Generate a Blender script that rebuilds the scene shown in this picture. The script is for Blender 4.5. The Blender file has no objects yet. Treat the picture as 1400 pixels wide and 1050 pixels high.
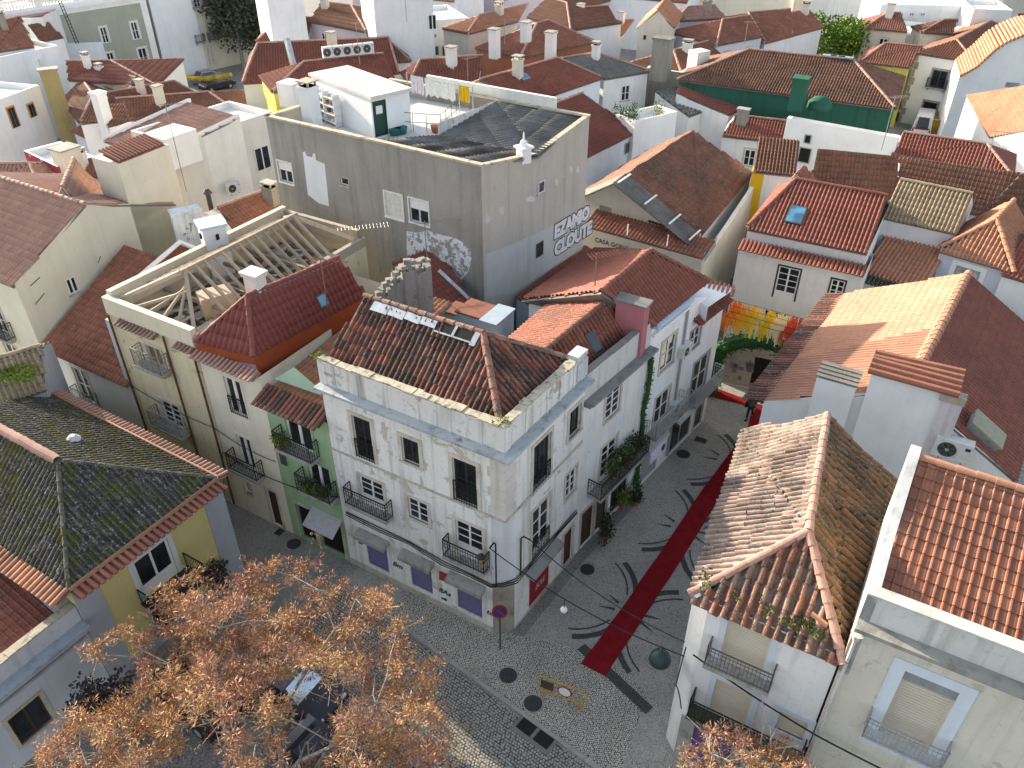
import bpy, math, random
import numpy as np
from mathutils import Vector, Matrix
random.seed(7); np.random.seed(7)
R2 = math.radians
scene = bpy.context.scene
COL = scene.collection
# ---------------------------------------------------------------- camera
FPX, CAMH, PIT = 1100.0, 28.0, R2(35.3)
cd = bpy.data.cameras.new('camera'); cam = bpy.data.objects.new('camera', cd); COL.objects.link(cam)
cam.location = (0, 0, CAMH); cam.rotation_euler = (R2(90) - PIT, 0, 0)
cd.sensor_width = 36; cd.lens = 36 * FPX / 1400; cd.clip_end = 3000; cd.clip_start = .1
scene.camera = cam
# ---------------------------------------------------------------- world, sun, exposure
SUN_AZ, SUN_EL = -48.5, 18.8
w = bpy.data.worlds.new('World'); scene.world = w; w.use_nodes = True
wn = w.node_tree; bg = wn.nodes['Background']
sky = wn.nodes.new('ShaderNodeTexSky'); sky.sky_type = 'NISHITA'; sky.sun_disc = False
sky.sun_elevation = R2(SUN_EL); sky.sun_rotation = R2(SUN_AZ % 360)
sky.air_density = 1.0; sky.dust_density = 2.0; sky.ozone_density = .6
hs = wn.nodes.new('ShaderNodeHueSaturation'); hs.inputs['Saturation'].default_value = .55   # sky colour desaturated so the shade turns less blue
wn.links.new(sky.outputs[0], hs.inputs['Color']); wn.links.new(hs.outputs[0], bg.inputs[0]); bg.inputs[1].default_value = .14
sl = bpy.data.lights.new('sun', 'SUN'); sun = bpy.data.objects.new('sun', sl); COL.objects.link(sun)
sl.energy = 4.1; sl.angle = R2(.55); sl.color = (1, .86, .66)
SV = Vector((math.sin(R2(SUN_AZ)) * math.cos(R2(SUN_EL)), math.cos(R2(SUN_AZ)) * math.cos(R2(SUN_EL)), math.sin(R2(SUN_EL))))
sun.rotation_euler = SV.to_track_quat('Z', 'Y').to_euler(); sun.location = SV * 60 + Vector((0, 30, 0))
vs = scene.view_settings; vs.view_transform = 'Standard'; vs.look = 'None'; vs.gamma = 1; vs.use_curve_mapping = False
vs.exposure = 1.5

# ---------------------------------------------------------------- measuring: a sight line of the survey camera met at a height or plane
_c, _s = math.cos(PIT), math.sin(PIT)
def ray(px, py):
    u = (px - 700) / FPX; v = (525 - py) / FPX
    return Vector((u, _c + v * _s, -_s + v * _c))
def at(px, py, z):
    d = ray(px, py); t = (z - CAMH) / d.z
    return Vector((d.x * t, d.y * t, z))
def onpl(px, py, p0, n):
    d = ray(px, py); o = Vector((0, 0, CAMH)); t = (Vector(p0) - o).dot(n) / d.dot(n)
    return o + d * t
def above(p, px, py):
    "height at which the vertical through p meets the sight line (least squares in plan)"
    d = ray(px, py); t = (p.x * d.x + p.y * d.y) / (d.x ** 2 + d.y ** 2)
    return CAMH + d.z * t
LD = Vector((-.862, .507, 0)); RD = Vector((.507, .862, 0)); UP = Vector((0, 0, 1))
def V(*a): return Vector(a)
def zz(p, z): return Vector((p.x, p.y, z))

# ---------------------------------------------------------------- mesh builder
class MB:
    def __init__(s): s.v = []; s.f = []; s.r = []; s.m = []; s.mi = 0; s.blocks = []; s.topfrac = .5
    def quad(s, a, b, c, d, r=.5): s.poly([a, b, c, d], r)
    def poly(s, pts, r=.5):
        n = len(s.v); s.v += [tuple(p) for p in pts]; s.f.append(tuple(range(n, n + len(pts)))); s.r.append(r); s.m.append(s.mi)
    def obox(s, o, a, b, c, r=.5):
        o = Vector(o); a = Vector(a); b = Vector(b); c = Vector(c)
        if a.cross(b).dot(c) < 0: a, b = b, a
        n = len(s.v)
        P = [o, o + a, o + a + b, o + b, o + c, o + a + c, o + a + b + c, o + b + c]
        s.v += [tuple(p) for p in P]
        for q in ((3, 2, 1, 0), (4, 5, 6, 7), (0, 1, 5, 4), (1, 2, 6, 5), (2, 3, 7, 6), (3, 0, 4, 7)):
            s.f.append(tuple(n + i for i in q)); s.r.append(r); s.m.append(s.mi)
    def cbox(s, c, dx, dy, dz, ang=0, r=.5):
        ca, sa = math.cos(ang), math.sin(ang); a = V(ca, sa, 0) * dx; b = V(-sa, ca, 0) * dy
        s.obox(Vector(c) - a / 2 - b / 2, a, b, V(0, 0, dz), r)
    def tube(s, pts, rad, n=6, cap=True, r=.5):
        pts = [Vector(p) for p in pts]; rs = rad if isinstance(rad, (list, tuple)) else [rad] * len(pts)
        base = len(s.v); prev = None
        for i, p in enumerate(pts):
            t = (pts[min(i + 1, len(pts) - 1)] - pts[max(i - 1, 0)]).normalized()
            ref = prev if prev is not None else (UP if abs(t.z) < .9 else V(1, 0, 0))
            x = t.cross(ref); 
            if x.length < 1e-4: x = t.cross(V(.3, .8, .5))
            x.normalize(); y = x.cross(t).normalized(); prev = y
            for k in range(n):
                an = 2 * math.pi * k / n
                s.v.append(tuple(p + x * rs[i] * math.cos(an) + y * rs[i] * math.sin(an)))
        for i in range(len(pts) - 1):
            for k in range(n):
                a = base + i * n + k; b = base + i * n + (k + 1) % n
                s.f.append((b, a, a + n, b + n)); s.r.append(r); s.m.append(s.mi)
        if cap:
            s.f.append(tuple(base + k for k in range(n))); s.r.append(r); s.m.append(s.mi)
            e = base + (len(pts) - 1) * n
            s.f.append(tuple(e + k for k in reversed(range(n)))); s.r.append(r); s.m.append(s.mi)
    def lathe(s, c, prof, n=12, r=.5):
        c = Vector(c); base = len(s.v)
        for (rad, z) in prof:
            for k in range(n):
                an = 2 * math.pi * k / n; s.v.append((c.x + rad * math.cos(an), c.y + rad * math.sin(an), c.z + z))
        for i in range(len(prof) - 1):
            for k in range(n):
                a = base + i * n + k; b = base + i * n + (k + 1) % n
                s.f.append((a, b, b + n, a + n)); s.r.append(r); s.m.append(s.mi)
        s.f.append(tuple(base + k for k in reversed(range(n)))); s.r.append(r); s.m.append(s.mi)
        e = base + (len(prof) - 1) * n
        s.f.append(tuple(e + k for k in range(n))); s.r.append(r); s.m.append(s.mi)
    def block(s, verts, faces, rnd): s.blocks.append((verts, faces, rnd))     # numpy quads
    def mesh(s, name, mats, off=V(0, 0, 0), smooth=False):
        me = bpy.data.meshes.new(name)
        vv = [np.array(s.v, float).reshape(-1, 3)]; loops = []; starts = []; tot = []; rr = list(s.r); nv = len(s.v)
        la = [np.array([i for f in s.f for i in f], np.int32)]
        cnt = [np.array([len(f) for f in s.f], np.int32)]; rn = [np.array(s.r, np.float32)]
        mi = [np.array(s.m, np.int32)]
        for (bv, bf, br) in s.blocks:
            vv.append(bv); la.append((bf + nv).astype(np.int32).ravel()); cnt.append(np.full(len(bf), bf.shape[1], np.int32)); rn.append(br.astype(np.float32)); mi.append(np.zeros(len(bf), np.int32)); nv += len(bv)
        vv = np.concatenate(vv) - np.array(off); la = np.concatenate(la); cnt = np.concatenate(cnt); rn = np.concatenate(rn); mi = np.concatenate(mi)
        me.vertices.add(len(vv)); me.vertices.foreach_set('co', vv.astype(np.float32).ravel())
        me.loops.add(len(la)); me.loops.foreach_set('vertex_index', la)
        st = np.zeros(len(cnt), np.int32); st[1:] = np.cumsum(cnt)[:-1]
        me.polygons.add(len(cnt)); me.polygons.foreach_set('loop_start', st)
        at_ = me.attributes.new('rnd', 'FLOAT', 'FACE'); at_.data.foreach_set('value', rn)
        for m in (mats if isinstance(mats, (list, tuple)) else [mats]): me.materials.append(m)
        me.polygons.foreach_set('material_index', mi)
        me.update(calc_edges=True); me.validate()
        sm = np.full(len(s.f), bool(smooth)); sm = np.concatenate([sm] + [np.arange(len(bf)) < getattr(br, 'ntop', len(br) * s.topfrac) for (bv, bf, br) in s.blocks]) if s.blocks else sm
        if len(sm) == len(me.polygons): me.polygons.foreach_set('use_smooth', sm)
        return me
    def build(s, name, mats, parent=None, off=None, smooth=False):
        root = parent
        while root is not None and root.parent is not None: root = root.parent
        if off is None: off = root.location.copy() if root is not None else V(0, 0, 0)
        me = s.mesh(name, mats, off, smooth)
        o = bpy.data.objects.new(name, me); COL.objects.link(o)
        if parent is not None: o.parent = parent
        else: o.location = off
        return o
def tag(o, label=None, cat=None, group=None, kind=None):
    if label: o['label'] = label
    if cat: o['category'] = cat
    if group: o['group'] = group
    if kind: o['kind'] = kind
    return o
def thing(name, label, cat, loc, group=None, rz=0):
    o = bpy.data.objects.new(name, None); COL.objects.link(o); o.location = loc; o.empty_display_size = .3
    o.rotation_euler = (0, 0, rz)
    return tag(o, label, cat, group)
def inst(name, me, parent, M):
    o = bpy.data.objects.new(name, me); COL.objects.link(o); o.parent = parent; o.matrix_local = M
    return o
def copy_tree(o, parent=None):
    c = o.copy(); COL.objects.link(c)
    if parent is not None:
        c.parent = parent
    for ch in o.children: copy_tree(ch, c)
    return c
# ---------------------------------------------------------------- materials
class NT:
    def __init__(s, name):
        s.m = bpy.data.materials.new(name); s.m.use_nodes = True; s.t = s.m.node_tree; s.n = s.t.nodes
        s.b = s.n['Principled BSDF']; s._pos = None
    def node(s, ty, **kw):
        n = s.n.new(ty)
        for k, v in kw.items(): setattr(n, k, v)
        return n
    def put(s, sock, v):
        if isinstance(v, bpy.types.NodeSocket): s.t.links.new(v, sock)
        elif isinstance(v, (tuple, list)) and len(v) == 3 and sock.type == 'RGBA': sock.default_value = (*v, 1)
        else: sock.default_value = v
    def pos(s):
        if s._pos is None: s._pos = s.node('ShaderNodeNewGeometry').outputs['Position']
        return s._pos
    def scaled(s, sc, vec=None, loc=(0, 0, 0)):
        n = s.node('ShaderNodeMapping'); s.put(n.inputs['Vector'], vec or s.pos()); n.inputs['Scale'].default_value = sc; n.inputs['Location'].default_value = loc
        return n.outputs[0]
    def noise(s, scale, detail=4, rough=.55, vec=None, dist=0):
        n = s.node('ShaderNodeTexNoise'); n.inputs['Scale'].default_value = scale; n.inputs['Detail'].default_value = detail
        n.inputs['Roughness'].default_value = rough; n.inputs['Distortion'].default_value = dist; s.put(n.inputs['Vector'], vec or s.pos()); return n.outputs['Fac']
    def vor(s, scale, feat='F1', out='Distance', vec=None, rnd=1):
        n = s.node('ShaderNodeTexVoronoi', feature=feat); n.inputs['Scale'].default_value = scale; s.put(n.inputs['Vector'], vec or s.pos())
        n.inputs['Randomness'].default_value = rnd; return n.outputs[out]
    def mr(s, v, a, b, c=0, d=1):
        n = s.node('ShaderNodeMapRange'); s.put(n.inputs[0], v); n.inputs[1].default_value = a; n.inputs[2].default_value = b
        n.inputs[3].default_value = c; n.inputs[4].default_value = d; n.clamp = True; return n.outputs[0]
    def math(s, op, a, b=0., c=0.):
        n = s.node('ShaderNodeMath', operation=op); s.put(n.inputs[0], a); s.put(n.inputs[1], b); s.put(n.inputs[2], c); return n.outputs[0]
    def mix(s, f, a, b, mode='MIX'):
        n = s.node('ShaderNodeMix', data_type='RGBA', blend_type=mode); s.put(n.inputs[0], f); s.put(n.inputs[6], a); s.put(n.inputs[7], b); return n.outputs[2]
    def ramp(s, v, stops, const=False):
        n = s.node('ShaderNodeValToRGB'); r = n.color_ramp
        while len(r.elements) < len(stops): r.elements.new(.5)
        for e, (p, c) in zip(r.elements, stops): e.position = p; e.color = (*c, 1)
        if const: r.interpolation = 'CONSTANT'
        s.put(n.inputs[0], v); return n.outputs[0]
    def rnd(s):
        a = s.node('ShaderNodeAttribute', attribute_name='rnd').outputs['Fac']; o = s.node('ShaderNodeObjectInfo').outputs['Random']
        return s.math('FRACT', s.math('ADD', a, s.math('MULTIPLY', o, 7.31)))
    def bump(s, h, strength=.3, dist=.02):
        n = s.node('ShaderNodeBump'); n.inputs['Strength'].default_value = strength; n.inputs['Distance'].default_value = dist; s.put(n.inputs['Height'], h)
        s.put(s.b.inputs['Normal'], n.outputs[0])
    def fin(s, col, rough=.85, spec=.3, metal=0):
        s.put(s.b.inputs['Base Color'], col); s.put(s.b.inputs['Roughness'], rough); s.b.inputs['Specular IOR Level'].default_value = spec
        s.b.inputs['Metallic'].default_value = metal; return s.m
_mc = {}
def memo(fn):
    def g(*a, **k):
        key = (fn.__name__, a, tuple(sorted(k.items())))
        if key not in _mc: _mc[key] = fn(*a, **k)
        return _mc[key]
    return g
@memo
def plaster(c=(.72, .71, .68), dirt=.3, peel=0., peelc=(.36, .32, .27), seed=0):
    n = NT('plaster'); p = n.scaled((1, 1, 1), None, (seed * 3.1, seed * 7.7, 0))
    m1 = n.noise(.7, 5, .6, p); m2 = n.noise(5, 4, .6, p)
    st = n.noise(1.0, 4, .6, n.scaled((2.6, 2.6, .16), p))
    col = n.mix(n.mr(m1, .35, .7), c, tuple(x * .9 for x in c))
    col = n.mix(n.math('MULTIPLY', n.mr(st, .5, .78), dirt), col, (c[0] * .42, c[1] * .42, c[2] * .41))
    col = n.mix(n.math('MULTIPLY', n.mr(m2, .56, .72), dirt * .6), col, (c[0] * .55, c[1] * .53, c[2] * .5))
    if peel > 0:
        pm = n.noise(1.15, 6, .68, p, .4); col = n.mix(n.mr(pm, .71 - .16 * peel, .735 - .16 * peel), col, peelc)
    n.bump(n.math('ADD', m2, n.noise(30, 2, .5, p)), .25, .015)
    return n.fin(col, .9, .2)
@memo
def terra(pal='red', lichen=.15, dark=.2, gloss=0., seed=0):
    P = {'red': [(.23, .072, .05), (.29, .098, .068), (.35, .13, .092)], 'brick': [(.26, .092, .06), (.33, .135, .09), (.41, .19, .135)],
         'orange': [(.44, .19, .105), (.50, .24, .145), (.56, .29, .19)], 'pink': [(.34, .19, .155), (.42, .25, .20), (.50, .32, .25)],
         'old': [(.15, .10, .08), (.30, .12, .08), (.30, .20, .15)], 'oldred': [(.095, .066, .056), (.25, .078, .056), (.33, .15, .105)],
         'brown': [(.17, .078, .05), (.22, .10, .063), (.28, .135, .088)], 'mossy': [(.045, .045, .04), (.065, .06, .052), (.11, .10, .085)],
         'straw': [(.34, .25, .15), (.42, .32, .20), (.5, .40, .27)], 'grey': [(.15, .148, .14), (.19, .185, .175), (.24, .23, .22)],
         'pale': [(.33, .235, .20), (.39, .29, .25), (.46, .36, .31)], 'salmon': [(.38, .185, .12), (.43, .225, .15), (.48, .27, .185)], 'rust': [(.23, .08, .042), (.29, .105, .055), (.36, .145, .08)], 'tan': [(.22, .13, .07), (.30, .17, .09), (.36, .20, .11)],
         'paint': [(.22, .058, .048), (.235, .063, .052), (.25, .07, .056)], 'dkred': [(.21, .07, .05), (.245, .084, .06), (.29, .108, .078)]}[pal]
    n = NT('roof tile ' + pal); r = n.rnd(); p = n.scaled((1, 1, 1), None, (seed * 5.3, seed * 2.9, 0))
    if pal in ('old', 'oldred', 'mossy'):
        col = n.ramp(r, [(0, P[0]), (.35, tuple((a + b) / 2 for a, b in zip(P[0], P[1]))), (.55, P[1]), (1, P[2])])
    elif pal in ('tan', 'pale', 'rust'): col = n.ramp(r, [(0, P[0]), (.5, P[1]), (1, P[2])])
    else: col = n.ramp(n.mr(r, 0, 1, .28, .72), [(0, P[0]), (.5, P[1]), (1, P[2])])
    big = n.noise(.55, 4, .6, p); fine = n.noise(14, 4, .65, p); mid = n.noise(2.6, 5, .62, p)
    col = n.mix(n.math('MULTIPLY', n.mr(big, .42, .62), dark), col, (.035, .03, .027))
    col = n.mix(n.math('MULTIPLY', n.mr(mid, .5, .66), dark * .9), col, (.05, .04, .034))
    if lichen:
        col = n.mix(n.math('MULTIPLY', n.mr(n.math('ADD', fine, n.math('MULTIPLY', mid, .5)), .80, .93), lichen), col, (.42, .40, .34))
        col = n.mix(n.math('MULTIPLY', n.mr(n.noise(1.3, 4, .6, n.scaled((1, 1, 1.7), p)), *((.47, .6) if pal == 'mossy' else (.56, .7))), min(.85, lichen * (1.6 if pal == 'mossy' else .8))), col, (.085, .085, .02) if pal == 'mossy' else (.15, .115, .055))
        if pal == 'mossy': col = n.mix(n.mr(n.noise(9, 3, .6, n.scaled((1, 1, 1), p)), .60, .68, 0, .8), col, (.26, .28, .27))
    col = n.mix(.35, col, n.mix(n.mr(fine, .3, .7), (.45, .45, .45), (1, 1, 1)), 'MULTIPLY')
    n.bump(fine, .25, .01)
    return n.fin(col, .82 - .42 * gloss, .3 + .3 * gloss)
@memo
def stone(c=(.50, .46, .39), dirt=.4, sc=1.):
    n = NT('stone'); a = n.noise(1.6 * sc, 5, .65); f = n.noise(9 * sc, 4, .6)
    col = n.mix(n.mr(a, .35, .7), c, tuple(x * .72 for x in c))
    col = n.mix(n.math('MULTIPLY', n.mr(n.noise(2.2 * sc, 6, .7, n.scaled((1, 1, .5))), .52, .66), dirt), col, (.085, .08, .072))
    n.bump(f, .4, .02); return n.fin(col, .88, .25)
@memo
def flat(name, c, rough=.6, spec=.4, metal=0., var=.12, sc=6.):
    n = NT(name); a = n.noise(sc, 4, .6)
    col = n.mix(n.mr(a, .35, .7), c, tuple(x * (1 - var * 2) for x in c)); return n.fin(col, rough, spec, metal)
@memo
def woodm(c=(.42, .32, .2), dirt=.3):
    n = NT('timber'); r = n.rnd(); a = n.noise(3, 4, .6, n.scaled((1, 1, 1))); 
    col = n.mix(r, c, tuple(x * .62 for x in c)); col = n.mix(n.math('MULTIPLY', n.mr(a, .5, .7), dirt), col, (.1, .085, .065)); return n.fin(col, .8, .25)
def glassm(c=(.012, .014, .016), rough=.06, name='window glass'):
    n = NT(name); a = n.noise(1.3, 2); return n.fin(n.mix(n.mr(a, .4, .6), c, tuple(x * 2.2 for x in c)), rough, .5)
GLASS = glassm(); DARK = flat('dark opening', (.018, .016, .015), .8, .2)
CURT = glassm((.22, .21, .19), .12, 'curtained glass'); BLUEGLASS = glassm((.05, .13, .2), .05, 'skylight glass')
WHITEP = flat('white paint', (.74, .74, .72), .5, .4, 0, .06); CREAMP = flat('cream shutter', (.56, .51, .40), .6, .3, 0, .06)
IRON = flat('black iron', (.022, .022, .024), .5, .4, .3); GREYP = flat('grey paint', (.34, .35, .36), .5, .4); DGREY = flat('dark grey frame', (.07, .07, .075), .5, .4)
ZINC = flat('zinc sheet', (.42, .47, .52), .42, .5, .5, .2, 3.); RUST = flat('rusty iron', (.16, .08, .045), .8, .2, .2, .3)
WOODW = woodm((.50, .42, .31)); WOODG = woodm((.34, .30, .25)); CONC = stone((.36, .35, .32), .55); CONCD = stone((.20, .195, .18), .5)
STONE = stone(); STONEL = stone((.58, .54, .46), .35); CABLE = flat('black cable', (.012, .012, .013), .6, .3)
GREEN = None
@memo
def leafm(c1, c2, name='leaf'):
    n = NT(name); r = n.rnd(); col = n.mix(r, c1, c2); n.b.inputs['Subsurface Weight'].default_value = 0
    return n.fin(col, .7, .25)
@memo
def cobble(name, c, scale, gap=.06, var=.35, patch=.2, wet=0.):
    n = NT(name); d = n.vor(scale, 'DISTANCE_TO_EDGE', 'Distance'); cc = n.vor(scale, 'F1', 'Color')
    sp = n.node('ShaderNodeSeparateColor'); n.put(sp.inputs[0], cc)
    col = n.mix(n.math('MULTIPLY', sp.outputs[0], var), c, tuple(x * .45 for x in c))
    col = n.mix(n.math('MULTIPLY', n.mr(n.noise(.5, 5, .6), .4, .68), patch), col, tuple(x * .4 for x in c))
    col = n.mix(n.math('MULTIPLY', n.mr(n.noise(3.5, 4, .6), .5, .7), patch * .6), col, tuple(x * 1.25 for x in c))
    col = n.mix(n.mr(d, .01, gap, 1, 0), col, tuple(x * .3 for x in c))
    n.bump(n.mr(d, 0, gap * 1.6), .5, .02); return n.fin(col, .82 - wet, .3)
# ---------------------------------------------------------------- roof tiling
PROF = {'canal': (.235, .42, [(0, -.03), (.10, .035), (.26, .075), (.42, .075), (.56, .035), (.66, -.03), (.83, -.05), (1, -.03)], .025),
        'canalbig': (.31, .46, [(0, -.04), (.10, .045), (.26, .10), (.42, .10), (.56, .045), (.66, -.04), (.83, -.065), (1, -.04)], .03),
        'lusa': (.25, .38, [(0, -.005), (.12, .048), (.3, .078), (.48, .048), (.62, -.01), (.8, -.025), (1, -.005)], .022),
        'fine': (.25, .36, [(0, 0), (.2, .06), (.42, .06), (.6, 0), (1, 0)], .018),
        'marseille': (.25, .38, [(0, .0), (.08, .034), (.22, .04), (.34, .008), (.6, .0), (.8, .006), (1, 0)], .032),
        'far': (.28, .6, [(0, 0), (.22, .08), (.48, .08), (.7, 0), (1, 0)], .02),
        'sheet': (.27, 1.5, [(0, -.05), (.25, .0), (.5, .05), (.75, .0), (1, -.05)], .012),
        'tin': (.3, 6., [(0, 0), (.1, .025), (.2, .025), (.3, 0), (1, 0)], .01)}
def frame_of(poly, lev=True):
    A, B = Vector(poly[0]), Vector(poly[1]); n = (B - A).cross(Vector(poly[2]) - A)
    if n.length < 1e-6: n = (B - A).cross(Vector(poly[-1]) - A)
    n.normalize(); s = (B - A).normalized()
    if n.z < 0: n = -n
    if lev and n.z < .995:
        s2 = UP.cross(n).normalized(); s = s2 if s2.dot(s) > 0 else -s2
    t = n.cross(s).normalized()
    if t.dot(sum((Vector(p) for p in poly), V(0, 0, 0)) / len(poly) - A) < 0: t = -t
    return A, s, t, n
def tile_cells(poly, pitch, row):
    A, s, t, n = frame_of(poly, pitch != PROF['sheet'][0])
    P = [((Vector(p) - A).dot(s), (Vector(p) - A).dot(t)) for p in poly]
    s0, s1 = min(p[0] for p in P), max(p[0] for p in P); tb = min(p[1] for p in P)
    nc = max(1, round((s1 - s0) / pitch)); pw = (s1 - s0) / nc; out = []
    for i in range(nc):
        sc = s0 + (i + .5) * pw; ts = []
        for (a, b) in zip(P, P[1:] + P[:1]):
            if (a[0] - sc) * (b[0] - sc) < 0: ts.append(a[1] + (b[1] - a[1]) * (sc - a[0]) / (b[0] - a[0]))
        if len(ts) < 2: continue
        t0, t1 = min(ts), max(ts)
        j = math.floor((t0 - tb) / row + 1e-6)
        while tb + j * row < t1 - 1e-4:
            lo, hi = max(t0, tb + j * row), min(t1, tb + (j + 1) * row)
            if hi - lo > .03: out.append((s0 + i * pw, lo, hi, i, j))
            j += 1
    return (A, s, t, n, pw), out
def sagf(amp, A, s, t):
    ph = (A.x * 1.7 + A.y * .9) % 6.28
    return lambda ss, tt: amp * (np.sin(ss * 1.1 + ph) * np.sin(tt * 1.3 + ph * .7) + .6 * np.sin(ss * 2.7 + tt * 1.9 + ph))
def tile_field(mb, poly, style, jit=0., sag=0., rnd_by_row=False, skip=None, single=None, front=True):
    """adds the tiles of one roof plane to mb; cells for which single(cell)=True are returned instead"""
    pitch, row, prof, lip = PROF[style]
    (A, s, t, n, pw), cells = tile_cells(poly, pitch, row); rest = []; solo = []
    for c in cells:
        if skip is not None and skip(A + s * (c[0] + pw / 2) + t * (c[1] + c[2]) / 2): continue
        (solo if single is not None and single(c, A + s * (c[0] + pw / 2) + t * (c[1] + c[2]) / 2, row) else rest).append(c)
    if rest:
        C = np.array([(c[0], c[1], c[2]) for c in rest]); N = len(C); K = len(prof)
        pr = np.array(prof); S = C[:, 0:1] + pr[None, :, 0] * pw
        if jit: S = S + np.random.uniform(-jit, jit, (N, 1)) * .5
        sk = np.random.uniform(-jit, jit, (N, 1)) * .7 if jit else 0
        hj = np.random.uniform(-.3, 1, (N, 1)) * jit * .6 if jit else 0
        H = pr[None, :, 1] + np.zeros((N, 1))
        T0 = np.repeat(C[:, 1:2] - .02, K, 1); T1 = np.repeat(C[:, 2:3] + .01, K, 1)
        if jit: T0 = T0 + np.random.uniform(-1, .5, (N, 1)) * jit
        sg = sagf(sag, A, s, t) if sag else (lambda a, b: 0)
        h0 = H + lip + hj + sg(S, T0); h1 = H + hj * .3 + sg(S, T1); hf = H + hj - .012 + sg(S, T0)
        a = np.array(A); sv = np.array(s); tv = np.array(t); nv = np.array(n)
        def W(ss, tt, hh): return a + ss[..., None] * sv + tt[..., None] * tv + hh[..., None] * nv
        rows = [W(S + sk, T0, h0), W(S, T1, h1)] + ([W(S + sk, T0, hf)] if front else [])
        VV = np.stack(rows, 1).reshape(-1, 3); R = len(rows)
        b = (np.arange(N) * R * K)[:, None]; k = np.arange(K - 1)[None, :]
        q1 = np.stack([b + k, b + k + 1, b + K + k + 1, b + K + k], -1).reshape(-1, 4); F = [q1]; per = K - 1
        if front: F.append(np.stack([b + 2 * K + k, b + 2 * K + k + 1, b + k + 1, b + k], -1).reshape(-1, 4))
        rr = np.random.rand(N)
        mb.block(VV, np.concatenate(F), np.concatenate([np.repeat(rr, per)] * len(F)))
    return (A, s, t, n, pw, row, prof, lip), solo
_tm = {}
def tile_mesh(style, pw, m, var):
    key = (style, round(pw, 4), m.name, var)
    if key in _tm: return _tm[key]
    pitch, row, prof, lip = PROF[style]; mb = MB(); rs = random.Random(var)
    pr = prof if style != 'canal' else prof
    for (x0, h0), (x1, h1) in zip(pr, pr[1:]):
        a, b = V(x0 * pw, -.02, h0 + lip), V(x1 * pw, -.02, h1 + lip); c, d = V(x1 * pw, row + .01, h1), V(x0 * pw, row + .01, h0)
        r = .13 * var
        mb.quad(a, b, c, d, r); mb.quad(a - V(0, 0, lip + .012), b - V(0, 0, lip + .012), b, a, r)
    me = mb.mesh('tile', m); _tm[key] = me; return me
CAM = V(0, 0, CAMH)
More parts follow.
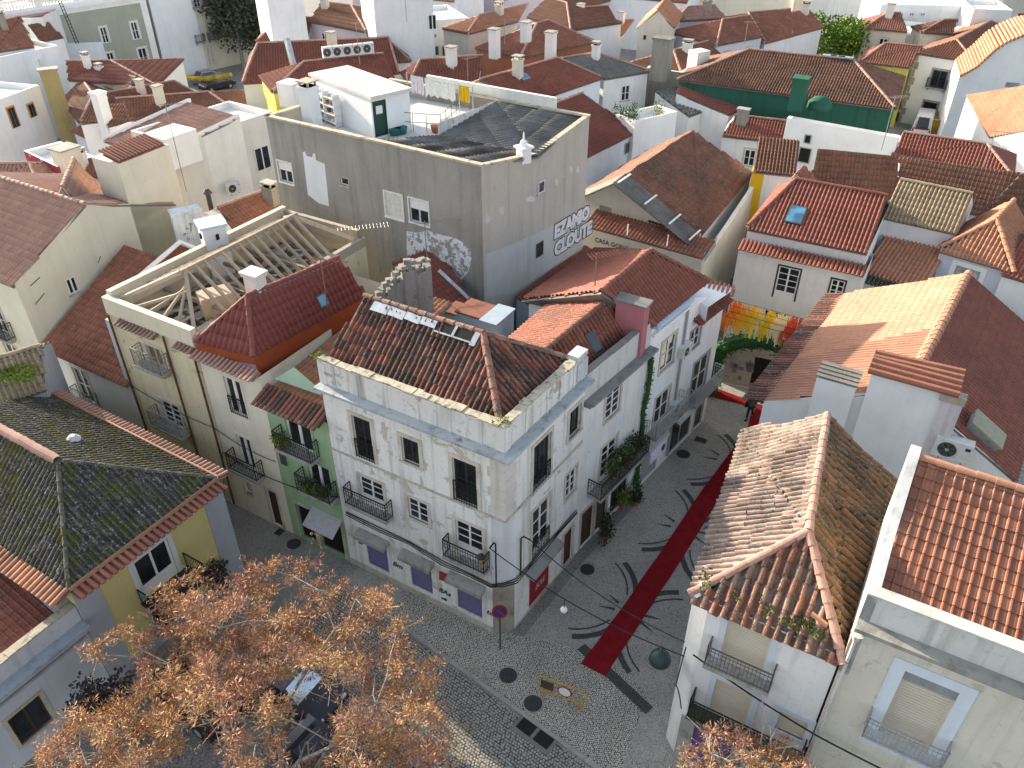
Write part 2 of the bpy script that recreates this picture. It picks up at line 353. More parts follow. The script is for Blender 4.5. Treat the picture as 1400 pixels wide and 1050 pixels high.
class Bld:
    def __init__(s, name, label, cat, loc, group=None):
        s.root = thing(name, label, cat, (loc[0], loc[1], 0), group); s.o = s.root.location.copy(); s.roofo = None; s.name = name
    def part(s, mb, name, m, parent=None, kind=None, label=None, smooth=False):
        o = mb.build(name, m, parent or s.root, s.o, smooth); return tag(o, label, None, None, kind)
    # --- walls
    def wall(s, A, B, m, z0=0, ops=(), apex=(), d=.16, name='wall', mb=None, revm=None):
        """one wall from A to B (seen from outside, left to right; z of each = its top); ops = (x0,x1,z0,z1)"""
        own = mb is None; mb = mb or MB(); A, B = Vector(A), Vector(B); u = zz(B - A, 0); Lw = u.length; u.normalize(); nrm = V(u.y, -u.x, 0)
        zt = min(A.z, B.z); P = lambda x, z: V(A.x, A.y, 0) + u * x + V(0, 0, z)
        ops = [(max(.02, a), min(Lw - .02, b), max(z0 + .01, c), min(e, zt - .02)) for (a, b, c, e) in ops]
        xs = sorted({0., Lw} | {q for o in ops for q in o[:2]}); zs = sorted({z0, zt} | {q for o in ops for q in o[2:]})
        for x0, x1 in zip(xs, xs[1:]):
            run = None
            for za, zb in zip(zs, zs[1:]):
                hole = any(o[0] - 1e-4 <= x0 and x1 <= o[1] + 1e-4 and o[2] - 1e-4 <= za and zb <= o[3] + 1e-4 for o in ops)
                if not hole: mb.quad(P(x0, za), P(x1, za), P(x1, zb), P(x0, zb))
        for (a, b, c, e) in ops:
            i = -nrm * d
            mb.quad(P(a, c), P(a, e), P(a, e) + i, P(a, c) + i); mb.quad(P(b, e), P(b, c), P(b, c) + i, P(b, e) + i)
            mb.quad(P(a, e), P(b, e), P(b, e) + i, P(a, e) + i); mb.quad(P(b, c), P(a, c), P(a, c) + i, P(b, c) + i)
        top = [P(Lw, B.z)] + [Vector(q) for q in reversed(list(apex))] + [P(0, A.z)]
        pl = [P(0, zt), P(Lw, zt)] + top
        cl = []
        for q in pl:
            if not cl or (q - cl[-1]).length > 1e-3: cl.append(q)
        if (cl[0] - cl[-1]).length < 1e-3: cl.pop()
        if len(cl) >= 3: mb.poly(cl)
        if own: return s.part(mb, name, m)
    def walls(s, loop, m, z0=0, ops=None, d=.16, name='wall', skip=()):
        """closed loop of top points, counter-clockwise from above; ('a',pt) marks a gable apex between its neighbours"""
        mb = MB(); pts = []; ap = []
        for q in loop:
            if isinstance(q, tuple) and q[0] == 'a': ap[-1].append(q[1])
            else: pts.append(Vector(q)); ap.append([])
        for i in range(len(pts)):
            if i in skip: continue
            s.wall(pts[i], pts[(i + 1) % len(pts)], m, z0, (ops or {}).get(i, ()), ap[i], d, mb=mb)
        return s.part(mb, name, m)
    # --- roofs
    def deck(s, polys, m, th=.1, name='roof', drop=.055):
        mb = MB()
        for poly in polys:
            A, ss, t, n = frame_of(poly); P = [Vector(p) - n * drop for p in poly]
            if (P[1] - P[0]).cross(P[2] - P[0]).dot(n) < 0: P.reverse()
            mb.poly(P); Q = [p - n * th for p in P]; mb.poly(list(reversed(Q)))
            for i in range(len(P)):
                j = (i + 1) % len(P); mb.quad(P[i], Q[i], Q[j], P[j])
        s.roofo = s.part(mb, name, m); return s.roofo
    def roof(s, polys, style, m, jit=0., sag=0., solo=0, over=.22, deckm=None, skip=None, name='roof', side=0.):
        polys = [[Vector(p) for p in q] for q in polys]
        if over:
            for q in polys:
                A, ss, t, n = frame_of(q); sh = t * over
                q[0] -= sh; q[1] -= sh
        pp = []
        for q in polys:
            A, ss, t, n = frame_of(q)
            if len(q) == 4 and abs((q[3] - A).dot(n)) > .06: pp += [[q[0], q[1], q[2]], [q[0], q[2], q[3]]]
            else: pp.append(q)
        polys = pp
        ro = s.deck(polys, deckm or CONCD, name=name); mb = MB(); field = []
        thr = None
        if solo:
            ds = []
            for q in polys:
                (A, ss, t, n, pw), cells = tile_cells(q, PROF[style][0], PROF[style][1])
                for c in cells:
                    if c[2] - c[1] > PROF[style][1] * .97: ds.append((A + ss * c[0] + t * c[1] - CAM).length)
            ds.sort(); thr = ds[min(solo, len(ds)) - 1] if ds else 0
        for q in polys:
            sg = (lambda c, P, row: (c[2] - c[1]) > row * .97 and (P - CAM).length <= thr - .12) if solo else None
            fr, sol = tile_field(mb, q, style, jit, sag, skip=skip, single=sg)
            A, ss, t, n, pw, row, prof, lip = fr; f = sagf(sag, A, ss, t) if sag else None
            for k, c in enumerate(sol):
                me = tile_mesh(style, pw, m, k % 5)
                j = jit; p = A + ss * (c[0] + random.uniform(-j, j) * .5) + t * (c[1] + random.uniform(-j, j * .5)) + n * ((float(f(c[0], c[1])) if f else 0) + random.uniform(-.2, 1) * j * .6)
                a = random.uniform(-j, j) * 1.6; x = ss * math.cos(a) + t * math.sin(a); y = n.cross(x)
                if y.dot(t) < 0: y = -y
                M = Matrix(((x.x, y.x, n.x, p.x - s.o.x), (x.y, y.y, n.y, p.y - s.o.y), (x.z, y.z, n.z, p.z), (0, 0, 0, 1)))
                inst('tile', me, ro, M)
        if mb.blocks: tag(mb.build('tile_field', m, ro, s.o), kind='stuff')
        return ro
    def ridge(s, pts, m, rad=.12, seg=.42, solo=False, lift=.03, parent=None):
        """half-round ridge tiles along a polyline"""
        mb = MB(); N = 7; pr = parent or s.roofo or s.root
        for a, b in zip(pts, pts[1:]):
            a, b = Vector(a) + V(0, 0, lift), Vector(b) + V(0, 0, lift); d = b - a; L = d.length
            k = max(1, round(L / seg)); d.normalize(); x = d.cross(UP).normalized(); y = x.cross(d)
            for i in range(k):
                one = MB() if solo else mb; rr = random.random(); c0 = a + d * (L * i / k - .03); c1 = a + d * (L * (i + 1) / k)
                r0, r1 = rad * 1.12, rad * .92; w = V(random.uniform(-.012, .012), random.uniform(-.012, .012), random.uniform(0, .012))
                ring = lambda c, r: [c + w + x * r * math.cos(math.pi * q / (N - 1)) + y * r * .95 * math.sin(math.pi * q / (N - 1)) for q in range(N)]
                A_, B_ = ring(c0, r0), ring(c1, r1)
                for q in range(N - 1): one.quad(A_[q], A_[q + 1], B_[q + 1], B_[q], rr)
                one.poly(list(reversed(A_)), rr)
                if solo: one.build('ridge_tile', m, pr, s.o)
        if not solo: tag(mb.build('ridge_tiles', m, pr, s.o))
    def eave_row(s, A, B, out, m, pitch=.24, L=.5, drop=.12, rad=.075, name='eave_tiles', deckm=None):
        """a row of projecting barrel tiles along A-B (pointing to out), the usual eave trim"""
        mb = MB(); A, B, out = Vector(A), Vector(B), Vector(out).normalized(); u = B - A; k = max(1, round(u.length / pitch)); N = 6; ud = u.normalized()
        dv = out * L - V(0, 0, drop); y = ud.cross(dv).normalized()
        if y.z < 0: y = -y
        for i in range(k):
            c0 = A + u * ((i + .5) / k) + V(0, 0, random.uniform(-.008, .008)); rr = random.random()
            P = [[c + ud * rad * math.cos(math.pi * q / (N - 1)) * f + y * rad * f * math.sin(math.pi * q / (N - 1)) for q in range(N)] for c, f in ((c0, .9), (c0 + dv, 1.1))]
            for q in range(N - 1): mb.quad(P[0][q], P[0][q + 1], P[1][q + 1], P[1][q], rr)
            mb.poly([p for p in P[1]], rr); 
        mb.obox(A - y * .06, u, dv * .8, -y * .05, .3)
        return s.part(mb, name, m)
    # --- openings
    def fac(s, A, B):
        A, B = Vector(A), Vector(B); u = zz(B - A, 0); L = u.length; u = u.normalized(); return (V(A.x, A.y, 0), u, V(u.y, -u.x, 0), L)
    def op(s, fc, tl, br):
        A, u, n, L = fc; a = onpl(*tl, A, n); b = onpl(*br, A, n); x0, x1 = (a - A).dot(u), (b - A).dot(u)
        return (min(x0, x1), max(x0, x1), min(a.z, b.z), max(a.z, b.z))
    def window(s, fc, o, kind='sash', d=.13, nx=2, ny=3, fm=None, gm=None, sur=None, sw=.16, sill=True, rail=None, bw=.055, fw=.07, panes=False, kick=0., name='window', parent=None, glm=None):
        A, u, n, L = fc; x0, x1, z0, z1 = o; fm = fm or WHITEP; gm = gm or GLASS
        P = lambda x, z, k=0.: A + u * x + n * k + V(0, 0, z); mb = MB(); b = lambda x, z, w_, h, k, th: mb.obox(P(x, z, k - th), u * w_, n * th, V(0, 0, h))
        k = -d + .05; w_, h = x1 - x0, z1 - z0
        b(x0, z0, fw, h, k, .06); b(x1 - fw, z0, fw, h, k, .06); b(x0 + fw, z1 - fw, w_ - 2 * fw, fw, k, .06); b(x0 + fw, z0, w_ - 2 * fw, fw + kick, k, .06)
        ix0, ix1, iz0, iz1 = x0 + fw, x1 - fw, z0 + fw + kick, z1 - fw
        if kind in ('sash', 'french', 'plain'):
            for i in range(1, nx):
                ww = bw * (1.7 if (nx % 2 == 0 and i == nx // 2) else .8); b(ix0 + (ix1 - ix0) * i / nx - ww / 2, iz0, ww, iz1 - iz0, k - .004, .045)
            for j in range(1, ny): b(ix0, iz0 + (iz1 - iz0) * j / ny - bw * .35, ix1 - ix0, bw * .7, k - .010, .03)
        elif kind == 'slats':
            m_ = max(3, int((iz1 - iz0) / .11))
            for j in range(m_): mb.obox(P(ix0, iz0 + (iz1 - iz0) * j / m_, k - .04), u * (ix1 - ix0), n * .025, V(0, 0, (iz1 - iz0) / m_ * .86), .2 + .5 * random.random())
        wo = mb.build(name, fm, parent or s.root, s.o)
        if kind != 'slats':
            if panes and kind != 'solid':
                cw, ch = (ix1 - ix0) / nx, (iz1 - iz0) / ny; me = MB(); me.quad(V(0, 0, 0), u * cw, u * cw + V(0, 0, ch), V(0, 0, ch)); me = me.mesh('pane', gm)
                for i in range(nx):
                    for j in range(ny): inst('pane', me, wo, Matrix.Translation(P(ix0 + i * cw, iz0 + j * ch, k - .035) - s.o))
            else:
                q = MB(); q.quad(P(ix0, iz0, k - .035), P(ix1, iz0, k - .035), P(ix1, iz1, k - .035), P(ix0, iz1, k - .035)); q.build('pane', gm, wo, s.o)
            if glm is not None:
                q = MB(); q.quad(P(ix0, iz0, k - .034), P(ix1, iz0, k - .034), P(ix1, iz0 + (iz1 - iz0) * .5, k - .034), P(ix0, iz0 + (iz1 - iz0) * .5, k - .034)); q.build('curtain', glm, wo, s.o)
        if sur is not None:
            q = MB(); e = .035; bb = lambda x, z, w2, h2: q.obox(P(x, z, -.02), u * w2, n * (e + .02), V(0, 0, h2))
            bb(x0 - sw, z0, sw, h); bb(x1, z0, sw, h); bb(x0 - sw, z1, w_ + 2 * sw, sw)
            q.build('surround', sur, wo, s.o)
        if sill:
            q = MB(); q.obox(P(x0 - sw * 1.05, z0 - .1, -.05), u * (w_ + 2.1 * sw), n * .12, V(0, 0, .1)); q.build('sill', sur or STONE, wo, s.o)
        if rail:
            q = MB(); rail_run(q, P(x0, z0, .03), P(x1, z0, .03), rail); q.build('railing', IRON, wo, s.o)
        return wo
    def balcony(s, fc, x0, x1, z, dep=.5, h=.9, th=.13, slabm=None, ironm=None, ornate=True):
        A, u, n, L = fc; P = lambda x, k, zz_: A + u * x + n * k + V(0, 0, zz_)
        mb = MB(); mb.obox(P(x0, .002, z - th), u * (x1 - x0), n * dep, V(0, 0, th)); 
        for f in (.12, .88): mb.obox(P(x0 + (x1 - x0) * f - .06, .002, z - th - .22), u * .12, n * dep * .6, V(0, 0, .22))
        so = mb.build('balcony', slabm or CONC, s.root, s.o)
        q = MB(); a, b, c, e = P(x0 + .04, .02, z), P(x0 + .04, dep - .05, z), P(x1 - .04, dep - .05, z), P(x1 - .04, .02, z)
        for p1, p2 in ((a, b), (b, c), (c, e)): rail_run(q, p1, p2, h, ornate)
        q.build('railing', ironm or IRON, so, s.o); return so
def rail_run(q, a, b, h, ornate=True):
    a, b = Vector(a), Vector(b); L = (b - a).length; d = (b - a).normalized(); n = V(d.y, -d.x, 0); t = .035
    q.obox(a + V(0, 0, h - .03) - n * .025, d * L, n * .05, V(0, 0, .03)); q.obox(a + V(0, 0, .06) - n * .012, d * L, n * .024, V(0, 0, .022))
    if ornate: q.obox(a + V(0, 0, h * .8) - n * .01, d * L, n * .02, V(0, 0, .018))
    k = max(2, int(L / .115))
    for i in range(k + 1):
        w = .03 if i in (0, k) else .017
        q.obox(a + d * (L * i / k) - d * w / 2 - n * w / 2, d * w, n * w, V(0, 0, h if i in (0, k) else h - .03))
    if ornate:
        for i in range(k):
            c = a + d * (L * (i + .5) / k) + V(0, 0, h * (.3 if i % 2 else .6)); r = .036
            pts = [c + d * r * math.cos(g) + V(0, 0, r * math.sin(g)) for g in [2 * math.pi * j / 7 for j in range(8)]]
            q.tube(pts, .008, 3, False)
def chimney(b, c, dx, dy, z0, z1, m, ang=None, cap='slab', capm=None, parent=None, label=None):
    ang = math.atan2(RD.y, RD.x) if ang is None else ang
    mb = MB(); mb.cbox((c[0], c[1], z0), dx, dy, z1 - z0, ang); mb.cbox((c[0], c[1], z1 - .12), dx + .12, dy + .12, .12, ang)
    o = mb.build('chimney', m, parent or b.root, b.o)
    if label: o['label'] = label
    q = MB()
    if cap == 'slab':
        for sx in (-1, 1):
            for sy in (-1, 1): q.cbox(Vector((c[0], c[1], z1)) + V(math.cos(ang), math.sin(ang), 0) * sx * dx * .38 + V(-math.sin(ang), math.cos(ang), 0) * sy * dy * .38, .1, .1, .22, ang)
        q.cbox((c[0], c[1], z1 + .22), dx + .16, dy + .16, .07, ang)
    elif cap == 'pot':
        q.lathe((c[0], c[1], z1), [(.13, 0), (.11, .35), (.16, .4), (.14, .5), (.02, .55)], 10)
    else: q.cbox((c[0], c[1], z1 + .002), dx + .2, dy + .2, .09, ang)
    q.build('cap', capm or CONC, o, b.o); return o
def para(a, b, c): return a + c - b
def hipgab(b, A, B, C, rise, m, wm, style='lusa', kind='gable', f=.5, hip=None, ops=None, z0=0, rm=None, over=.22, jit=0., sag=0., solo=0, gm=None, wname='wall', wskip=(), ridge=True, rr=.12, soloridge=False, D=None):
    """rectangular house: A-B the eave facing us (left, right), C the corner behind B.  gable: ridge along A-B; gablex: ridge along B-C; hip / hipx; shed rises from AB to DC"""
    A, B, C = Vector(A), Vector(B), Vector(C); D = D or para(A, B, C)
    a, bb, c, d = A, B, C, D; sh = None; ops = dict(ops or {})
    if kind.endswith('x'):
        a, bb, c, d = B, C, D, A; ops = {(k - 1) % 4: v for k, v in ops.items()}; kind = kind[:-1]; wskip = tuple((k - 1) % 4 for k in wskip)
    up = V(0, 0, rise); rm = rm or m
    if kind == 'gable':
        r1 = d + (a - d) * f + up; r2 = c + (bb - c) * f + up
        if abs(a.z - d.z) > .01: pass
        b.walls([a, bb, ('a', r2), c, d, ('a', r1)], wm, z0, ops, name=wname, skip=wskip)
        b.roof([[a, bb, r2, r1], [c, d, r1, r2]], style, m, jit, sag, solo, over)
        if ridge: b.ridge([r1, r2], rm, rr, solo=soloridge)
        return r1, r2
    if kind == 'hip':
        h = hip if hip is not None else (d - a).length * .5; u = (bb - a).normalized(); h1, h2 = h if isinstance(h, tuple) else (h, h)
        m1 = d + (a - d) * f; m2 = c + (bb - c) * f; r1 = m1 + u * h1 + up; r2 = m2 - u * h2 + up
        lp = [a, bb] + ([('a', r2)] if h2 == 0 else []) + [c, d] + ([('a', r1)] if h1 == 0 else [])
        b.walls(lp, wm, z0, ops, name=wname, skip=wskip)
        ps = [[a, bb, r2, r1], [c, d, r1, r2]]
        if h2: ps.append([bb, c, r2])
        if h1: ps.append([d, a, r1])
        b.roof(ps, style, m, jit, sag, solo, over)
        if ridge:
            e = over / max(.3, (r1 - a).length) * .0
            b.ridge([r1, r2], rm, rr, solo=soloridge)
            for p, q in ([(a, r1), (d, r1)] if h1 else []) + ([(bb, r2), (c, r2)] if h2 else []): b.ridge([p + (p - q).normalized() * over * .9, q], rm, rr, solo=soloridge)
        return r1, r2
    if kind == 'shed':
        C2, D2 = c + up, d + up; b.walls([a, bb, C2, D2], wm, z0, ops, name=wname, skip=wskip); b.roof([[a, bb, C2, D2]], style, m, jit, sag, solo, over); return C2, D2
    if kind == 'flat':
        b.walls([a, bb, c, d], wm, z0, ops, name=wname, skip=wskip); mb = MB(); k = -V(0, 0, .45)
        cen = (a + bb + c + d) / 4; ins = [p + (cen - p).normalized() * .3 for p in (a, bb, c, d)]
        o4 = (a, bb, c, d)
        for i in range(4):
            j = (i + 1) % 4; mb.quad(o4[i], o4[j], ins[j], ins[i]); mb.quad(ins[i], ins[j], ins[j] + k, ins[i] + k)
        mb.poly([p + k for p in ins]); b.roofo = b.part(mb, 'roof', gm or CONC); return None
# ================================================================ the setting
def sheet(name, pts, z, m, kind='structure'):
    mb = MB(); mb.poly([V(p[0], p[1], z) for p in pts]); return tag(mb.build(name, m), kind=kind)
calc = cobble('limestone setts', (.46, .44, .395), 14., .1, .3, .35)
roadm = cobble('granite setts', (.29, .28, .26), 8.5, .09, .4, .3)
sheet('ground', [(-900, -300), (900, -300), (900, 1500), (-900, 1500)], -.02, cobble('town paving', (.36, .35, .32), 14., .1, .3, .4))
K = V(-.25, 21.18, 0); ML = V(-.861, .509, 0); MR_ = V(.559, .829, 0); P0 = K + MR_ * 5.6; P1 = V(6.1, 30.0, 0); P2 = V(10.86, 36.03, 0)
# ================================================================ white corner building
wh = plaster((.74, .735, .71), .85, .75, (.46, .43, .38), 1); whp = plaster((.66, .65, .62), 1., .75, (.36, .345, .315), 2)
b = MAIN = Bld('corner_house', 'three storey white corner house with weathered parapet and mossy hipped tile roof', 'house', K)
KL = K + ML * 8.3; KB = KL + MR_ * 5.6; zc = 6.79; ch = .62
fL, fR = b.fac(KL, K), b.fac(K, P0)
top = {  # openings by measured corners (top left, bottom right)
 'a': ((480, 566), (513, 634)), 'b': ((548, 595.5), (574.6, 638.5)), 'c': ((618, 624), (653, 695.5)),
 'd': ((492, 650.5), (524, 697)), 'e': ((558.5, 680), (584.5, 716)), 'f': ((624, 711), (657.5, 768)),
 'p1': ((499, 735), (532, 779)), 'p2': ((559.5, 765), (592, 812)), 'p3': ((624, 799), (659.6, 846)),
 'g': ((729.5, 612), (751, 653)), 'h': ((779, 564.5), (792.5, 586.5)), 'i': ((728, 701), (749.5, 741)), 'j': ((774, 651), (786, 668.5)),
 'door': ((724, 786), (750, 811)), 'door2': ((771, 735), (780.5, 758))}
O = {k: b.op(fL if k in ('a', 'b', 'c', 'd', 'e', 'f', 'p1', 'p2', 'p3') else fR, *v) for k, v in top.items()}
for k in ('p1', 'p2', 'p3'): O[k] = (O[k][0], O[k][1], .55, 2.45)
O['d'] = (O['d'][0] - .04, O['d'][1] + .12, O['d'][2] - .1, O['d'][3] + .05); O['f'] = (O['f'][0] - .04, O['f'][1] + .1, O['f'][2] - .1, O['f'][3] + .05); O['e'] = (O['e'][0] - .04, O['e'][1] + .06, O['e'][2] - .05, O['e'][3] + .05)
for k in ('door', 'door2'): O[k] = (O[k][0], O[k][1], .12, max(2.25, O[k][3]))
mb = MB()
b.wall(zz(KL, 10.), zz(K, 10.), wh, zc, [O[k] for k in 'abc'], mb=mb); b.wall(zz(K, 10.), zz(P0, 10.), wh, zc, [O[k] for k in 'gh'], mb=mb)
KcL, KcR = K + ML * ch, K + MR_ * ch
b.wall(zz(KL, zc), zz(KcL, zc), wh, 0, [O[k] for k in ('d', 'e', 'f', 'p1', 'p2', 'p3')], mb=mb)
fR2 = b.fac(KcR, P0)
b.wall(zz(KcR, zc), zz(P0, zc), wh, 0, [(O[k][0] - ch, O[k][1] - ch, O[k][2], O[k][3]) for k in ('i', 'j', 'door', 'door2')], mb=mb)
b.wall(zz(P0, 10.), zz(P0 + ML * 8.3, 10.), wh, 0, mb=mb); b.wall(zz(P0 + ML * 8.3, 10.), zz(KL, 10.), wh, 0, mb=mb)
mb.poly([zz(KcL, zc), zz(KcR, zc), zz(K, zc)][::-1]); mb.wallname = 1
b.part(mb, 'wall', wh)
# string course, corner stones, plinth, ledge, parapet
def strip(b, A, B, n, z0, z1, k, m, name, back=.02):
    mb = MB(); A, B = zz(Vector(A), z0), zz(Vector(B), z0); mb.obox(A - n * back, B - A, n * (k + back), V(0, 0, z1 - z0)); return b.part(mb, name, m)
nL, nR = V(-.509, -.861, 0), V(.829, -.559, 0)
nC = (nL + nR).normalized()
strip(b, KL, K + nL * .0, nL, zc - .03, zc + .07, .05, STONE, 'string_course'); strip(b, K, P0, nR, zc - .03, zc + .07, .05, STONE, 'string_course')
CST = plaster((.60, .57, .52), .6, .2, (.42, .39, .34), 88); mb = MB(); 
for (z0, z1) in [(zc + .07 + i * .47, zc + .07 + i * .47 + .455) for i in range(7)]:
    z1 = min(z1, 10.0)
    if z1 - z0 < .05: continue
    wv = .62 if int((z0 - zc) / .47) % 2 else .74
    q = MB(); q.obox(zz(K, z0) + nL * .012 + nR * .012, ML * wv, -nL * .05, V(0, 0, z1 - z0), random.random()); q.obox(zz(K, z0) + nR * .013 + nL * .011, MR_ * wv, -nR * .05, V(0, 0, z1 - z0), random.random())
    b.part(q, 'corner_stone', CST)
for i in range(6):
    q = MB(); q.obox(zz(KcL, i * .5) - nC * .05, (KcR - KcL), nC * .075, V(0, 0, .485), random.random()); b.part(q, 'corner_stone', stone((.34, .31, .26), .55))
q = MB(); q.obox(zz(KcL, 3.0) - nC * .05, (KcR - KcL), nC * .06, V(0, 0, zc - 3.03)); b.part(q, 'corner_panel', plaster((.62, .64, .66), .3, .1, seed=3))
strip(b, KL, KcL, nL, 0, .35, .03, STONE, 'plinth'); strip(b, KcR, P0, nR, 0, .12, .03, STONE, 'plinth')
mb = MB(); lz = 9.86
for k, z0, z1 in ((.16, lz - .12, lz + .02), (.30, lz + .02, lz + .14), (.42, lz + .14, lz + .26)):
    mb.obox(zz(KL, z0) - nL * .02, (K - KL) + MR_ * 0 - ML * 0 + nR * 0, nL * (k + .02), V(0, 0, z1 - z0)); mb.obox(zz(K, z0) - nR * .02, P0 - K, nR * (k + .02), V(0, 0, z1 - z0))
    mb.obox(zz(K, z0) + V(0, 0, .001), nL * k, nR * k, V(0, 0, z1 - z0 - .002))
b.part(mb, 'cornice', plaster((.40, .43, .45), .9, .3, (.2, .2, .19), 4))
pz0, pz1, th = lz + .26, 11.14, .38
mb = MB(); mb.obox(zz(KL, pz0) , K - KL, -nL * th, V(0, 0, pz1 - pz0)); mb.obox(zz(K, pz0) - nL * th, (P0 - K) * 1 + nL * th, -nR * th, V(0, 0, pz1 - pz0 - .001))
b.part(mb, 'parapet', whp)
capm = stone((.46, .42, .33), .8, 2.)
def rubble_cap(b, A, B, n, z, wd, m, seg=.42, h=.07):
    "broken coping: uneven slabs along a wall top, each its own piece"
    A, B = Vector(A), Vector(B); L = (B - A).length; d = (B - A).normalized(); x = 0
    while x < L - .05:
        s_ = min(seg * random.uniform(.6, 1.4), L - x); q = MB(); e0 = random.uniform(-.03, .05); hh = h * random.uniform(.5, 1.3)
        q.obox(zz(A + d * (x + .006), z) + n * e0, d * (s_ - .012), -n * (wd * random.uniform(.8, 1.) + e0), V(0, 0, hh), random.random()); b.part(q, 'coping_stone', m); x += s_
rubble_cap(b, KL + ML * -.02, K, nL, pz1, th, capm); rubble_cap(b, K - nL * th, P0, nR, pz1, th, capm)
# parapet pillars and panel joints
for (A, n, d, tt) in ((K, nL, ML, (0, .9, 2.2, 3.6, 5.0, 6.4, 7.5, 7.95)), (K, nR, MR_, (.0, 1.3, 2.7, 3.6, 4.6, 5.2))):
    for t_ in tt:
        q = MB(); q.obox(zz(A + d * t_, pz0) - n * .02, d * (.34 if t_ in (0, 7.95, 5.2, .0) else .1), n * .05, V(0, 0, pz1 - pz0 - .03)); b.part(q, 'pilaster', whp)
mb = MB(); mb.obox(zz(P0 - MR_ * .75, pz1) + nR * .03, MR_ * .75, -nR * (th + .1), V(0, 0, .22)); mb.obox(zz(P0 - MR_ * .75, pz0 + .1) + nR * .06, MR_ * .75, -nR * .1, V(0, 0, .8)); b.part(mb, 'parapet_pillar', plaster((.5, .54, .57), .8, .3, seed=5))
# roof
ez, rz = 10.62, 12.6; a0 = zz(KL - nL * .34, ez); a1 = zz(K - nL * .34 - nR * .34, ez); a2 = zz(P0 - nR * .34, ez); a3 = zz(P0 + ML * 8.3, ez)
r2 = zz(K + MR_ * 2.8 + ML * 2.75, rz); r1 = zz(K + MR_ * 2.8 + ML * 8.28, rz)
mt = terra('oldred', .35, .72, 0, 1)
hole = lambda P: False
b.roof([[a0, a1, r2, r1], [a2, a3, r1, r2], [a1, a2, r2]], 'canal', mt, .035, .03, 300, 0)
b.ridge([a1 + (a1 - r2).normalized() * .1, r2], terra('old', .5, .3, 0, 2), .13, solo=True); b.ridge([a2, r2], terra('old', .5, .3, 0, 2), .12); b.ridge([r2, r1], terra('old', .5, .3, 0, 2), .12)
# zinc flashing patched under the ridge, torn open at one place
d = (r2 - r1); u = d.normalized(); t = (a0 - r1).normalized(); n_ = u.cross(t).normalized(); n_ = n_ if n_.z > 0 else -n_
for (f0, f1) in ((.12, .26), (.265, .40), (.405, .53), (.535, .66)):
    q = MB(); q.obox(r1 + d * f0 + n_ * .10 + t * .08, d * (f1 - f0) + t * random.uniform(-.04, .05), t * random.uniform(.30, .46), n_ * .02, random.random()); b.part(q, 'flashing', ZINC)
q = MB(); q.obox(r1 + d * .665 + n_ * .095 + t * .02, d * .30, t * .44, n_ * .012); b.part(q, 'roof_hole', DARK)
for f0 in (.80, .955):
    q = MB(); q.obox(r1 + d * f0 + n_ * .107 + t * .02, d * (.02 if f0 < .9 else .04), t * (.46 if f0 < .9 else .56), n_ * .02); b.part(q, 'flashing', ZINC)
q = MB(); q.obox(r1 + d * .665 + n_ * .107 + t * .45, d * .30, t * .06 + d * .004, n_ * .02); b.part(q, 'flashing', ZINC)
# windows
DKW = flat('dark timber', (.035, .03, .028), .6, .3)
for k, kind, ny, rl in (('a', 'french', 2, .95), ('b', 'plain', 1, None), ('c', 'french', 2, 1.)): b.window(fL, O[k], 'french', .16, 2, ny, DKW, CURT if 0 else GLASS, STONEL, .17, rl is None, rl)
for k, rl in (('g', 1.), ('h', None)): b.window(fR, O[k], 'french', .16, 2, 1, DKW, GLASS, STONEL, .17, rl is None, rl)
b.window(fL, O['d'], 'sash', .1, 2, 3, WHITEP, GLASS, STONEL, .15, False, panes=True, kick=.5, fw=.045, bw=.045); b.window(fL, O['f'], 'sash', .1, 2, 3, WHITEP, GLASS, STONEL, .17, False, panes=True, kick=.62, fw=.045, bw=.045)
b.window(fL, O['e'], 'sash', .1, 2, 3, WHITEP, GLASS, STONEL, .15, True, panes=True, fw=.045, bw=.045); b.window(fR, O['j'], 'sash', .08, 2, 3, WHITEP, GLASS, STONEL, .12, True, panes=True)
b.window(fR, O['i'], 'sash', .1, 2, 3, WHITEP, GLASS, STONEL, .15, False, 1., panes=True, kick=.4)
for k, e in (('d', (.62, .42)), ('f', (.42, .34))): b.balcony(fL, O[k][0] - e[0], O[k][1] + e[1], O[k][2] + .02, .48, .92)
PURP = flat('purple board', (.16, .14, .27), .55, .4, 0, .1)
canopym = plaster((.31, .305, .29), 1., .35, (.16, .155, .145), 6)
def canopy(b, fc, x0, x1, z, dep, m):
    A, u, n, L = fc; q = MB(); P = lambda x, k, z_: A + u * x + n * k + V(0, 0, z_)
    a0, a1, b0, b1 = P(x0, .01, z + .1), P(x1, .01, z + .1), P(x0, dep, z), P(x1, dep, z); dn = V(0, 0, -.2)
    for f in ([b0, b1, a1, a0], [b0 + dn, b1 + dn, b1, b0], [a0 + dn, a0, b0, b0 + dn][::-1], [a1, a1 + dn, b1 + dn, b1], [a0 + dn, b0 + dn, b1 + dn, a1 + dn]): q.poly(f)
    return b.part(q, 'canopy', m)
for k in ('p1', 'p2', 'p3'):
    b.window(fL, (O[k][0], O[k][1], O[k][2], O[k][3]), 'solid', .1, 1, 1, PURP, PURP, None, .12, False, name='shuttered_window'); canopy(b, fL, O[k][0] - .25, O[k][1] + .22, O[k][3] + .16, .46, canopym)
REDP = flat('red roller door', (.30, .018, .022), .55, .4, 0, .1)
b.window(fR, O['door'], 'slats', .1, 1, 1, REDP, REDP, None, .12, False, name='roller_door'); canopy(b, fR, O['door'][0] - .3, O['door'][1] + .45, O['door'][3] + .32, .42, canopym)
b.window(fR, O['door2'], 'solid', .1, 1, 1, flat('oxblood door', (.10, .025, .022)), flat('oxblood door', (.10, .025, .022)), STONEL, .15, False, name='door')
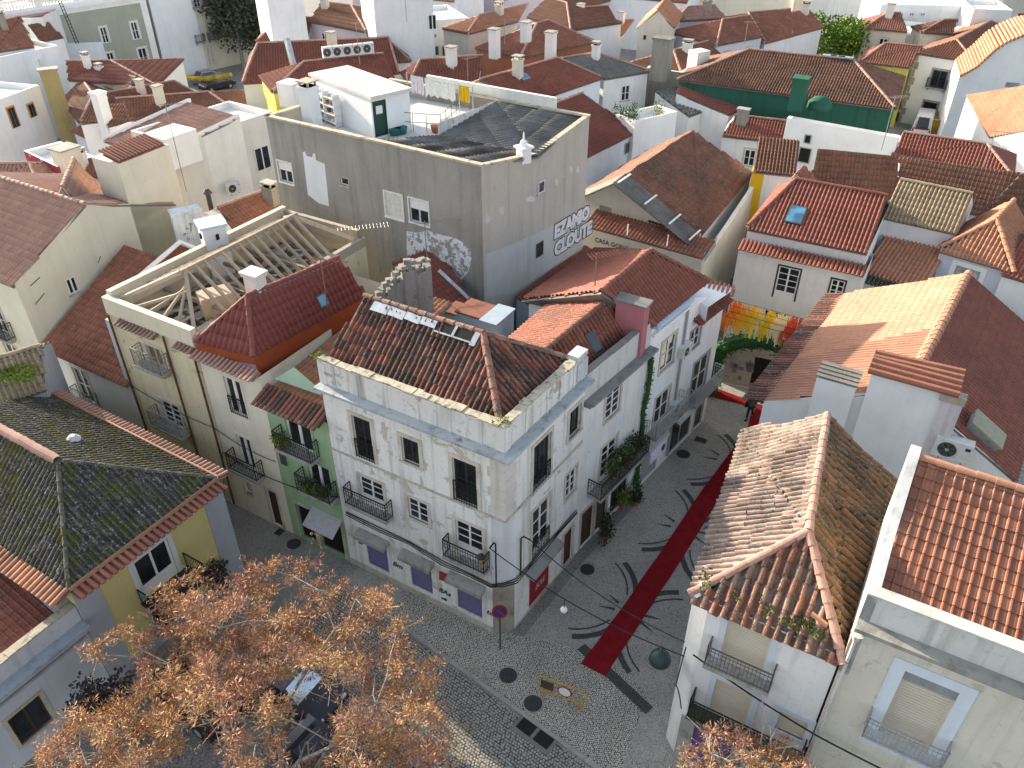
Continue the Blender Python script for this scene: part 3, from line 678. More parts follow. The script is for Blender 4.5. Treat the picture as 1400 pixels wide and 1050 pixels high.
# ================================================================ balcony house next on the right street
b = Bld('terrace_house', 'white house with a plant filled balcony between the corner house and the ivy strip', 'house', P0)
ws = plaster((.73, .73, .72), .45, .3, (.33, .29, .24), 8); u = (P1 - P0).normalized(); n = V(u.y, -u.x, 0); fc = b.fac(P0, P1)
o = [b.op(fc, (829.6, 537), (845.7, 559.4)), b.op(fc, (822.8, 614), (839.5, 637)), b.op(fc, (795, 706), (807, 745))]; o[2] = (o[2][0], o[2][1], .1, 2.3); o.append((o[2][1] + .25, o[2][1] + 1.2, .1, 2.35)); o.append((3.0, 4.6, .1, 2.5))
B1, B0 = P1 + V(-.80, .60, 0) * 5.4, P0 + ML * 5.4
b.walls([zz(P0, 8.7), zz(P1, 8.7), zz(B1, 8.7), zz(B0, 8.7)], ws, 0, {0: o})
for k, z0, z1 in ((.3, 8.6, 8.74), (.45, 8.74, 8.86)): strip(b, P0, P1, n, z0, z1, k, plaster((.24, .24, .235), .9, .2, seed=9), 'cornice')
strip(b, P0, P1, n, 8.86, 10.1, .0, plaster((.52, .53, .53), .9, .4, (.3, .28, .25), 10), 'parapet', .3); rubble_cap(b, P0, P1, n, 10.1, .32, CONCD, 1.1, .06)
b.window(fc, o[0], 'sash', .08, 2, 4, WHITEP, GLASS, STONEL, .14, True); b.window(fc, o[1], 'sash', .08, 2, 4, WHITEP, GLASS, STONEL, .14, False)
BRD = flat('brown door', (.06, .035, .022)); b.window(fc, o[2], 'solid', .1, 1, 1, BRD, BRD, STONE, .14, False, name='door'); b.window(fc, o[3], 'solid', .1, 1, 1, BRD, BRD, STONE, .12, False, name='door')
b.window(fc, o[4], 'plain', .15, 2, 1, DGREY, GLASS, None, .12, False, name='shop_window')
b.balcony(fc, o[1][0] - 1.0, o[1][1] + 2.0, o[1][2] - .1, .75, .9)
mB = terra('red', .35, .4, 0, 3)
rA, rB = at(744, 480, 10.8), at(828, 412, 11.0); iz = 9.3
e0, e1 = zz(P0 - n * .35, iz), zz(P1 - n * .35, iz); w0, w1 = zz(P0 + ML * 4.6, 9.4), zz(P1 + V(-.80, .60, 0) * 5.2, 9.4)
b.roof([[e0, e1, rB, rA], [w1, w0, rA, rB], [w0, e0, rA]], 'canal', mB, .02, .015, 0, 0); b.ridge([rA, rB], terra('brown', .3, .3), .12); b.ridge([e0, rA], terra('brown', .3, .3), .12); b.ridge([w0, rA], terra('brown', .3, .3), .12)
def skylight(b, poly, c, su, st, m=None, fm=None, h=.1):
    "roof light lying on the roof plane of poly, centred where the sight line c meets it"
    A, s, t, n = frame_of([Vector(p) for p in poly]); p = onpl(*c, A, n); q = MB(); q.obox(p - s * su / 2 - t * st / 2, s * su, t * st, n * h)
    o = b.part(q, 'skylight', fm or DGREY, b.roofo); e = .07; q = MB(); a = p - s * (su / 2 - e) - t * (st / 2 - e) + n * (h + .004); q.quad(a, a + s * (su - 2 * e), a + s * (su - 2 * e) + t * (st - 2 * e), a + t * (st - 2 * e))
    q.build('pane', m or BLUEGLASS, b.root, b.o); return o
skylight(b, [e0, e1, rB, rA], (811, 470), .6, 1.0, GLASS)
chimney(b, at(863, 440, 10.3), .55, 1.3, 8.5, 11.3, plaster((.42, .16, .17), .4, .2, seed=11), cap='flat', capm=CONCD)
# ================================================================ white house further along
b = Bld('terrace_house', 'white terrace house with red hipped roof and two air conditioners beyond the ivy strip', 'house', P1)
wb = plaster((.78, .79, .79), .22, .05, seed=12); u = (P2 - P1).normalized(); n = V(u.y, -u.x, 0); fc = b.fac(P1, P2); Lf = (P2 - P1).length
sp = 3.3
OO = {k: b.op(fc, *v) for k, v in {'a': ((906, 469), (919.5, 494)), 'b': ((897, 545), (911, 566)), 'c': ((945, 455), (954.5, 469)), 'd': ((949.5, 498), (962, 526))}.items()}
OO['shop'] = (.6, 2.3, .1, 2.4); OO['shop2'] = (3.6, 5.9, .1, 2.4); OO['dr'] = (6.3, 7.2, .1, 2.5)
B2, B1b = P2 + V(-.78, .62, 0) * 6.3, P1 + V(-.80, .60, 0) * 6.6
b.walls([zz(P1, 9.8), zz(P1 + u * sp, 9.8), zz(P2, 8.0), zz(B2, 8.3), zz(B1b, 8.7)], wb, 0, {0: [OO['a'], OO['b'], OO['shop']], 1: [(OO[k][0] - sp, OO[k][1] - sp, OO[k][2], OO[k][3]) for k in ('c', 'd', 'shop2', 'dr')]})
strip(b, P1, P1 + u * sp, n, 9.3, 9.44, .18, wb, 'cornice'); strip(b, P1, P1 + u * sp, n, 9.72, 9.9, .3, plaster((.42, .52, .62), .2, 0, seed=13), 'gutter')
GRS = flat('grey stone surround', (.33, .34, .35), .8)
for k, s_ in (('a', STONEL), ('b', STONEL), ('c', GRS), ('d', GRS)): b.window(fc, OO[k], 'french', .08, 2, 2, WHITEP, GLASS, s_, .13, True)
for k in ('shop', 'shop2'): b.window(fc, OO[k], 'slats' if k == 'shop' else 'plain', .1, 2, 1, GREYP, GLASS, None, .1, False, name='shop_front'); canopy(b, fc, OO[k][0] - .1, OO[k][1] + .1, 2.6, .45, plaster((.6, .6, .6), .3))
b.window(fc, OO['dr'], 'solid', .1, 1, 1, DGREY, DGREY, STONEL, .12, False, name='door')
IWHITE = flat('pale grey railing', (.42, .43, .44), .5)
b.balcony(fc, OO['b'][0] - .7, OO['b'][1] + 1.2, OO['b'][2] - .05, .6, .95, ironm=IWHITE); b.balcony(fc, OO['d'][0] - .4, OO['d'][1] + 1.1, OO['d'][2] - .05, .6, .95, ironm=IWHITE)
q = MB(); q.tube([P1 + u * sp + n * .08 + V(0, 0, z) for z in (9.2, .3)], .06, 8); b.part(q, 'downpipe', GREYP)
mN = terra('dkred', .03, .12, .15, 4)
g0, g1 = zz(P1 + n * .1, 9.9), zz(P1 + u * sp + n * .1, 9.9); ra, rb = at(823, 398, 11.7), at(889, 343, 11.7); bk = zz(P1 + u * 7.2 - n * 1.2, 9.9)
lw0, lw1 = at(714, 409, 9.0), at(813, 340, 9.0)
b.roof([[g0, zz(P1 + u * 5.2 + n * .1, 9.9), rb, ra], [lw1, lw0, ra, rb], [zz(P1 + u * 5.2 + n * .1, 9.9), lw1, rb], [lw0, g0, ra]], 'lusa', mN, 0, 0, 0, 0)
b.ridge([ra, rb], mN, .12); b.ridge([rb, zz(P1 + u * 5.2 + n * .1, 9.9)], mN, .12); b.ridge([g0, ra], mN, .12)
b.eave_row(zz(P1 + u * 4.2 - n * .05, 8.25), zz(P2 - n * .05, 8.1), n, terra('dkred', .1, .2), .22, .55, .2)
q = MB(); q.poly([at(938, 402, 8.9), at(968, 420, 8.9), at(1006, 394, 8.9), at(950, 384, 8.9)]); q.poly([at(968, 420, 8.9), at(938, 402, 8.9), at(938, 402, 8.9) - UP, at(968, 420, 8.9) - UP][::-1]); b.part(q, 'roof_terrace', wb)
b.eave_row(at(1006, 392, 8.95), at(918, 366, 8.95), V(-.3, -.8, 0), terra('brick', .3, .3), .24, .9, .12)
# ================================================================ red roofs in the yard behind
b = Bld('back_building', 'low red roofed annexe running along the right foot of the grey block', 'house', at(740, 395, 7))
q0, q1 = at(706, 407, 6.35), at(800, 337, 6.35); aw = V(.81, -.587, 0); hipgab(b, zz(q0 + aw * 2.6, 5.7), zz(q1 + aw * 2.6, 5.7), zz(q1, 5.7), .75, terra('dkred', .05, .2, .1), plaster((.45, .52, .6), .3), 'lusa', 'shed')
b = Bld('stair_tower', 'small blue grey stair tower with sloped lids behind the corner house roof', 'shed', at(665, 440, 7))
bw = plaster((.36, .44, .52), .25, 0, seed=14)
for (px, py, w1, d1, z1) in ((655, 425, 1.7, 1.3, 8.9), (680, 432, .8, 1.6, 9.3), (630, 425, 1.2, 1.0, 8.4)):
    p = at(px, py, z1); q = MB(); q.cbox((p.x, p.y, 0), w1, d1, z1, math.atan2(.507, -.862)); b.part(q, 'tower_wall', bw); q = MB(); q.cbox((p.x, p.y, z1 + .002), w1 + .12, d1 + .12, .1, math.atan2(.507, -.862)); b.part(q, 'lid', (terra('brick', .2, .3), plaster((.36, .44, .52), .4))[w1 < 1])
b = Bld('back_building', 'small triangular red roof with blue flashing between crumbling wall and grey block', 'house', at(610, 400, 7))
c1, c2, c3, c4 = at(593, 432, 8.0), at(640, 410, 8.0), at(596, 372, 9.6), at(592, 380, 9.4)
hipgab(b, at(580, 440, 7.8), at(645, 412, 7.8), at(600, 368, 7.8), 1.4, mN, bw, 'lusa', 'shed')
q = MB(); q.tube([at(600, 370, 9.4), at(640, 408, 7.95)], .12, 4); b.part(q, 'flashing', ZINC)
b = Bld('crumbling_wall', 'broken grey rubble party wall standing behind the ridge of the corner house', 'wall', at(555, 420, 9))
A_, B_ = at(517, 400, 11.4), at(590, 372, 12.0); d_ = zz(B_ - A_, 0); L_ = d_.length; d_.normalize(); nn = V(d_.y, -d_.x, 0); x = 0; tops = []
q = MB(); k = 9
k = 17
for i in range(k):
    z1 = 11.0 + 1.25 * min(1, (i / 9) ** .8) + random.uniform(-.22, .2); q.obox(zz(A_, 0) + d_ * (L_ * i / k), d_ * (L_ / k * 1.0), -nn * (.5 + random.uniform(-.02, .05)), V(0, 0, z1), random.random())
b.part(q, 'wall', plaster((.26, .25, .235), 1., .8, (.15, .14, .125), 15))
for i in range(14):
    q = MB(); p = zz(A_, 11.15 + 1.3 * min(1, (i / 14) * 1.8)) + d_ * (L_ * (i + .2) / 14) - nn * random.uniform(.1, .3); q.cbox(p, random.uniform(.2, .4), random.uniform(.2, .35), random.uniform(.1, .22), random.random()); b.part(q, 'rubble_stone', stone((.30, .28, .25), .7))
# ================================================================ helpers for the rows of houses
def T(p): return at(*p) if not isinstance(p, Vector) else p
def house(label, A, B, C, rise, kind, m, wm, style='lusa', name='house', cat='house', group=None, **kw):
    A, B, C = T(A), T(B), T(C); b = Bld(name, label, cat, (A + B) / 2, group); b.r = hipgab(b, A, B, C, rise, m, wm, style, kind, **kw)
    b.A, b.B, b.C, b.D = A, B, C, kw.get('D') or para(A, B, C); return b
def rect(L1, L2, r1, r2):
    "house corner from an eave line: L1-L2 points, depth vector"
    return L1, L2, L2 + r1
def win(b, A, B, tl, br, kind='plain', **kw):
    fc = b.fac(A, B); o = b.op(fc, tl, br); kw.setdefault('d', -.02); kw.setdefault('sill', False); return b.window(fc, o, kind, **kw)
ALB = flat('alu frame', (.62, .63, .63), .4)
# ================================================================ grey rendered block
gk = V(-1.45, 36.85, 0); gl = V(-13.52, 44.48, 0); gr = V(4.26, 44.6, 0); gb = gl + (gr - gk); gd = (gr - gk).normalized()
def greyrender():
    n = NT('grey cement render'); p = n.pos(); a = n.noise(.35, 5, .6); st = n.noise(1., 5, .65, n.scaled((1.5, 1.5, .12))); f = n.noise(6, 4, .6)
    col = n.mix(n.mr(a, .3, .7), (.33, .315, .285), (.245, .235, .215)); col = n.mix(n.math('MULTIPLY', n.mr(st, .48, .7), .5), col, (.12, .115, .10)); col = n.mix(n.math('MULTIPLY', n.mr(f, .52, .7), .3), col, (.38, .36, .33))
    n.bump(f, .3, .02); return n.fin(col, .92, .2)
gm = greyrender()
b = GB = Bld('apartment_block', 'tall grey cement rendered block with terrace and dark corrugated roof', 'building', gk)
gm2 = plaster((.46, .43, .38), .4, .2, (.54, .53, .51), 17)
fl, fr = b.fac(gl, gk), b.fac(gk, gr); gz = 14.45
GO = {'w1': ((378.5, 219), (402, 252)), 'w2': ((464.5, 241), (477, 255)), 'w3': ((525, 261), (552, 301)), 'w4': ((558.5, 270), (587, 309)), 'w5': ((538, 358), (562, 385))}
GR_ = {'r1': ((735, 249), (743.5, 261)), 'r2': ((733, 334), (741.5, 347))}
lo = [b.op(fl, *v) for v in GO.values()]; ro = [b.op(fr, *v) for v in GR_.values()]
gmid = gk + gd * 4.65
mb = MB(); b.wall(zz(gl, gz), zz(gk, gz), gm, 0, lo, mb=mb); b.part(mb, 'wall', gm)
mb = MB(); b.wall(zz(gk, gz), zz(gr, gz), gm, 0, ro, apex=[zz(gmid, 13.6)], mb=mb) if 0 else None
b.wall(zz(gk, gz), zz(gmid, 13.7), gm2, 0, [], mb=mb); b.wall(zz(gmid, 13.7), zz(gr, gz), gm2, 0, [], mb=mb)
b.wall(zz(gr, gz), zz(gb, gz), gm2, 0, [], mb=mb); b.wall(zz(gb, gz), zz(gl, gz), gm2, 0, [], mb=mb); b.part(mb, 'wall', gm2)
for k, (f_, o, kd) in {'w1': (fl, lo[0], 'plain'), 'w2': (fl, lo[1], 'plain'), 'w4': (fl, lo[3], 'plain'), 'w5': (fl, lo[4], 'plain'), 'r1': (fr, ro[0], 'plain'), 'r2': (fr, ro[1], 'plain')}.items():
    big = k in ('w1', 'w4'); w_ = b.window(f_, o, 'plain', -.02 if k[0] == 'r' else .1, 2 if big else 1, 1, ALB if k != 'r2' else DGREY, GLASS, WHITEP if big else None, .07, k != 'r2')
    if big:
        A, u, n, L = f_; q = MB(); q.obox(A + u * (o[0] + .06) - n * .06 + V(0, 0, o[2] + (o[3] - o[2]) * .58), u * (o[1] - o[0] - .12), n * .03, V(0, 0, (o[3] - o[2]) * .38)); q.build('roller_blind', WHITEP, w_, b.o)
b.window(fl, lo[2], 'solid', .04, 1, 1, flat('board', (.66, .64, .58)), flat('board', (.66, .64, .58)), WHITEP, .07, True, name='boarded_window')
mb = MB()                      # coping all round, then terrace floor
for p, q in ((gl, gk), (gk, gmid), (gmid, gr), (gr, gb), (gb, gl)):
    zp, zq = (13.7 if p is gmid else gz), (13.7 if q is gmid else gz); d_ = zz(q - p, 0).normalized(); n_ = V(d_.y, -d_.x, 0); a, c = zz(p, zp + .003), zz(q, zq + .003)
    mb.obox(a + n_ * .05 - d_ * .05, c - a + d_ * .1, -n_ * .3, V(0, 0, .1), random.random())
b.part(mb, 'coping', stone((.52, .47, .36), .7))
mb = MB(); mb.poly([zz(p, 13.62) for p in (gl, gk, gr, gb)]); b.roofo = b.part(mb, 'roof', plaster((.62, .63, .63), .35, .2, (.5, .48, .45), 18))
sheetm = terra('grey', .3, .5, 0, 5)
pa, pb, pc, pd, pe = at(679, 139, 14.5), at(797, 160, 14.35), at(736, 213, 13.78), at(658, 225, 14.38), at(522, 192, 14.4); pf = at(602, 184, 13.9)
def rough_sheet(b, poly, m, th=.03): b.roof([poly], 'sheet', m, .0, .01, 0, 0, deckm=CONCD, name='sheet_roof')
rough_sheet(b, [pc, pb, pa, pf], sheetm); rough_sheet(b, [pd, pc, pf, pe], terra('grey', .1, .9, 0, 6))
mb = MB(); mb.obox(pa + V(0, 0, -.8), pe * 0 + (zz(pf, 0) - zz(pa, 0)), V(-.1, -.1, 0), V(0, 0, .85)); b.part(mb, 'upstand', whp)
# roof room with its white felt lid and green door
rA, rB, rC = at(425, 101, 15.9), at(506, 132, 15.9), at(559, 120, 15.9); rb = Bld('roof_room', 'white rooftop room with pale flat lid and dark green door on the grey block', 'room', (rA + rB) / 2) if 0 else b
rD = para(rA, rB, rC); wr = plaster((.74, .76, .77), .15, 0, seed=19)
frr = b.fac(rB, rC); do = b.op(frr, (507.5, 133), (522, 187)); b.walls([rA, rB, rC, rD], wr, 13.6, {1: [(max(.08, do[0]), max(.95, do[1]), 13.7, 15.6)]}, name='roof_room')
GRN = flat('dark green door', (.012, .055, .035), .5); b.window(frr, (max(.08, do[0]), max(.95, do[1]), 13.72, 15.6), 'solid', .08, 1, 1, GRN, GRN, None, .1, False, name='door')
q = MB(); A_, u_, n_, L_ = frr; q.obox(A_ + u_ * .3 + n_ * -.05 + V(0, 0, 14.9), u_ * .4, n_ * .03, V(0, 0, .42)); b.part(q, 'door_light', WHITEP)
mb = MB(); cen = (rA + rC) / 2; pts = [zz(p + (p - cen) * .06, 15.93) for p in (rA, rB, rC, rD)]; mb.poly(pts); 
for i in range(4): j = (i + 1) % 4; mb.quad(pts[i] - UP * .16, pts[j] - UP * .16, pts[j], pts[i])
b.part(mb, 'roof_lid', plaster((.62, .60, .57), .4, .2, (.45, .43, .4), 20))
chimney(b, at(428, 170, 13.9), .75, .75, 13.5, 16.0, wr, cap='slab', capm=stone((.42, .36, .28)))
# terrace back wall, railing
tw0, tw1 = at(556, 128, 13.62), at(690, 158, 13.62)
mb = MB(); d_ = zz(gb - gr, 0).normalized(); a_ = gr + d_ * 2.2; mb.obox(zz(a_, 13.6) - V(d_.y, -d_.x, 0) * -.0, d_ * 9, V(-d_.y, d_.x, 0) * -.22, V(0, 0, 1.5)); b.part(mb, 'terrace_wall', plaster((.72, .72, .68), .3, .1, seed=21))
mb = MB()
for p, q in (((547, 178), (603, 182)), ((547, 178), (560, 160)), ((603, 182), (625, 162))):
    a, c = at(*p, 13.66), at(*q, 13.66)
    for h in (.5, 1.0): mb.tube([a + UP * h, c + UP * h], .018, 5)
    for t_ in (0, .33, .66, 1): mb.tube([a.lerp(c, t_), a.lerp(c, t_) + UP], .018, 5)
b.part(mb, 'railing', DGREY)
# painted patches and tags on the walls
def patch(b, fc, pix, m, k=.006, name='paint_patch', th=.006):
    A, u, n, L = fc; P = [onpl(*p, A, n) + n * k for p in pix]; q = MB(); q.poly(P if (P[1] - P[0]).cross(P[2] - P[0]).dot(n) > 0 else P[::-1]); return b.part(q, name, m)
def blob(cx, cy, rx, ry, k=18, j=.3, seed=0):
    rs = random.Random(seed); return [(cx + rx * math.cos(a) * (1 + rs.uniform(-j, j)), cy + ry * math.sin(a) * (1 + rs.uniform(-j, j))) for a in [2 * math.pi * i / k for i in range(k)]]
PW = plaster((.72, .74, .76), .12, 0, seed=22)
patch(b, fl, [(414, 208), (417, 207), (419, 213), (427, 215), (428, 210), (431, 210), (432, 219), (444, 224), (450, 282), (436, 278), (421, 266)], PW)
def ragged():
    n = NT('flaking white paint'); f = n.noise(2.2, 6, .72); c = n.mix(n.mr(f, .5, .53), (.66, .68, .7), (.30, .285, .26)); return n.fin(c, .9, .2)
RG = ragged(); patch(b, fl, [(556, 316), (570, 318), (585, 315), (606, 322), (622, 325), (640, 335), (646, 352), (640, 372), (630, 384), (600, 372), (575, 366), (556, 358)], RG, .007)
for i, (x, y, rx, ry) in enumerate([(667, 300, 4, 7), (686, 288, 4, 7), (781, 232, 2.5, 6), (790, 232, 2.5, 6), (761, 249, 2.5, 6), (725, 272, 8, 5)]): patch(b, fr, blob(x, y, rx * .8, ry * .8, 12, .25, i), plaster((.56, .55, .52), .3), .006)
LOWB = plaster((.50, .505, .505), .35, .4, (.42, .40, .37), 23); patch(b, fr, [(664, 348), (700, 334), (740, 316), (760, 306), (797, 300), (797, 336), (700, 402), (664, 406)], LOWB, .004)
def text_on(b, fc, s, base, size, m, k=.02, ext=.01, off=0., name='lettering', bold=False, shear=0.):
    "flat lettering on a wall; base = sight line of the lower left corner"
    A, u, n, L = fc; p = onpl(*base, A, n) + n * k; c = bpy.data.curves.new(name, 'FONT'); c.body = s; c.size = size; c.extrude = ext; c.offset = off; c.shear = shear; c.resolution_u = 2; c.space_character = .92 if bold else 1.
    o = bpy.data.objects.new(name, c); COL.objects.link(o); o.parent = b.root; p = p - b.o; o.matrix_local = Matrix(((u.x, 0, n.x, p.x), (u.y, 0, n.y, p.y), (0, 1, 0, p.z), (0, 0, 0, 1))); c.materials.append(m)
    bpy.context.view_layer.update(); me = bpy.data.meshes.new_from_object(o.evaluated_get(bpy.context.evaluated_depsgraph_get())); q = bpy.data.objects.new(name, me); COL.objects.link(q); q.parent = b.root; q.matrix_local = o.matrix_local.copy(); bpy.data.objects.remove(o); return q
BLK = flat('black spray paint', (.015, .015, .016)); WSP = flat('white spray paint', (.74, .75, .76))
for s_, (bx, by), sz in (('EZAMIO', (757.5, 326), 1.08), ('CLOUTE', (757.5, 350), 1.12)):
    text_on(b, fr, s_, (bx, by), sz, BLK, .012, .003, .14, bold=True); text_on(b, fr, s_, (bx, by), sz, WSP, .02, .003, .075, bold=True)
# ================================================================ street row left of the corner house
def rowpt(t, z=0): return zz(K + ML * t, z)
wg = plaster((.30, .42, .25), .22, .1, (.45, .5, .4), 24)
b = Bld('narrow_house', 'narrow green house with two planted balconies squeezed between cream house and white corner house', 'house', rowpt(10))
t0, t1 = 8.32, 11.75; fc = b.fac(rowpt(t1), rowpt(t0)); GOs = [b.op(fc, (385, 552), (431, 622)), b.op(fc, (419, 628), (456, 677)), (.5, 1.5, .1, 2.3), (1.75, 3.2, .1, 2.4)]
DP = V(.509, .861, 0)
b.walls([rowpt(t1, 8.1), rowpt(t0, 8.1), rowpt(t0, 8.1) + DP * 9, rowpt(t1, 8.1) + DP * 9], wg, 0, {0: GOs})
b.roof([[rowpt(t1, 8.25) - DP * -.5, rowpt(t0, 8.25) + DP * .5, rowpt(t0, 9.2) + DP * 9, rowpt(t1, 9.2) + DP * 9]], 'lusa', terra('orange', .1, .2, .1, 7), 0, 0, 0, 0)
b.eave_row(rowpt(t1 + .1, 8.55) + DP * .35, rowpt(t0, 8.55) + DP * .35, -DP, terra('oldred', .25, .25, 0, 8), .235, 1.05, .42, .085)
q = MB(); q.poly([at(375, 518, 8.8), at(438, 540, 8.7), at(402, 502, 9.75)]); q.poly([at(402, 502, 9.75), at(438, 540, 8.7), at(438, 540, 8.7) + DP * .2]); b.part(q, 'gable_wall', plaster((.42, .58, .44), .1, seed=25))
for o in GOs[:2]: b.window(fc, o, 'french', .12, 2, 1, WHITEP, GLASS, wg, .1, False, fw=.09, bw=.09)
for o in GOs[2:]: b.window(fc, o, 'plain', .2, 1, 1, DGREY, DARK, STONE, .12, False, name='shop_door')
A_, u_, n_, L_ = fc; q = MB(); a0 = A_ + u_ * 1.6 + UP * 2.55; q.obox(a0, u_ * 1.75, n_ * .75 - UP * .5, UP * .05); b.part(q, 'awning', flat('grey awning', (.36, .37, .40), .7)); q = MB(); q.obox(A_ + u_ * .2 + n_ * .02 + UP * 1.2 + UP * 3.35, u_ * .35, n_ * .03, V(0, 0, .6)); b.part(q, 'small_window', DGREY)
for o in GOs[:2]: b.balcony(fc, o[0] - .35, o[1] + .3, o[2] + .02, .6, .95)
wc = plaster((.69, .65, .53), .2, .15, (.5, .43, .3), 26); mP = terra('paint', 0, .05, .25, 9)
b = Bld('town_house', 'cream house with brick red painted roof and vivid orange side wall beside the green house', 'house', rowpt(13.6))
t0, t1 = 11.8, 15.45; fc = b.fac(rowpt(t1), rowpt(t0)); CO = [b.op(fc, (304.5, 513), (340, 573)), b.op(fc, (322, 593), (352, 645)), b.op(fc, (333, 657), (346, 677)), b.op(fc, (364, 668), (386, 712))]; CO[3] = (CO[3][0], CO[3][1], .1, CO[3][3])
b.walls([rowpt(t1, 9.1), rowpt(t0, 9.1), rowpt(t0, 9.1) + DP * 9, rowpt(t1, 9.1) + DP * 9], wc, 0, {0: CO})
e1, e2 = at(267, 468, 9.7), at(347, 488, 9.75); ra, rb = at(338, 405, 11.6), at(464, 352, 11.6); br, bl = at(502, 404, 9.75), rb + (e1 - ra) + DP * .0
orw = flat('orange painted wall', (.30, .066, .022), .55, .35, 0, .12, 2.)
mb = MB(); bo = zz(e2, 7.6); mb.poly([bo, zz(br, 7.9), br, e2]); mb.poly([zz(e1, 8.9), bo, e2, e1]); b.part(mb, 'side_wall', orw)
b.roof([[e2, br, rb, ra], [bl, e1, ra, rb]], 'lusa', mP, 0, 0, 0, .0); b.roof([[e1, e2, ra]], 'far', mP, 0, 0, 0, 0, name='hip_roof'); b.ridge([e2, ra], mP, .12); b.ridge([e1, ra], mP, .1); b.ridge([ra, rb], mP, .1)
q = MB(); q.poly([rowpt(t1, 9.15), rowpt(t0, 9.15), zz(e2, 9.35), zz(e1, 9.35)]); b.part(q, 'gutter_board', flat('mauve flashing', (.26, .17, .19)))
b.eave_row(rowpt(t1, 9.3) + DP * .1, rowpt(t0, 9.3) + DP * .1, -DP, terra('pink', .2, .2, 0, 10), .24, .6, .2, .08)
for o, rl in zip(CO[:2], (.95, None)): b.window(fc, o, 'french', .12, 2, 1, WHITEP, GLASS, wc, .1, False, rl, fw=.08, bw=.1)
b.window(fc, CO[2], 'plain', .1, 2, 1, WHITEP, GLASS, STONEL, .1); b.window(fc, CO[3], 'solid', .12, 1, 1, BRD, BRD, STONEL, .14, False, name='door'); b.balcony(fc, CO[1][0] - .45, CO[1][1] + .5, CO[1][2], .55, .95)
chimney(b, at(353, 405, 11.2), .55, .75, 9.8, 12.3, plaster((.66, .6, .58), .2), cap='flat', capm=plaster((.66, .6, .58), .2))
skylight(b, [e2, br, rb, ra], (440, 411), .55, .6, BLUEGLASS); 
# --- cream yellow house under repair, its roof stripped to the rafters
b = SK = Bld('house_under_repair', 'cream yellow house with its roof stripped to bare timber rafters', 'house', rowpt(18.5))
wy = plaster((.66, .58, .40), .35, .55, (.40, .32, .2), 27); t0, t1 = 15.5, 21.2; fc = b.fac(rowpt(t1), rowpt(t0)); zt = 9.35; dep = 11.5
YO = [b.op(fc, (199, 470), (226, 503)), b.op(fc, (218, 545), (253, 588)), (.5, 1.4, .1, 2.3), (3.6, 4.6, .1, 2.3)]
b.walls([rowpt(t1, zt), rowpt(t0, zt), rowpt(t0, zt) + DP * dep, rowpt(t1, zt) + DP * dep], wy, 0, {0: YO})
cr = plaster((.66, .60, .47), .3, .3, (.5, .44, .33), 28)
mb = MB(); z0_, z1_ = zt + .003, zt + .85
mb.obox(rowpt(t1 + .05, z0_) - DP * .05, rowpt(t0, 0) - rowpt(t1 + .05, 0), DP * .3, V(0, 0, .85)); mb.obox(rowpt(t1 + .05, z0_) + DP * .251, DP * (dep - .25), -ML * .3, V(0, 0, 1.05)); b.part(mb, 'parapet', cr)
mb = MB(); mb.obox(rowpt(t0, z0_) + DP * .251, DP * (dep - .25), ML * .25, V(0, 0, .5)); mb.obox(rowpt(t1 - .25, z0_) + DP * dep, rowpt(t0 + .25, 0) - rowpt(t1 - .25, 0), -DP * .25, V(0, 0, .9)); b.part(mb, 'party_wall', plaster((.40, .36, .29), .6, .5, seed=29))
mb = MB(); mb.poly([rowpt(t1, 8.3) + DP * .1, rowpt(t0, 8.3) + DP * .1, rowpt(t0, 8.3) + DP * (dep - .1), rowpt(t1, 8.3) + DP * (dep - .1)]); 
b.roofo = b.part(mb, 'attic_floor', stone((.30, .275, .24), .6))
def beam(p, q, w=.14, h=.16, m=WOODW, name='rafter'):
    p, q = Vector(p), Vector(q); d = (q - p); x = d.cross(UP).normalized(); y = x.cross(d.normalized()); o = MB(); o.obox(p - x * w / 2 - y * h / 2, d, x * w, y * h, random.random()); return b.part(o, name, m, b.roofo)
mid = 17.9; zr = 11.45; ra, rb = rowpt(mid, zr) + DP * 2.2, rowpt(mid, zr) + DP * 9.0
beam(ra - DP * .3, rb + DP * .3, .16, .2, WOODW, 'ridge_beam')
for i in range(14):
    p = ra.lerp(rb, i / 13)
    beam(p, zz(rowpt(t0 + .15) + DP * (2.2 + 6.8 * i / 13), zt + .42), .11, .14); beam(p, zz(rowpt(t1 - .15) + DP * (2.2 + 6.8 * i / 13), zt + .55), .11, .14)
for c in (rowpt(t0 + .2, zt + .4) + DP * .3, rowpt(t1 - .2, zt + .5) + DP * .3): beam(ra, c, .16, .18, WOODW, 'hip_rafter')
for c in (rowpt(t0 + .2, zt + .4) + DP * (dep - .3), rowpt(t1 - .2, zt + .5) + DP * (dep - .3)): beam(rb, c, .16, .18, WOODW, 'hip_rafter')
for f in (.2, .4, .6, .8): beam(ra.lerp(rowpt(t0 + .2, zt + .4) + DP * .3, f * .3 + .1), rowpt(t0 + .2 + 5.3 * f, zt + .45) + DP * .3, .1, .12)
for i in (1, 3, 5, 7): beam(zz(ra.lerp(rb, i / 8), 8.4), ra.lerp(rb, i / 8), .16, .16, woodm((.5, .36, .2)), 'post'); beam(rowpt(t0 + .1, 9.2) + DP * (2.2 + 6.8 * i / 8), rowpt(t1 - .1, 9.2) + DP * (2.2 + 6.8 * i / 8), .16, .18, WOODG, 'tie_beam')
for i in range(16): beam(rowpt(t0 + .1, 8.5) + DP * (.5 + i * .68), rowpt(t1 - .1, 8.5) + DP * (.5 + i * .68 + random.uniform(-.2, .2)), .12, .14, WOODG, 'joist')
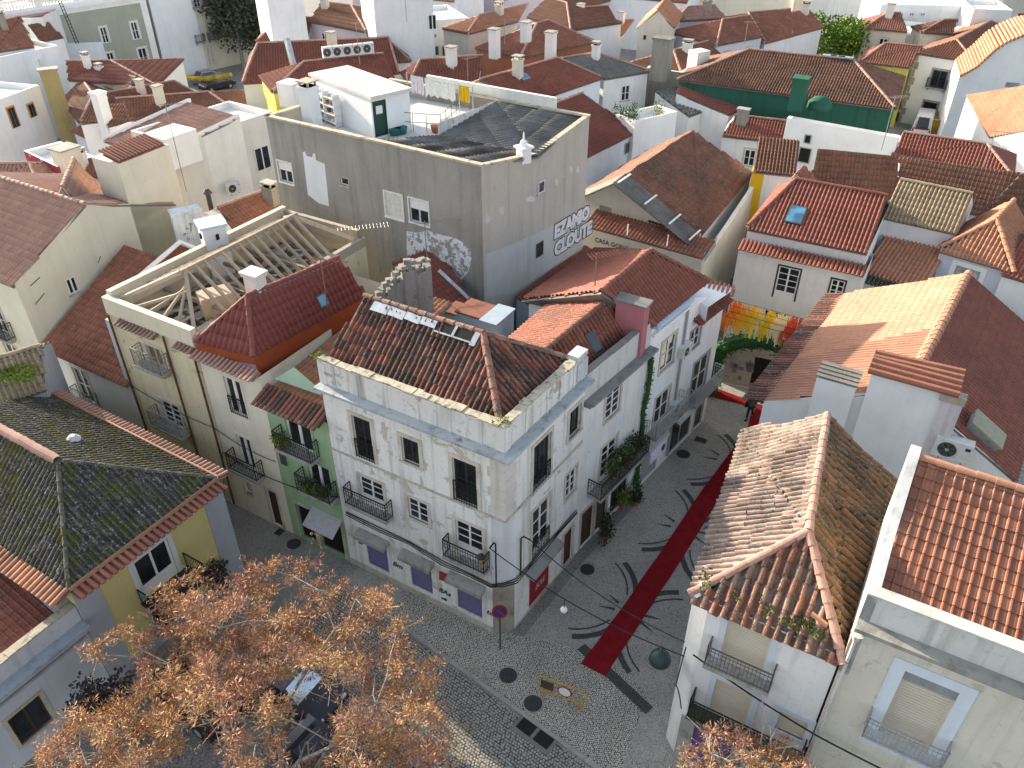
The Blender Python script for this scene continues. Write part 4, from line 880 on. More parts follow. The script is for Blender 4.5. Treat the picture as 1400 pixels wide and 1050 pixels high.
for i in range(80):
    p = rowpt(random.uniform(t0 + .6, t1 - .6), 8.62 + random.uniform(0, .12)) + DP * random.uniform(.8, dep - .8); a = random.uniform(0, 6.28) if random.random() < .5 else math.atan2(DP.y, DP.x); l = random.uniform(.7, 2.2)
    o = MB(); o.cbox(p, l, random.uniform(.12, .3), .04, a, random.random()); b.part(o, 'loose_plank', WOODG if i % 2 else woodm((.58, .54, .47)), b.roofo)
for i in range(24):
    p = rowpt(random.uniform(t0 + .6, t1 - .6), 8.62) + DP * random.uniform(.8, dep - .8); o = MB(); o.cbox(p, random.uniform(.3, .8), random.uniform(.2, .5), random.uniform(.05, .2), random.uniform(0, 3), random.random()); b.part(o, 'debris', (terra('brick', .2, .2), plaster((.6, .55, .5), .4), stone((.4, .38, .34)))[i % 3], b.roofo)
p = at(277, 440, 8.5); beam(p, zz(p, 11.4), .2, .2, WOODG, 'post'); o = MB(); pp = at(298, 415, 9.0); o.cbox(zz(pp, 8.4), 1.6, 1.1, 1.25, .54); b.part(o, 'tank', plaster((.52, .44, .34), .3), b.roofo)
for (x0, x1) in ((245, 291), (150, 205)): pass
b.eave_row(rowpt(20.4, zt + .0), rowpt(17.8, zt + .0), -DP, terra('pink', .3, .4, 0, 11), .24, .45, .16, .075); b.eave_row(rowpt(16.6, zt), rowpt(15.5, zt), -DP, terra('pink', .3, .4, 0, 11), .24, .4, .16, .075)
b.window(fc, YO[0], 'french', .1, 2, 1, WOODW, flat('rust shutter', (.22, .15, .09)), STONEL, .14, False); b.window(fc, YO[1], 'sash', .1, 2, 4, WHITEP, GLASS, STONEL, .15, False, panes=True)
for o in YO[2:]: b.window(fc, o, 'solid', .12, 1, 1, BRD, DARK, STONE, .12, False, name='door')
IGR = flat('weathered grey iron', (.20, .195, .18), .7)
for o in YO[:2]: b.balcony(fc, o[0] - .45, o[1] + .45, o[2] + .02, .6, .95, slabm=CONC, ironm=IGR)
q = MB()
for t_ in (21.1, 15.6, 17.4): q.tube([rowpt(t_, zt) - DP * .1, rowpt(t_, .2) - DP * .1], .05, 6)
b.part(q, 'downpipe', RUST)
# --- low white house with red roof, then the big cream house
b = house('low white house with neat red roof between the bare rafters and the tall cream house', rowpt(28.1, 5.5), rowpt(21.3, 5.5), rowpt(21.3, 5.5) + DP * 6, 3.1, 'shed', terra('brick', .1, .25, 0, 12), plaster((.62, .61, .57), .2, .1, seed=30), 'lusa', over=.35,  # roof rise increased so its back blocks a low streak of sun
    ops={0: [(1.9, 3.0, 2.6, 4.7), (.6, 1.2, .6, 2.0), (3.2, 3.8, .8, 2.0), (4.4, 5.2, .1, 2.2)]})
fc = b.fac(b.A, b.B)
for o in ((1.9, 3.0, 2.6, 4.7),): b.window(fc, o, 'french', .1, 2, 2, WHITEP, GLASS, STONEL, .14, False); b.balcony(fc, o[0] - .3, o[1] + .3, o[2], .4, .9, ironm=IGR)
for o in ((.6, 1.2, .6, 2.0), (3.2, 3.8, .8, 2.0)): b.window(fc, o, 'plain', .1, 1, 1, WHITEP, GLASS, STONEL, .1)
b.window(fc, (4.4, 5.2, .1, 2.2), 'solid', .1, 1, 1, BRD, BRD, STONEL, .1, False, name='door')
q = MB(); q.obox(rowpt(21.32, 5.5) - DP * .02, DP * 6.2, ML * .3, V(0, 0, 3.4)); b.part(q, 'party_wall', plaster((.46, .47, .48), .3, seed=31))
wcr = plaster((.66, .62, .51), .16, .05, (.42, .38, .28), 32); mC4 = terra('pink', .05, .15, 0, 13)
c0 = at(20, 388, 9.0); cr_ = at(117, 305, 11.4); cb = at(178, 305, 10.6)
b = Bld('big_cream_house', 'big cream gabled house with pinkish roof and tall blank side wall at the left', 'house', c0)
dd = V(.45, .893, 0); cr_ = zz(c0 + dd * 5.0, 11.3); ce = c0 + dd * 10.5; ll = ML * 9
fc = b.fac(c0, ce)
wins = [b.op(fc, (89, 383), (109, 397)), b.op(fc, (175, 347), (190, 360))]
b.walls([c0 + ll, c0, ('a', cr_), zz(ce, 9.3), zz(ce, 9.3) + ll, ('a', cr_ + ll)], wcr, 0, {1: wins, 0: [(5.2, 6.4, 5.2, 7.4), (1.2, 2.0, 5.4, 6.6), (5.2, 6.4, 2.2, 4.4)]}, d=.12)
b.roof([[c0 + ll, c0 - dd * .0, cr_, cr_ + ll], [zz(ce, 9.3), zz(ce, 9.3) + ll, cr_ + ll, cr_]], 'canal', mC4, 0, 0, 0, .2); b.ridge([cr_, cr_ + ll], terra('pink', 0, .1, 0, 14), .13)
for o in wins: b.window(fc, o, 'plain', .06, 2, 1, WHITEP, GLASS, None, .1)
f2 = b.fac(c0 + ll, c0)
for o in [(5.2, 6.4, 5.2, 7.4), (1.2, 2.0, 5.4, 6.6), (5.2, 6.4, 2.2, 4.4)]: b.window(f2, o, 'sash', .1, 2, 3, WHITEP, GLASS, STONEL, .12)
b.balcony(f2, 4.7, 6.9, 5.2, .55, .95)
q = MB(); q.obox(zz(c0 + dd * 7.6, 0), dd * 3.6, ML * 2.2, V(0, 0, 12.6)); b.part(q, 'chimney_stack', wcr); b.eave_row(zz(c0 + dd * 7.7, 12.7), zz(c0 + dd * 11.0, 12.7), ML, terra('brick', .2), .24, 1.6, -.3, .09)
for (x, y, x2, y2) in ((41, 391, 54, 379), (48, 416, 60, 401), (134, 359, 137, 350)):
    a_, c_ = onpl(x, y, fc[0], fc[2]) + fc[2] * .03, onpl(x2, y2, fc[0], fc[2]) + fc[2] * .03; q = MB(); q.tube([a_, c_], .025, 4); b.part(q, 'wall_tie', DGREY)
b = house('cream dormer roof wedge with white ridge behind the big cream house', (75, 292, 10.2), (122, 297, 10.2), (135, 255, 10.2), 1.6, 'gablex', terra('pink', .1, .2, 0, 15), wcr, 'lusa', z0=5)
# ================================================================ bottom left: mossy hipped house and its neighbour
mM = terra('mossy', .85, .2, .25, 16); mRD = terra('brick', .2, .25, 0, 17)
b = DR = Bld('yellow_house', 'yellow house with grey corner pilasters under a black mossy hipped roof', 'house', (-13.9, 21.9))
d1, d2, d3, d0 = V(-15.64, 18.98, 5.6), V(-12.14, 24.84, 5.6), V(-22.01, 30.86, 5.6), V(-25.4, 24.9, 5.6)
yel = plaster((.56, .50, .22), .12, .05, seed=33); gpi = plaster((.36, .39, .43), .12, seed=34); fc = b.fac(d1, d2)
YW = [b.op(fc, (203, 765), (248, 752)), ]; A, u, n, L = fc
w0 = (2.35, 3.95, 2.75, 4.75); wl = [w0, (2.3, 4.0, .1, 2.3)]
b.walls([d1, d2, d3, d0], yel, 0, {0: wl}, d=.18)
for x0, x1 in ((0, .95), (L - .95, L)): q = MB(); q.obox(A + u * x0 - n * .02 + UP * 0, u * (x1 - x0), n * .06, V(0, 0, 5.55)); b.part(q, 'pilaster', gpi)
q = MB(); q.obox(zz(d2, 0) + n * .035 - u * .02, V(-n.x, -n.y, 0) * 1.0, u * .06, V(0, 0, 5.55)); b.part(q, 'pilaster', gpi)
q = MB(); q.obox(A + u * .95 - n * .02, u * (L - 1.9), n * .05, V(0, 0, .7)); b.part(q, 'plinth', gpi)
r1, r2 = V(-20.38, 25.07, 8.05), V(-17.15, 23.12, 8.05)
ri = V(-22.5, 26.35, 8.05)
o_ = 0.0
b.roof([[d0, d1, r2, ri], [d2, d3, ri, r2], [d1, d2, r2]], 'canal', mM, .02, .015, 300, .05)
b.ridge([ri, r2], terra('pink', .2, .1, 0, 18), .2, .45, solo=True); b.ridge([d1, r2], mM, .09); b.ridge([d2, r2], mM, .09)
ws_ = flat('faded salmon gutter', (.30, .15, .09), .7)
uL = (d0 - d1).normalized(); nLf = V(-uL.y, uL.x, 0); nLf = nLf if nLf.y < 0 else -nLf
b.eave_row(d1 + UP * .02 + n * .0, d2 + UP * .02, n, mRD, .26, .62, .16, .085, name='eave_tiles'); b.eave_row(d0 + UP * .02, d1 + UP * .02, nLf, terra('orange', .15, .3, 0, 19), .26, .7, .22, .095); b.eave_row(d2 + UP * .02, d3 + UP * .02, V(.52, .85, 0), terra('pink', .1, .1, 0, 20), .25, .6, .12, .08)
q = MB(); q.tube([d1 + n * .02 + UP * .06, d2 + n * .02 + UP * .06], .09, 6); q.tube([d2 + UP * .08 + V(.02, .03, 0), d3 + UP * .08 + V(.02, .03, 0)], .07, 6); b.part(q, 'gutter', ws_)
b.window(fc, w0, 'plain', .1, 2, 1, WHITEP, GLASS, plaster((.6, .62, .64), .1), .2, False, fw=.1, kick=.5, glm=None)
q = MB(); q.obox(A + u * 2.1 + n * .001 + UP * 2.62, u * 2.3, n * 1.25, V(0, 0, .12)); so = b.part(q, 'balcony', flat('dark balcony floor', (.03, .034, .034)))
q = MB(); a_, b_, c_, e_ = [A + u * x + n * k + UP * 2.74 for x, k in ((2.14, .05), (2.14, 1.2), (4.36, 1.2), (4.36, .05))]
for p, r in ((a_, b_), (b_, c_), (c_, e_)): rail_run(q, p, r, .8, False)
q.build('railing', IRON, so, b.o)
b.window(fc, wl[1], 'plain', .1, 2, 1, GREYP, GLASS, gpi, .15, False, name='shop_window')
q = MB(); c_ = at(105, 612, 6.7); q.lathe((c_.x, c_.y, 6.6), [(.24, 0), (.25, .5), (.3, .55), (.12, .75)], 10); b.part(q, 'chimney', plaster((.6, .62, .64), .5, .3))
b = Bld('grey_house', 'pale grey house with moulded parapet and dark red roof in the bottom left corner', 'house', (-16.5, 16))
wgr = plaster((.50, .53, .57), .25, .1, seed=35); e1 = d1 - u * .02 - n * .05; e0 = e1 - u * 9.5; zp = 4.75; bk = -n * 8
b.walls([zz(e0, 4.0), zz(e1, 4.0), zz(e1 + bk, 4.0), zz(e0 + bk, 4.0)], wgr, 0, {0: [(3.2, 4.4, .1, 2.4), (6.0, 7.2, .9, 2.4)]}); fc2 = b.fac(e0, e1)
b.window(fc2, (3.2, 4.4, .1, 2.4), 'solid', .1, 1, 1, BRD, BRD, STONE, .2, False, name='door'); b.window(fc2, (6.0, 7.2, .9, 2.4), 'plain', .1, 2, 1, BRD, GLASS, STONE, .15)
for k, z0, z1 in ((.10, 3.2, 3.3), (.2, 3.62, 3.74), (.36, 3.74, 3.9), (.5, 3.9, 4.02)): strip(b, e0, e1, n, z0, z1, k, plaster((.34, .38, .42), .7, .2, seed=36), 'cornice')
strip(b, e0, e1, n, 4.02, zp, .0, plaster((.46, .49, .52), .6, .3, seed=37), 'parapet', .35); rubble_cap(b, e0, e1, n, zp, .4, stone((.40, .36, .28), .7, 2.), .8, .08)
b.roof([[zz(e0, 4.05) - n * .5, zz(e1, 4.05) - n * .5, zz(e1, 5.3) - n * 4.2, zz(e0, 5.3) - n * 4.2], [zz(e1, 4.05) - n * 8, zz(e0, 4.05) - n * 8, zz(e0, 5.3) - n * 4.2, zz(e1, 5.3) - n * 4.2]], 'marseille', terra('dkred', .15, .35, .1, 21), 0, 0, 0, 0)
q = MB(); q.obox(zz(e1, 4.0) - n * .36, -n * 7.6, -u * .4, V(0, 0, .95)); b.part(q, 'party_wall', plaster((.30, .30, .29), .9, .4, seed=38))
b = Bld('mossy_roof_house', 'low house with bright moss along its striped roof at the left edge', 'house', at(20, 520, 7))
m1, m2 = at(-40, 560, 6.6), at(60, 528, 6.6); hipgab(b, m1, m2, m2 + V(-.35, .93, 0) * 4, 1.0, terra('straw', .5, .35, 0, 22), plaster((.42, .46, .5), .4, seed=39), 'canal', 'gable', jit=.015)
# ================================================================ bottom right: house with the lichened roof, and its neighbour
b = OR = Bld('old_roof_house', 'narrow white corner house with shuttered windows under a warped lichen covered tile roof', 'house', (7.5, 19))
o1, o2, o3, o4 = V(5.5, 16.35, 8.6), V(9.3, 14.13, 8.6), V(13.69, 21.68, 8.6), V(9.02, 24.33, 8.6); fc = b.fac(o1, o2); A, u, n, L = fc
woW = plaster((.70, .70, .69), .5, .25, seed=40); OOs = {'a': ((997, 844), (1040, 926)), 'b': ((980, 926.6), (1018, 993)), 'c': ((1067, 971), (1097, 1012))}
OOs = {k: b.op(fc, *v) for k, v in OOs.items()}; OOs['s'] = (.75, 2.3, .1, 2.5)
ca, cb_ = o1 + (o4 - o1).normalized() * .55, o1 + u * .55
mb = MB(); b.wall(zz(cb_, 8.6), o2, woW, 0, [(o[0] - .55, o[1] - .55, o[2], o[3]) for o in OOs.values()], mb=mb); b.wall(zz(ca, 8.6), zz(cb_, 8.6), woW, mb=mb); b.wall(o4, zz(ca, 8.6), woW, mb=mb); b.wall(o2, o3, woW, mb=mb); b.wall(o3, o4, woW, mb=mb); b.part(mb, 'wall', woW)
r1, r2 = at(1105, 727, 10.35), at(1135, 615, 10.35); r2 = zz((o3 + o4) / 2, 10.35)
mO = terra('old', .5, .3, 0, 23); mO2 = terra('straw', .5, .4, 0, 24)
b.roof([[o4, o1, r1, r2]], 'canal', terra('pale', .5, .62, 0, 86), .04, .05, 140, .12); r_a = b.roofo
b.roof([[o1, o2, r1]], 'canalbig', terra('old', .45, .2, 0, 23), .045, .03, 110, .3); b.roof([[o2, o3, r2, r1]], 'canalbig', terra('tan', .5, .55, 0, 87), .06, .06, 60, .3); b.roofo = r_a
b.ridge([r1, r2], terra('pink', .4, .1, 0, 25), .14, solo=True); b.ridge([o1 + (o1 - r1).normalized() * .1, r1], terra('pink', .3, .05, 0, 25), .13, solo=True); b.ridge([o2 + (o2 - r1).normalized() * .25, r1], terra('pink', .4, .2, 0, 25), .14, solo=True)
SHC = flat('cream roller shutter', (.58, .53, .42), .6, .3, 0, .05, 1.)
for k in 'abc': b.window(fc, OOs[k], 'slats', .09, 1, 1, SHC, SHC, plaster((.56, .60, .66), .15), .2, k == 'c', name='shuttered_window')
b.window(fc, OOs['s'], 'plain', .12, 1, 1, DGREY, flat('purple shop front', (.16, .08, .22)), CONC, .12, False, name='shop_front')
b.balcony(fc, OOs['a'][0] - .38, OOs['a'][1] + .38, OOs['a'][2] + .02, .5, .9, ironm=flat('grey iron', (.10, .10, .10)))
b.balcony(fc, OOs['b'][0] - .6, OOs['b'][1] + 1.9, OOs['b'][2] - .05, .6, .9, slabm=flat('mossy slab', (.05, .06, .04)))
q = MB(); q.obox(A + u * .45 - n * .0 + n * .002, u * -.0 + u * .5, n * .06, V(0, 0, 2.6)); b.part(q, 'stone_pier', CONC)
mR = terra('rust', .05, .25, .7, 26)
b = RR = Bld('right_corner_house', 'cream house with broad glossy orange tile roof behind a parapet in the bottom right corner', 'house', (11.5, 14))
f0 = V(9.33, 14.05, 0); fd = V(.862, -.507, 0); sd = V(.497, .868, 0); f1 = f0 + fd * 11; fc = b.fac(f0, f1); A, u, n, L = fc
wr2 = plaster((.60, .575, .50), .55, .5, (.44, .41, .34), 41); RO = b.op(fc, (1238, 916), (1262, 1026)); RO = (RO[0], RO[1] + .12, RO[2], RO[3])
zr_ = 10.3
b.walls([zz(f0, zr_), zz(f1, zr_), zz(f1, 12.45) + sd * 4.85, zz(f0, 12.45) + sd * 4.85], wr2, 0, {0: [RO, (5.5, 7.0, RO[2], RO[3])]}, d=.2)
for k, z0, z1 in ((.1, 9.95, 10.08), (.25, 10.08, 10.2), (.4, 10.2, 10.34)): strip(b, f0, f1, n, z0, z1, k, plaster((.30, .30, .28), .9, .4, (.2, .2, .19), 42), 'cornice')
wpp = plaster((.56, .565, .55), .8, .45, (.36, .35, .32), 43)
strip(b, f0, f1, n, 10.345, 11.3, .0, wpp, 'parapet', .3); q = MB(); q.obox(zz(f0, 11.303) + n * .04, fd * 11, -n * .38, V(0, 0, .07)); b.part(q, 'coping', plaster((.54, .53, .49), .7, .4, (.34, .33, .3), 92))
pts = [(0, 11.3), (2.0, 11.5), (4.5, 12.8), (5.0, 12.8)]; mb = MB()
for (s0, z0), (s1, z1) in zip(pts, pts[1:]):
    a0, a1 = f0 + sd * s0, f0 + sd * s1; c0, c1 = a0 + fd * .28, a1 + fd * .28
    mb.quad(zz(a1, 8), zz(a0, 8), zz(a0, z0), zz(a1, z1)); mb.quad(zz(a0, z0), zz(c0, z0), zz(c1, z1), zz(a1, z1)); mb.quad(zz(c0, 8), zz(c1, 8), zz(c1, z1), zz(c0, z0))
mb.quad(zz(f0, 8), zz(f0 + fd * .28, 8), zz(f0 + fd * .28, 11.3), zz(f0, 11.3)); b.part(mb, 'party_wall', plaster((.56, .57, .57), .7, .5, (.36, .36, .34), 44))
q0, q1 = zz(f0 + fd * .3 + sd * .32, 10.75), zz(f1 + sd * .32, 10.75); t0_, t1_ = zz(f0 + fd * .3 + sd * 4.7, 12.6), zz(f1 + sd * 4.7, 12.6)
b.roof([[q0, q1, t1_, t0_]], 'marseille', mR, .008, 0, 300, 0); b.ridge([t0_, t1_], terra('orange', .1, .1, 0, 27), .12, .5)
for o in (RO, (5.5, 7.0, RO[2], RO[3])):
    w_ = b.window(fc, o, 'slats', .14, 1, 1, flat('cream blind', (.56, .515, .42), .6, .3, 0, .05, 1.), SHC, plaster((.60, .66, .74), .2, .1, seed=45), .36, False, name='shuttered_window')
    q = MB(); q.obox(A + u * o[0] - n * .1 + UP * (o[3] - .42), u * (o[1] - o[0]), n * .06, V(0, 0, .4)); q.build('shutter_box', plaster((.26, .28, .30), .6), w_, b.o)
    b.balcony(fc, o[0] - .4, o[1] + .4, o[2] + .02, .5, .9, ironm=flat('pale iron', (.30, .31, .31)), slabm=plaster((.5, .52, .54), .4))
q = MB(); p_ = zz(f0 + fd * .12, 0) + n * .1; q.tube([p_ + UP * z for z in (9.6, .3)], .05, 6); q.lathe(p_ + UP * 9.55, [(.07, 0), (.17, .3), (.19, .32)], 10); b.part(q, 'downpipe', plaster((.56, .56, .54), .6, .3))
# ================================================================ middle right: broad lit roof with white gable and chimneys
b = MRB = Bld('broad_roof_house', 'white gabled house with broad orange tile roof, two big chimneys and a roof hatch', 'house', (16, 28))
m1 = V(11.1, 28.5, 6.9); fdm = V(.862, -.507, 0); sdm = V(.575, .818, 0); wid = 9.8; dl = 11.9
m2 = m1 + fdm * wid; m3 = m2 + sdm * dl; m4 = m1 + sdm * dl; rr1 = m1 + fdm * 5.3 + UP * 2.6; rr2 = rr1 + sdm * dl
wm_ = plaster((.78, .79, .79), .12, .03, seed=46)
b.walls([m1, ('a', rr1), m2, m3, ('a', rr2), m4], wm_)
mMR_sunlit, mMR_shaded = terra('salmon', .03, .12, .1, 28), terra('dkred', .05, .22, .1, 29)  # one roof, sun and shade put into a paler and a darker tile colour
b.roof([[m4, m1, rr1, rr2]], 'fine', mMR_sunlit, 0, 0, 300, .2, name='roof'); r0 = b.roofo
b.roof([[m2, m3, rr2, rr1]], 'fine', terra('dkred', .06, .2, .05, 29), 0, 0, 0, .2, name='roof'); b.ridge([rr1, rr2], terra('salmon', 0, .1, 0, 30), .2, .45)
q = MB(); q.obox(m4 - UP * .02 + sdm * .1, -sdm * (dl + .1), -fdm * .75, V(0, 0, .06)); 
b.eave_row(m4 + UP * .02, m1 + UP * .02, -fdm, terra('oldred', .5, .5, 0, 31), .24, .95, .3, .085)
nF = V(-.507, -.862, 0)
def bigchim(x0, x1, z1, dep, m, rows):
    q = MB(); q.obox(zz(m1 + fdm * x0, 4.5) + nF * .25, fdm * (x1 - x0), -nF * dep, V(0, 0, z1 - 4.5)); o = b.part(q, 'chimney', m); return o
c1 = bigchim(1.9, 3.45, 9.0, .8, wm_, 0); c2 = bigchim(3.85, 6.5, 10.0, 1.1, wm_, 0)
for i in range(4): q = MB(); q.obox(zz(m1 + fdm * 1.85, 9.03 + i * .055) + nF * (.27 - .24 * i), fdm * 1.65, -nF * .26, V(0, 0, .09), random.random()); q.build('cap_tile', terra('grey', .3, .2), c1, b.o)
for i in range(5): q = MB(); q.tube([zz(m1 + fdm * 3.7, 10.05 + i * .05 * (1 if i < 3 else .2)) + nF * (.35 - .35 * i), zz(m1 + fdm * 7.0, 10.05 + i * .05) + nF * (.35 - .35 * i)], .14, 7, True, random.random()); q.build('cap_tile', terra('brick', .2, .2), c2, b.o)
q = MB(); q.obox(zz(m1 + fdm * 6.5, 5) + nF * .35, fdm * .75, -nF * .7, V(0, 0, 4.6)); b.part(q, 'party_wall', plaster((.60, .56, .58), .7, .4, (.4, .38, .36), 47)); q = MB(); q.obox(zz(m1 + fdm * 6.4, 9.6) + nF * .4, fdm * .9, -nF * .5, V(0, 0, .3)); b.part(q, 'rubble_cap', stone((.4, .35, .28), .7))
poly = [m2, m3, rr2, rr1]; A_, s_, t_, n_ = frame_of(poly); p = onpl(1350, 588, A_ + n_ * .3, n_); q = MB(); q.obox(p - s_ * .55 - t_ * .75, s_ * 1.1, t_ * 1.5, n_ * .12); b.part(q, 'roof_hatch', flat('weathered green grey hatch', (.30, .30, .22), .7)); q = MB(); q.obox(p - s_ * .5 - t_ * .7 - n_ * .45, s_ * 1.0, t_ * 1.4, n_ * .44); b.part(q, 'hatch_kerb', ZINC)
MRFC = b.fac(m1, m2)
# ================================================================ white houses behind it
wbr = plaster((.74, .74, .74), .2, .05, seed=48); mC = terra('red', .15, .2, 0, 32)
b = BR1 = Bld('skylight_house', 'white house with ribbed red roof holding one blue skylight above a tiled ledge', 'house', (17, 43))
sA, sB = at(1023, 309, 8.1), at(1187, 343, 8.1); uu = (sB - sA).normalized(); nn = V(uu.y, -uu.x, 0); sC, sD = sB - nn * 7.5, sA - nn * 7.5
lo1, lo2 = sA + nn * .75 - UP * 1.1, sB + nn * .75 - UP * 1.1; lo2 = lo2 + uu * .2; lo1 = lo1 - uu * .15
fc = b.fac(lo1, lo2); WO = [b.op(fc, (1066, 363), (1085, 412)), b.op(fc, (1138, 381), (1150, 408)), b.op(fc, (1049, 426), (1077, 449))]
b.walls([lo1, lo2, lo2 - nn * 3, lo1 - nn * 3], plaster((.72, .70, .67), .2, .05, seed=49), 0, {0: WO}); b.walls([sA, sB, sC, sD], wbr, 5)
rp1, rp2 = (sA + sD) / 2 + uu * 1.5 + UP * 1.9, (sB + sC) / 2 + UP * 1.9
b.roof([[sA, sB, rp2, rp1], [sC, sD, rp1, rp2]], 'canal', mC, .006, 0, 300, .25); r_ = b.roofo; b.roof([[sD, sA, rp1]], 'canal', mC, .006, 0, 0, .15, name='hip_roof'); b.ridge([sA, rp1], mC, .12); b.ridge([rp1, rp2], mC, .12)
b.roofo = r_; skylight(b, [sA, sB, rp2, rp1], (1088, 295), 1.0, 1.35, BLUEGLASS, DGREY, .14)
b.eave_row(lo1 + UP * .35 - nn * .5, lo2 + UP * .35 - nn * .5, nn, mC, .24, .9, .35, .09)
for o, k in zip(WO, ('sash', 'sash', 'plain')): b.window(fc, o, k, .06, 2, 4 if o is WO[0] else 3, WHITEP, GLASS, flat('black window border', (.03, .03, .035)), .09, False, .0, panes=True, kick=.4 if o is WO[0] else 0)
b = Bld('white_house', 'white house with straw coloured ribbed roof right of the skylight house', 'house', at(1258, 310, 8))
uu2 = (at(1308, 314, 8) - at(1208, 293, 8)).normalized(); hipgab(b, at(1208, 294, 8), at(1308, 316, 8), at(1330, 280, 8), 1.5, terra('straw', .2, .25, 0, 33), wbr, 'canal', 'gable', jit=.006, solo=0)
b = Bld('lean_to', 'orange ribbed lean-to roof with a dark mossy lower edge under the straw roof', 'outbuilding', at(1215, 390, 6))
hipgab(b, at(1186, 372, 5.9), at(1271, 396, 5.9), at(1287, 352, 5.9), 1.0, terra('orange', .05, .15, .1, 34), wbr, 'canal', 'shed', jit=.005); A1, A2 = at(1186, 372, 5.85), at(1271, 396, 5.85); b.eave_row(A1, A2, V(-.6, -.8, 0), terra('mossy', .4, .2, 0, 35), .24, .95, .3, .09)
b = Bld('small_hip_house', 'small grey blue house with flared hipped roof and white framed window', 'house', at(1330, 380, 6))
h1, h2 = at(1287, 338, 7.3), at(1384, 366, 7.3); hn = V((h2 - h1).normalized().y, -(h2 - h1).normalized().x, 0); wgb = plaster((.50, .53, .60), .12, seed=50)
fc = b.fac(h1, h2); o = b.op(fc, (1308, 362), (1335, 389)); b.walls([h1, h2, h2 - hn * 5, h1 - hn * 5], wgb, 0, {0: [o]}); rt = (h1 + h2) / 2 - hn * 1.9 + UP * 1.7; rt2 = (h1 + h2) / 2 - hn * 4.8 + UP * 2.0
mh = terra('orange', .1, .15, 0, 36); b.roof([[h1, h2, rt], [h2, h2 - hn * 5, rt2, rt], [h1 - hn * 5, h1, rt, rt2]], 'canal', mh, .01, 0, 0, .3); b.ridge([h1, rt], mh, .13); b.ridge([h2 + (h2 - rt).normalized() * .3, rt], terra('orange', .1, .05, 0, 37), .14); b.ridge([rt, rt2], mh, .14)
b.window(fc, o, 'plain', .08, 2, 1, GREYP, CURT, WHITEP, .28, True)
b = house('plain white house at the right edge beside the grey blue one', (1372, 372, 7.0), (1500, 410, 7.0), (1530, 360, 7.0), 1.4, 'gable', mC, plaster((.7, .7, .7), .1, seed=51), 'lusa')
b = Bld('mossy_wall', 'low wall topped with a dark mossy tile strip behind the broad orange roof', 'wall', at(1330, 425, 5))
w1_, w2_ = at(1262, 412, 5.2), at(1430, 462, 5.2); q = MB(); dw = w2_ - w1_; q.obox(zz(w1_, 0), dw, V(.3, .5, 0) * .6, V(0, 0, 5.0)); b.part(q, 'wall', plaster((.5, .48, .45), .6, .3, seed=52)); b.eave_row(w1_ + V(.3, .5, .15), w2_ + V(.3, .5, .15), V(-.5, -.8, 0), terra('mossy', .4, .2, 0, 38), .25, .9, .25, .09)
# ================================================================ the town behind
PL = {k: plaster(*v) for k, v in {'w': ((.78, .775, .75), .25, .08), 'b': ((.70, .735, .76), .2, .05), 'c': ((.68, .64, .54), .25, .08), 'g': ((.40, .40, .385), .4, .2), 'y': ((.62, .50, .10), .15), 'Y': ((.60, .55, .12), .12),
      'r': ((.38, .15, .085), .25), 'p': ((.58, .52, .56), .2), 'l': ((.62, .62, .70), .2), 'G': ((.03, .115, .08), .6, .12, (.12, .16, .13)), 'd': ((.30, .28, .24), .6, .3), 'W': ((.80, .795, .78), .1, .02)}.items()}
def solve_ridge(p, A, B, ze, sl):
    z = ze + 1.5; u = zz(B - A, 0).normalized(); n = V(-u.y, u.x, 0)
    for _ in range(25):
        r = at(p[0], p[1], z); z = z * .5 + .5 * (ze + max(.4, min(4.5, (r - A).dot(n) * sl)))
    return at(p[0], p[1], z)
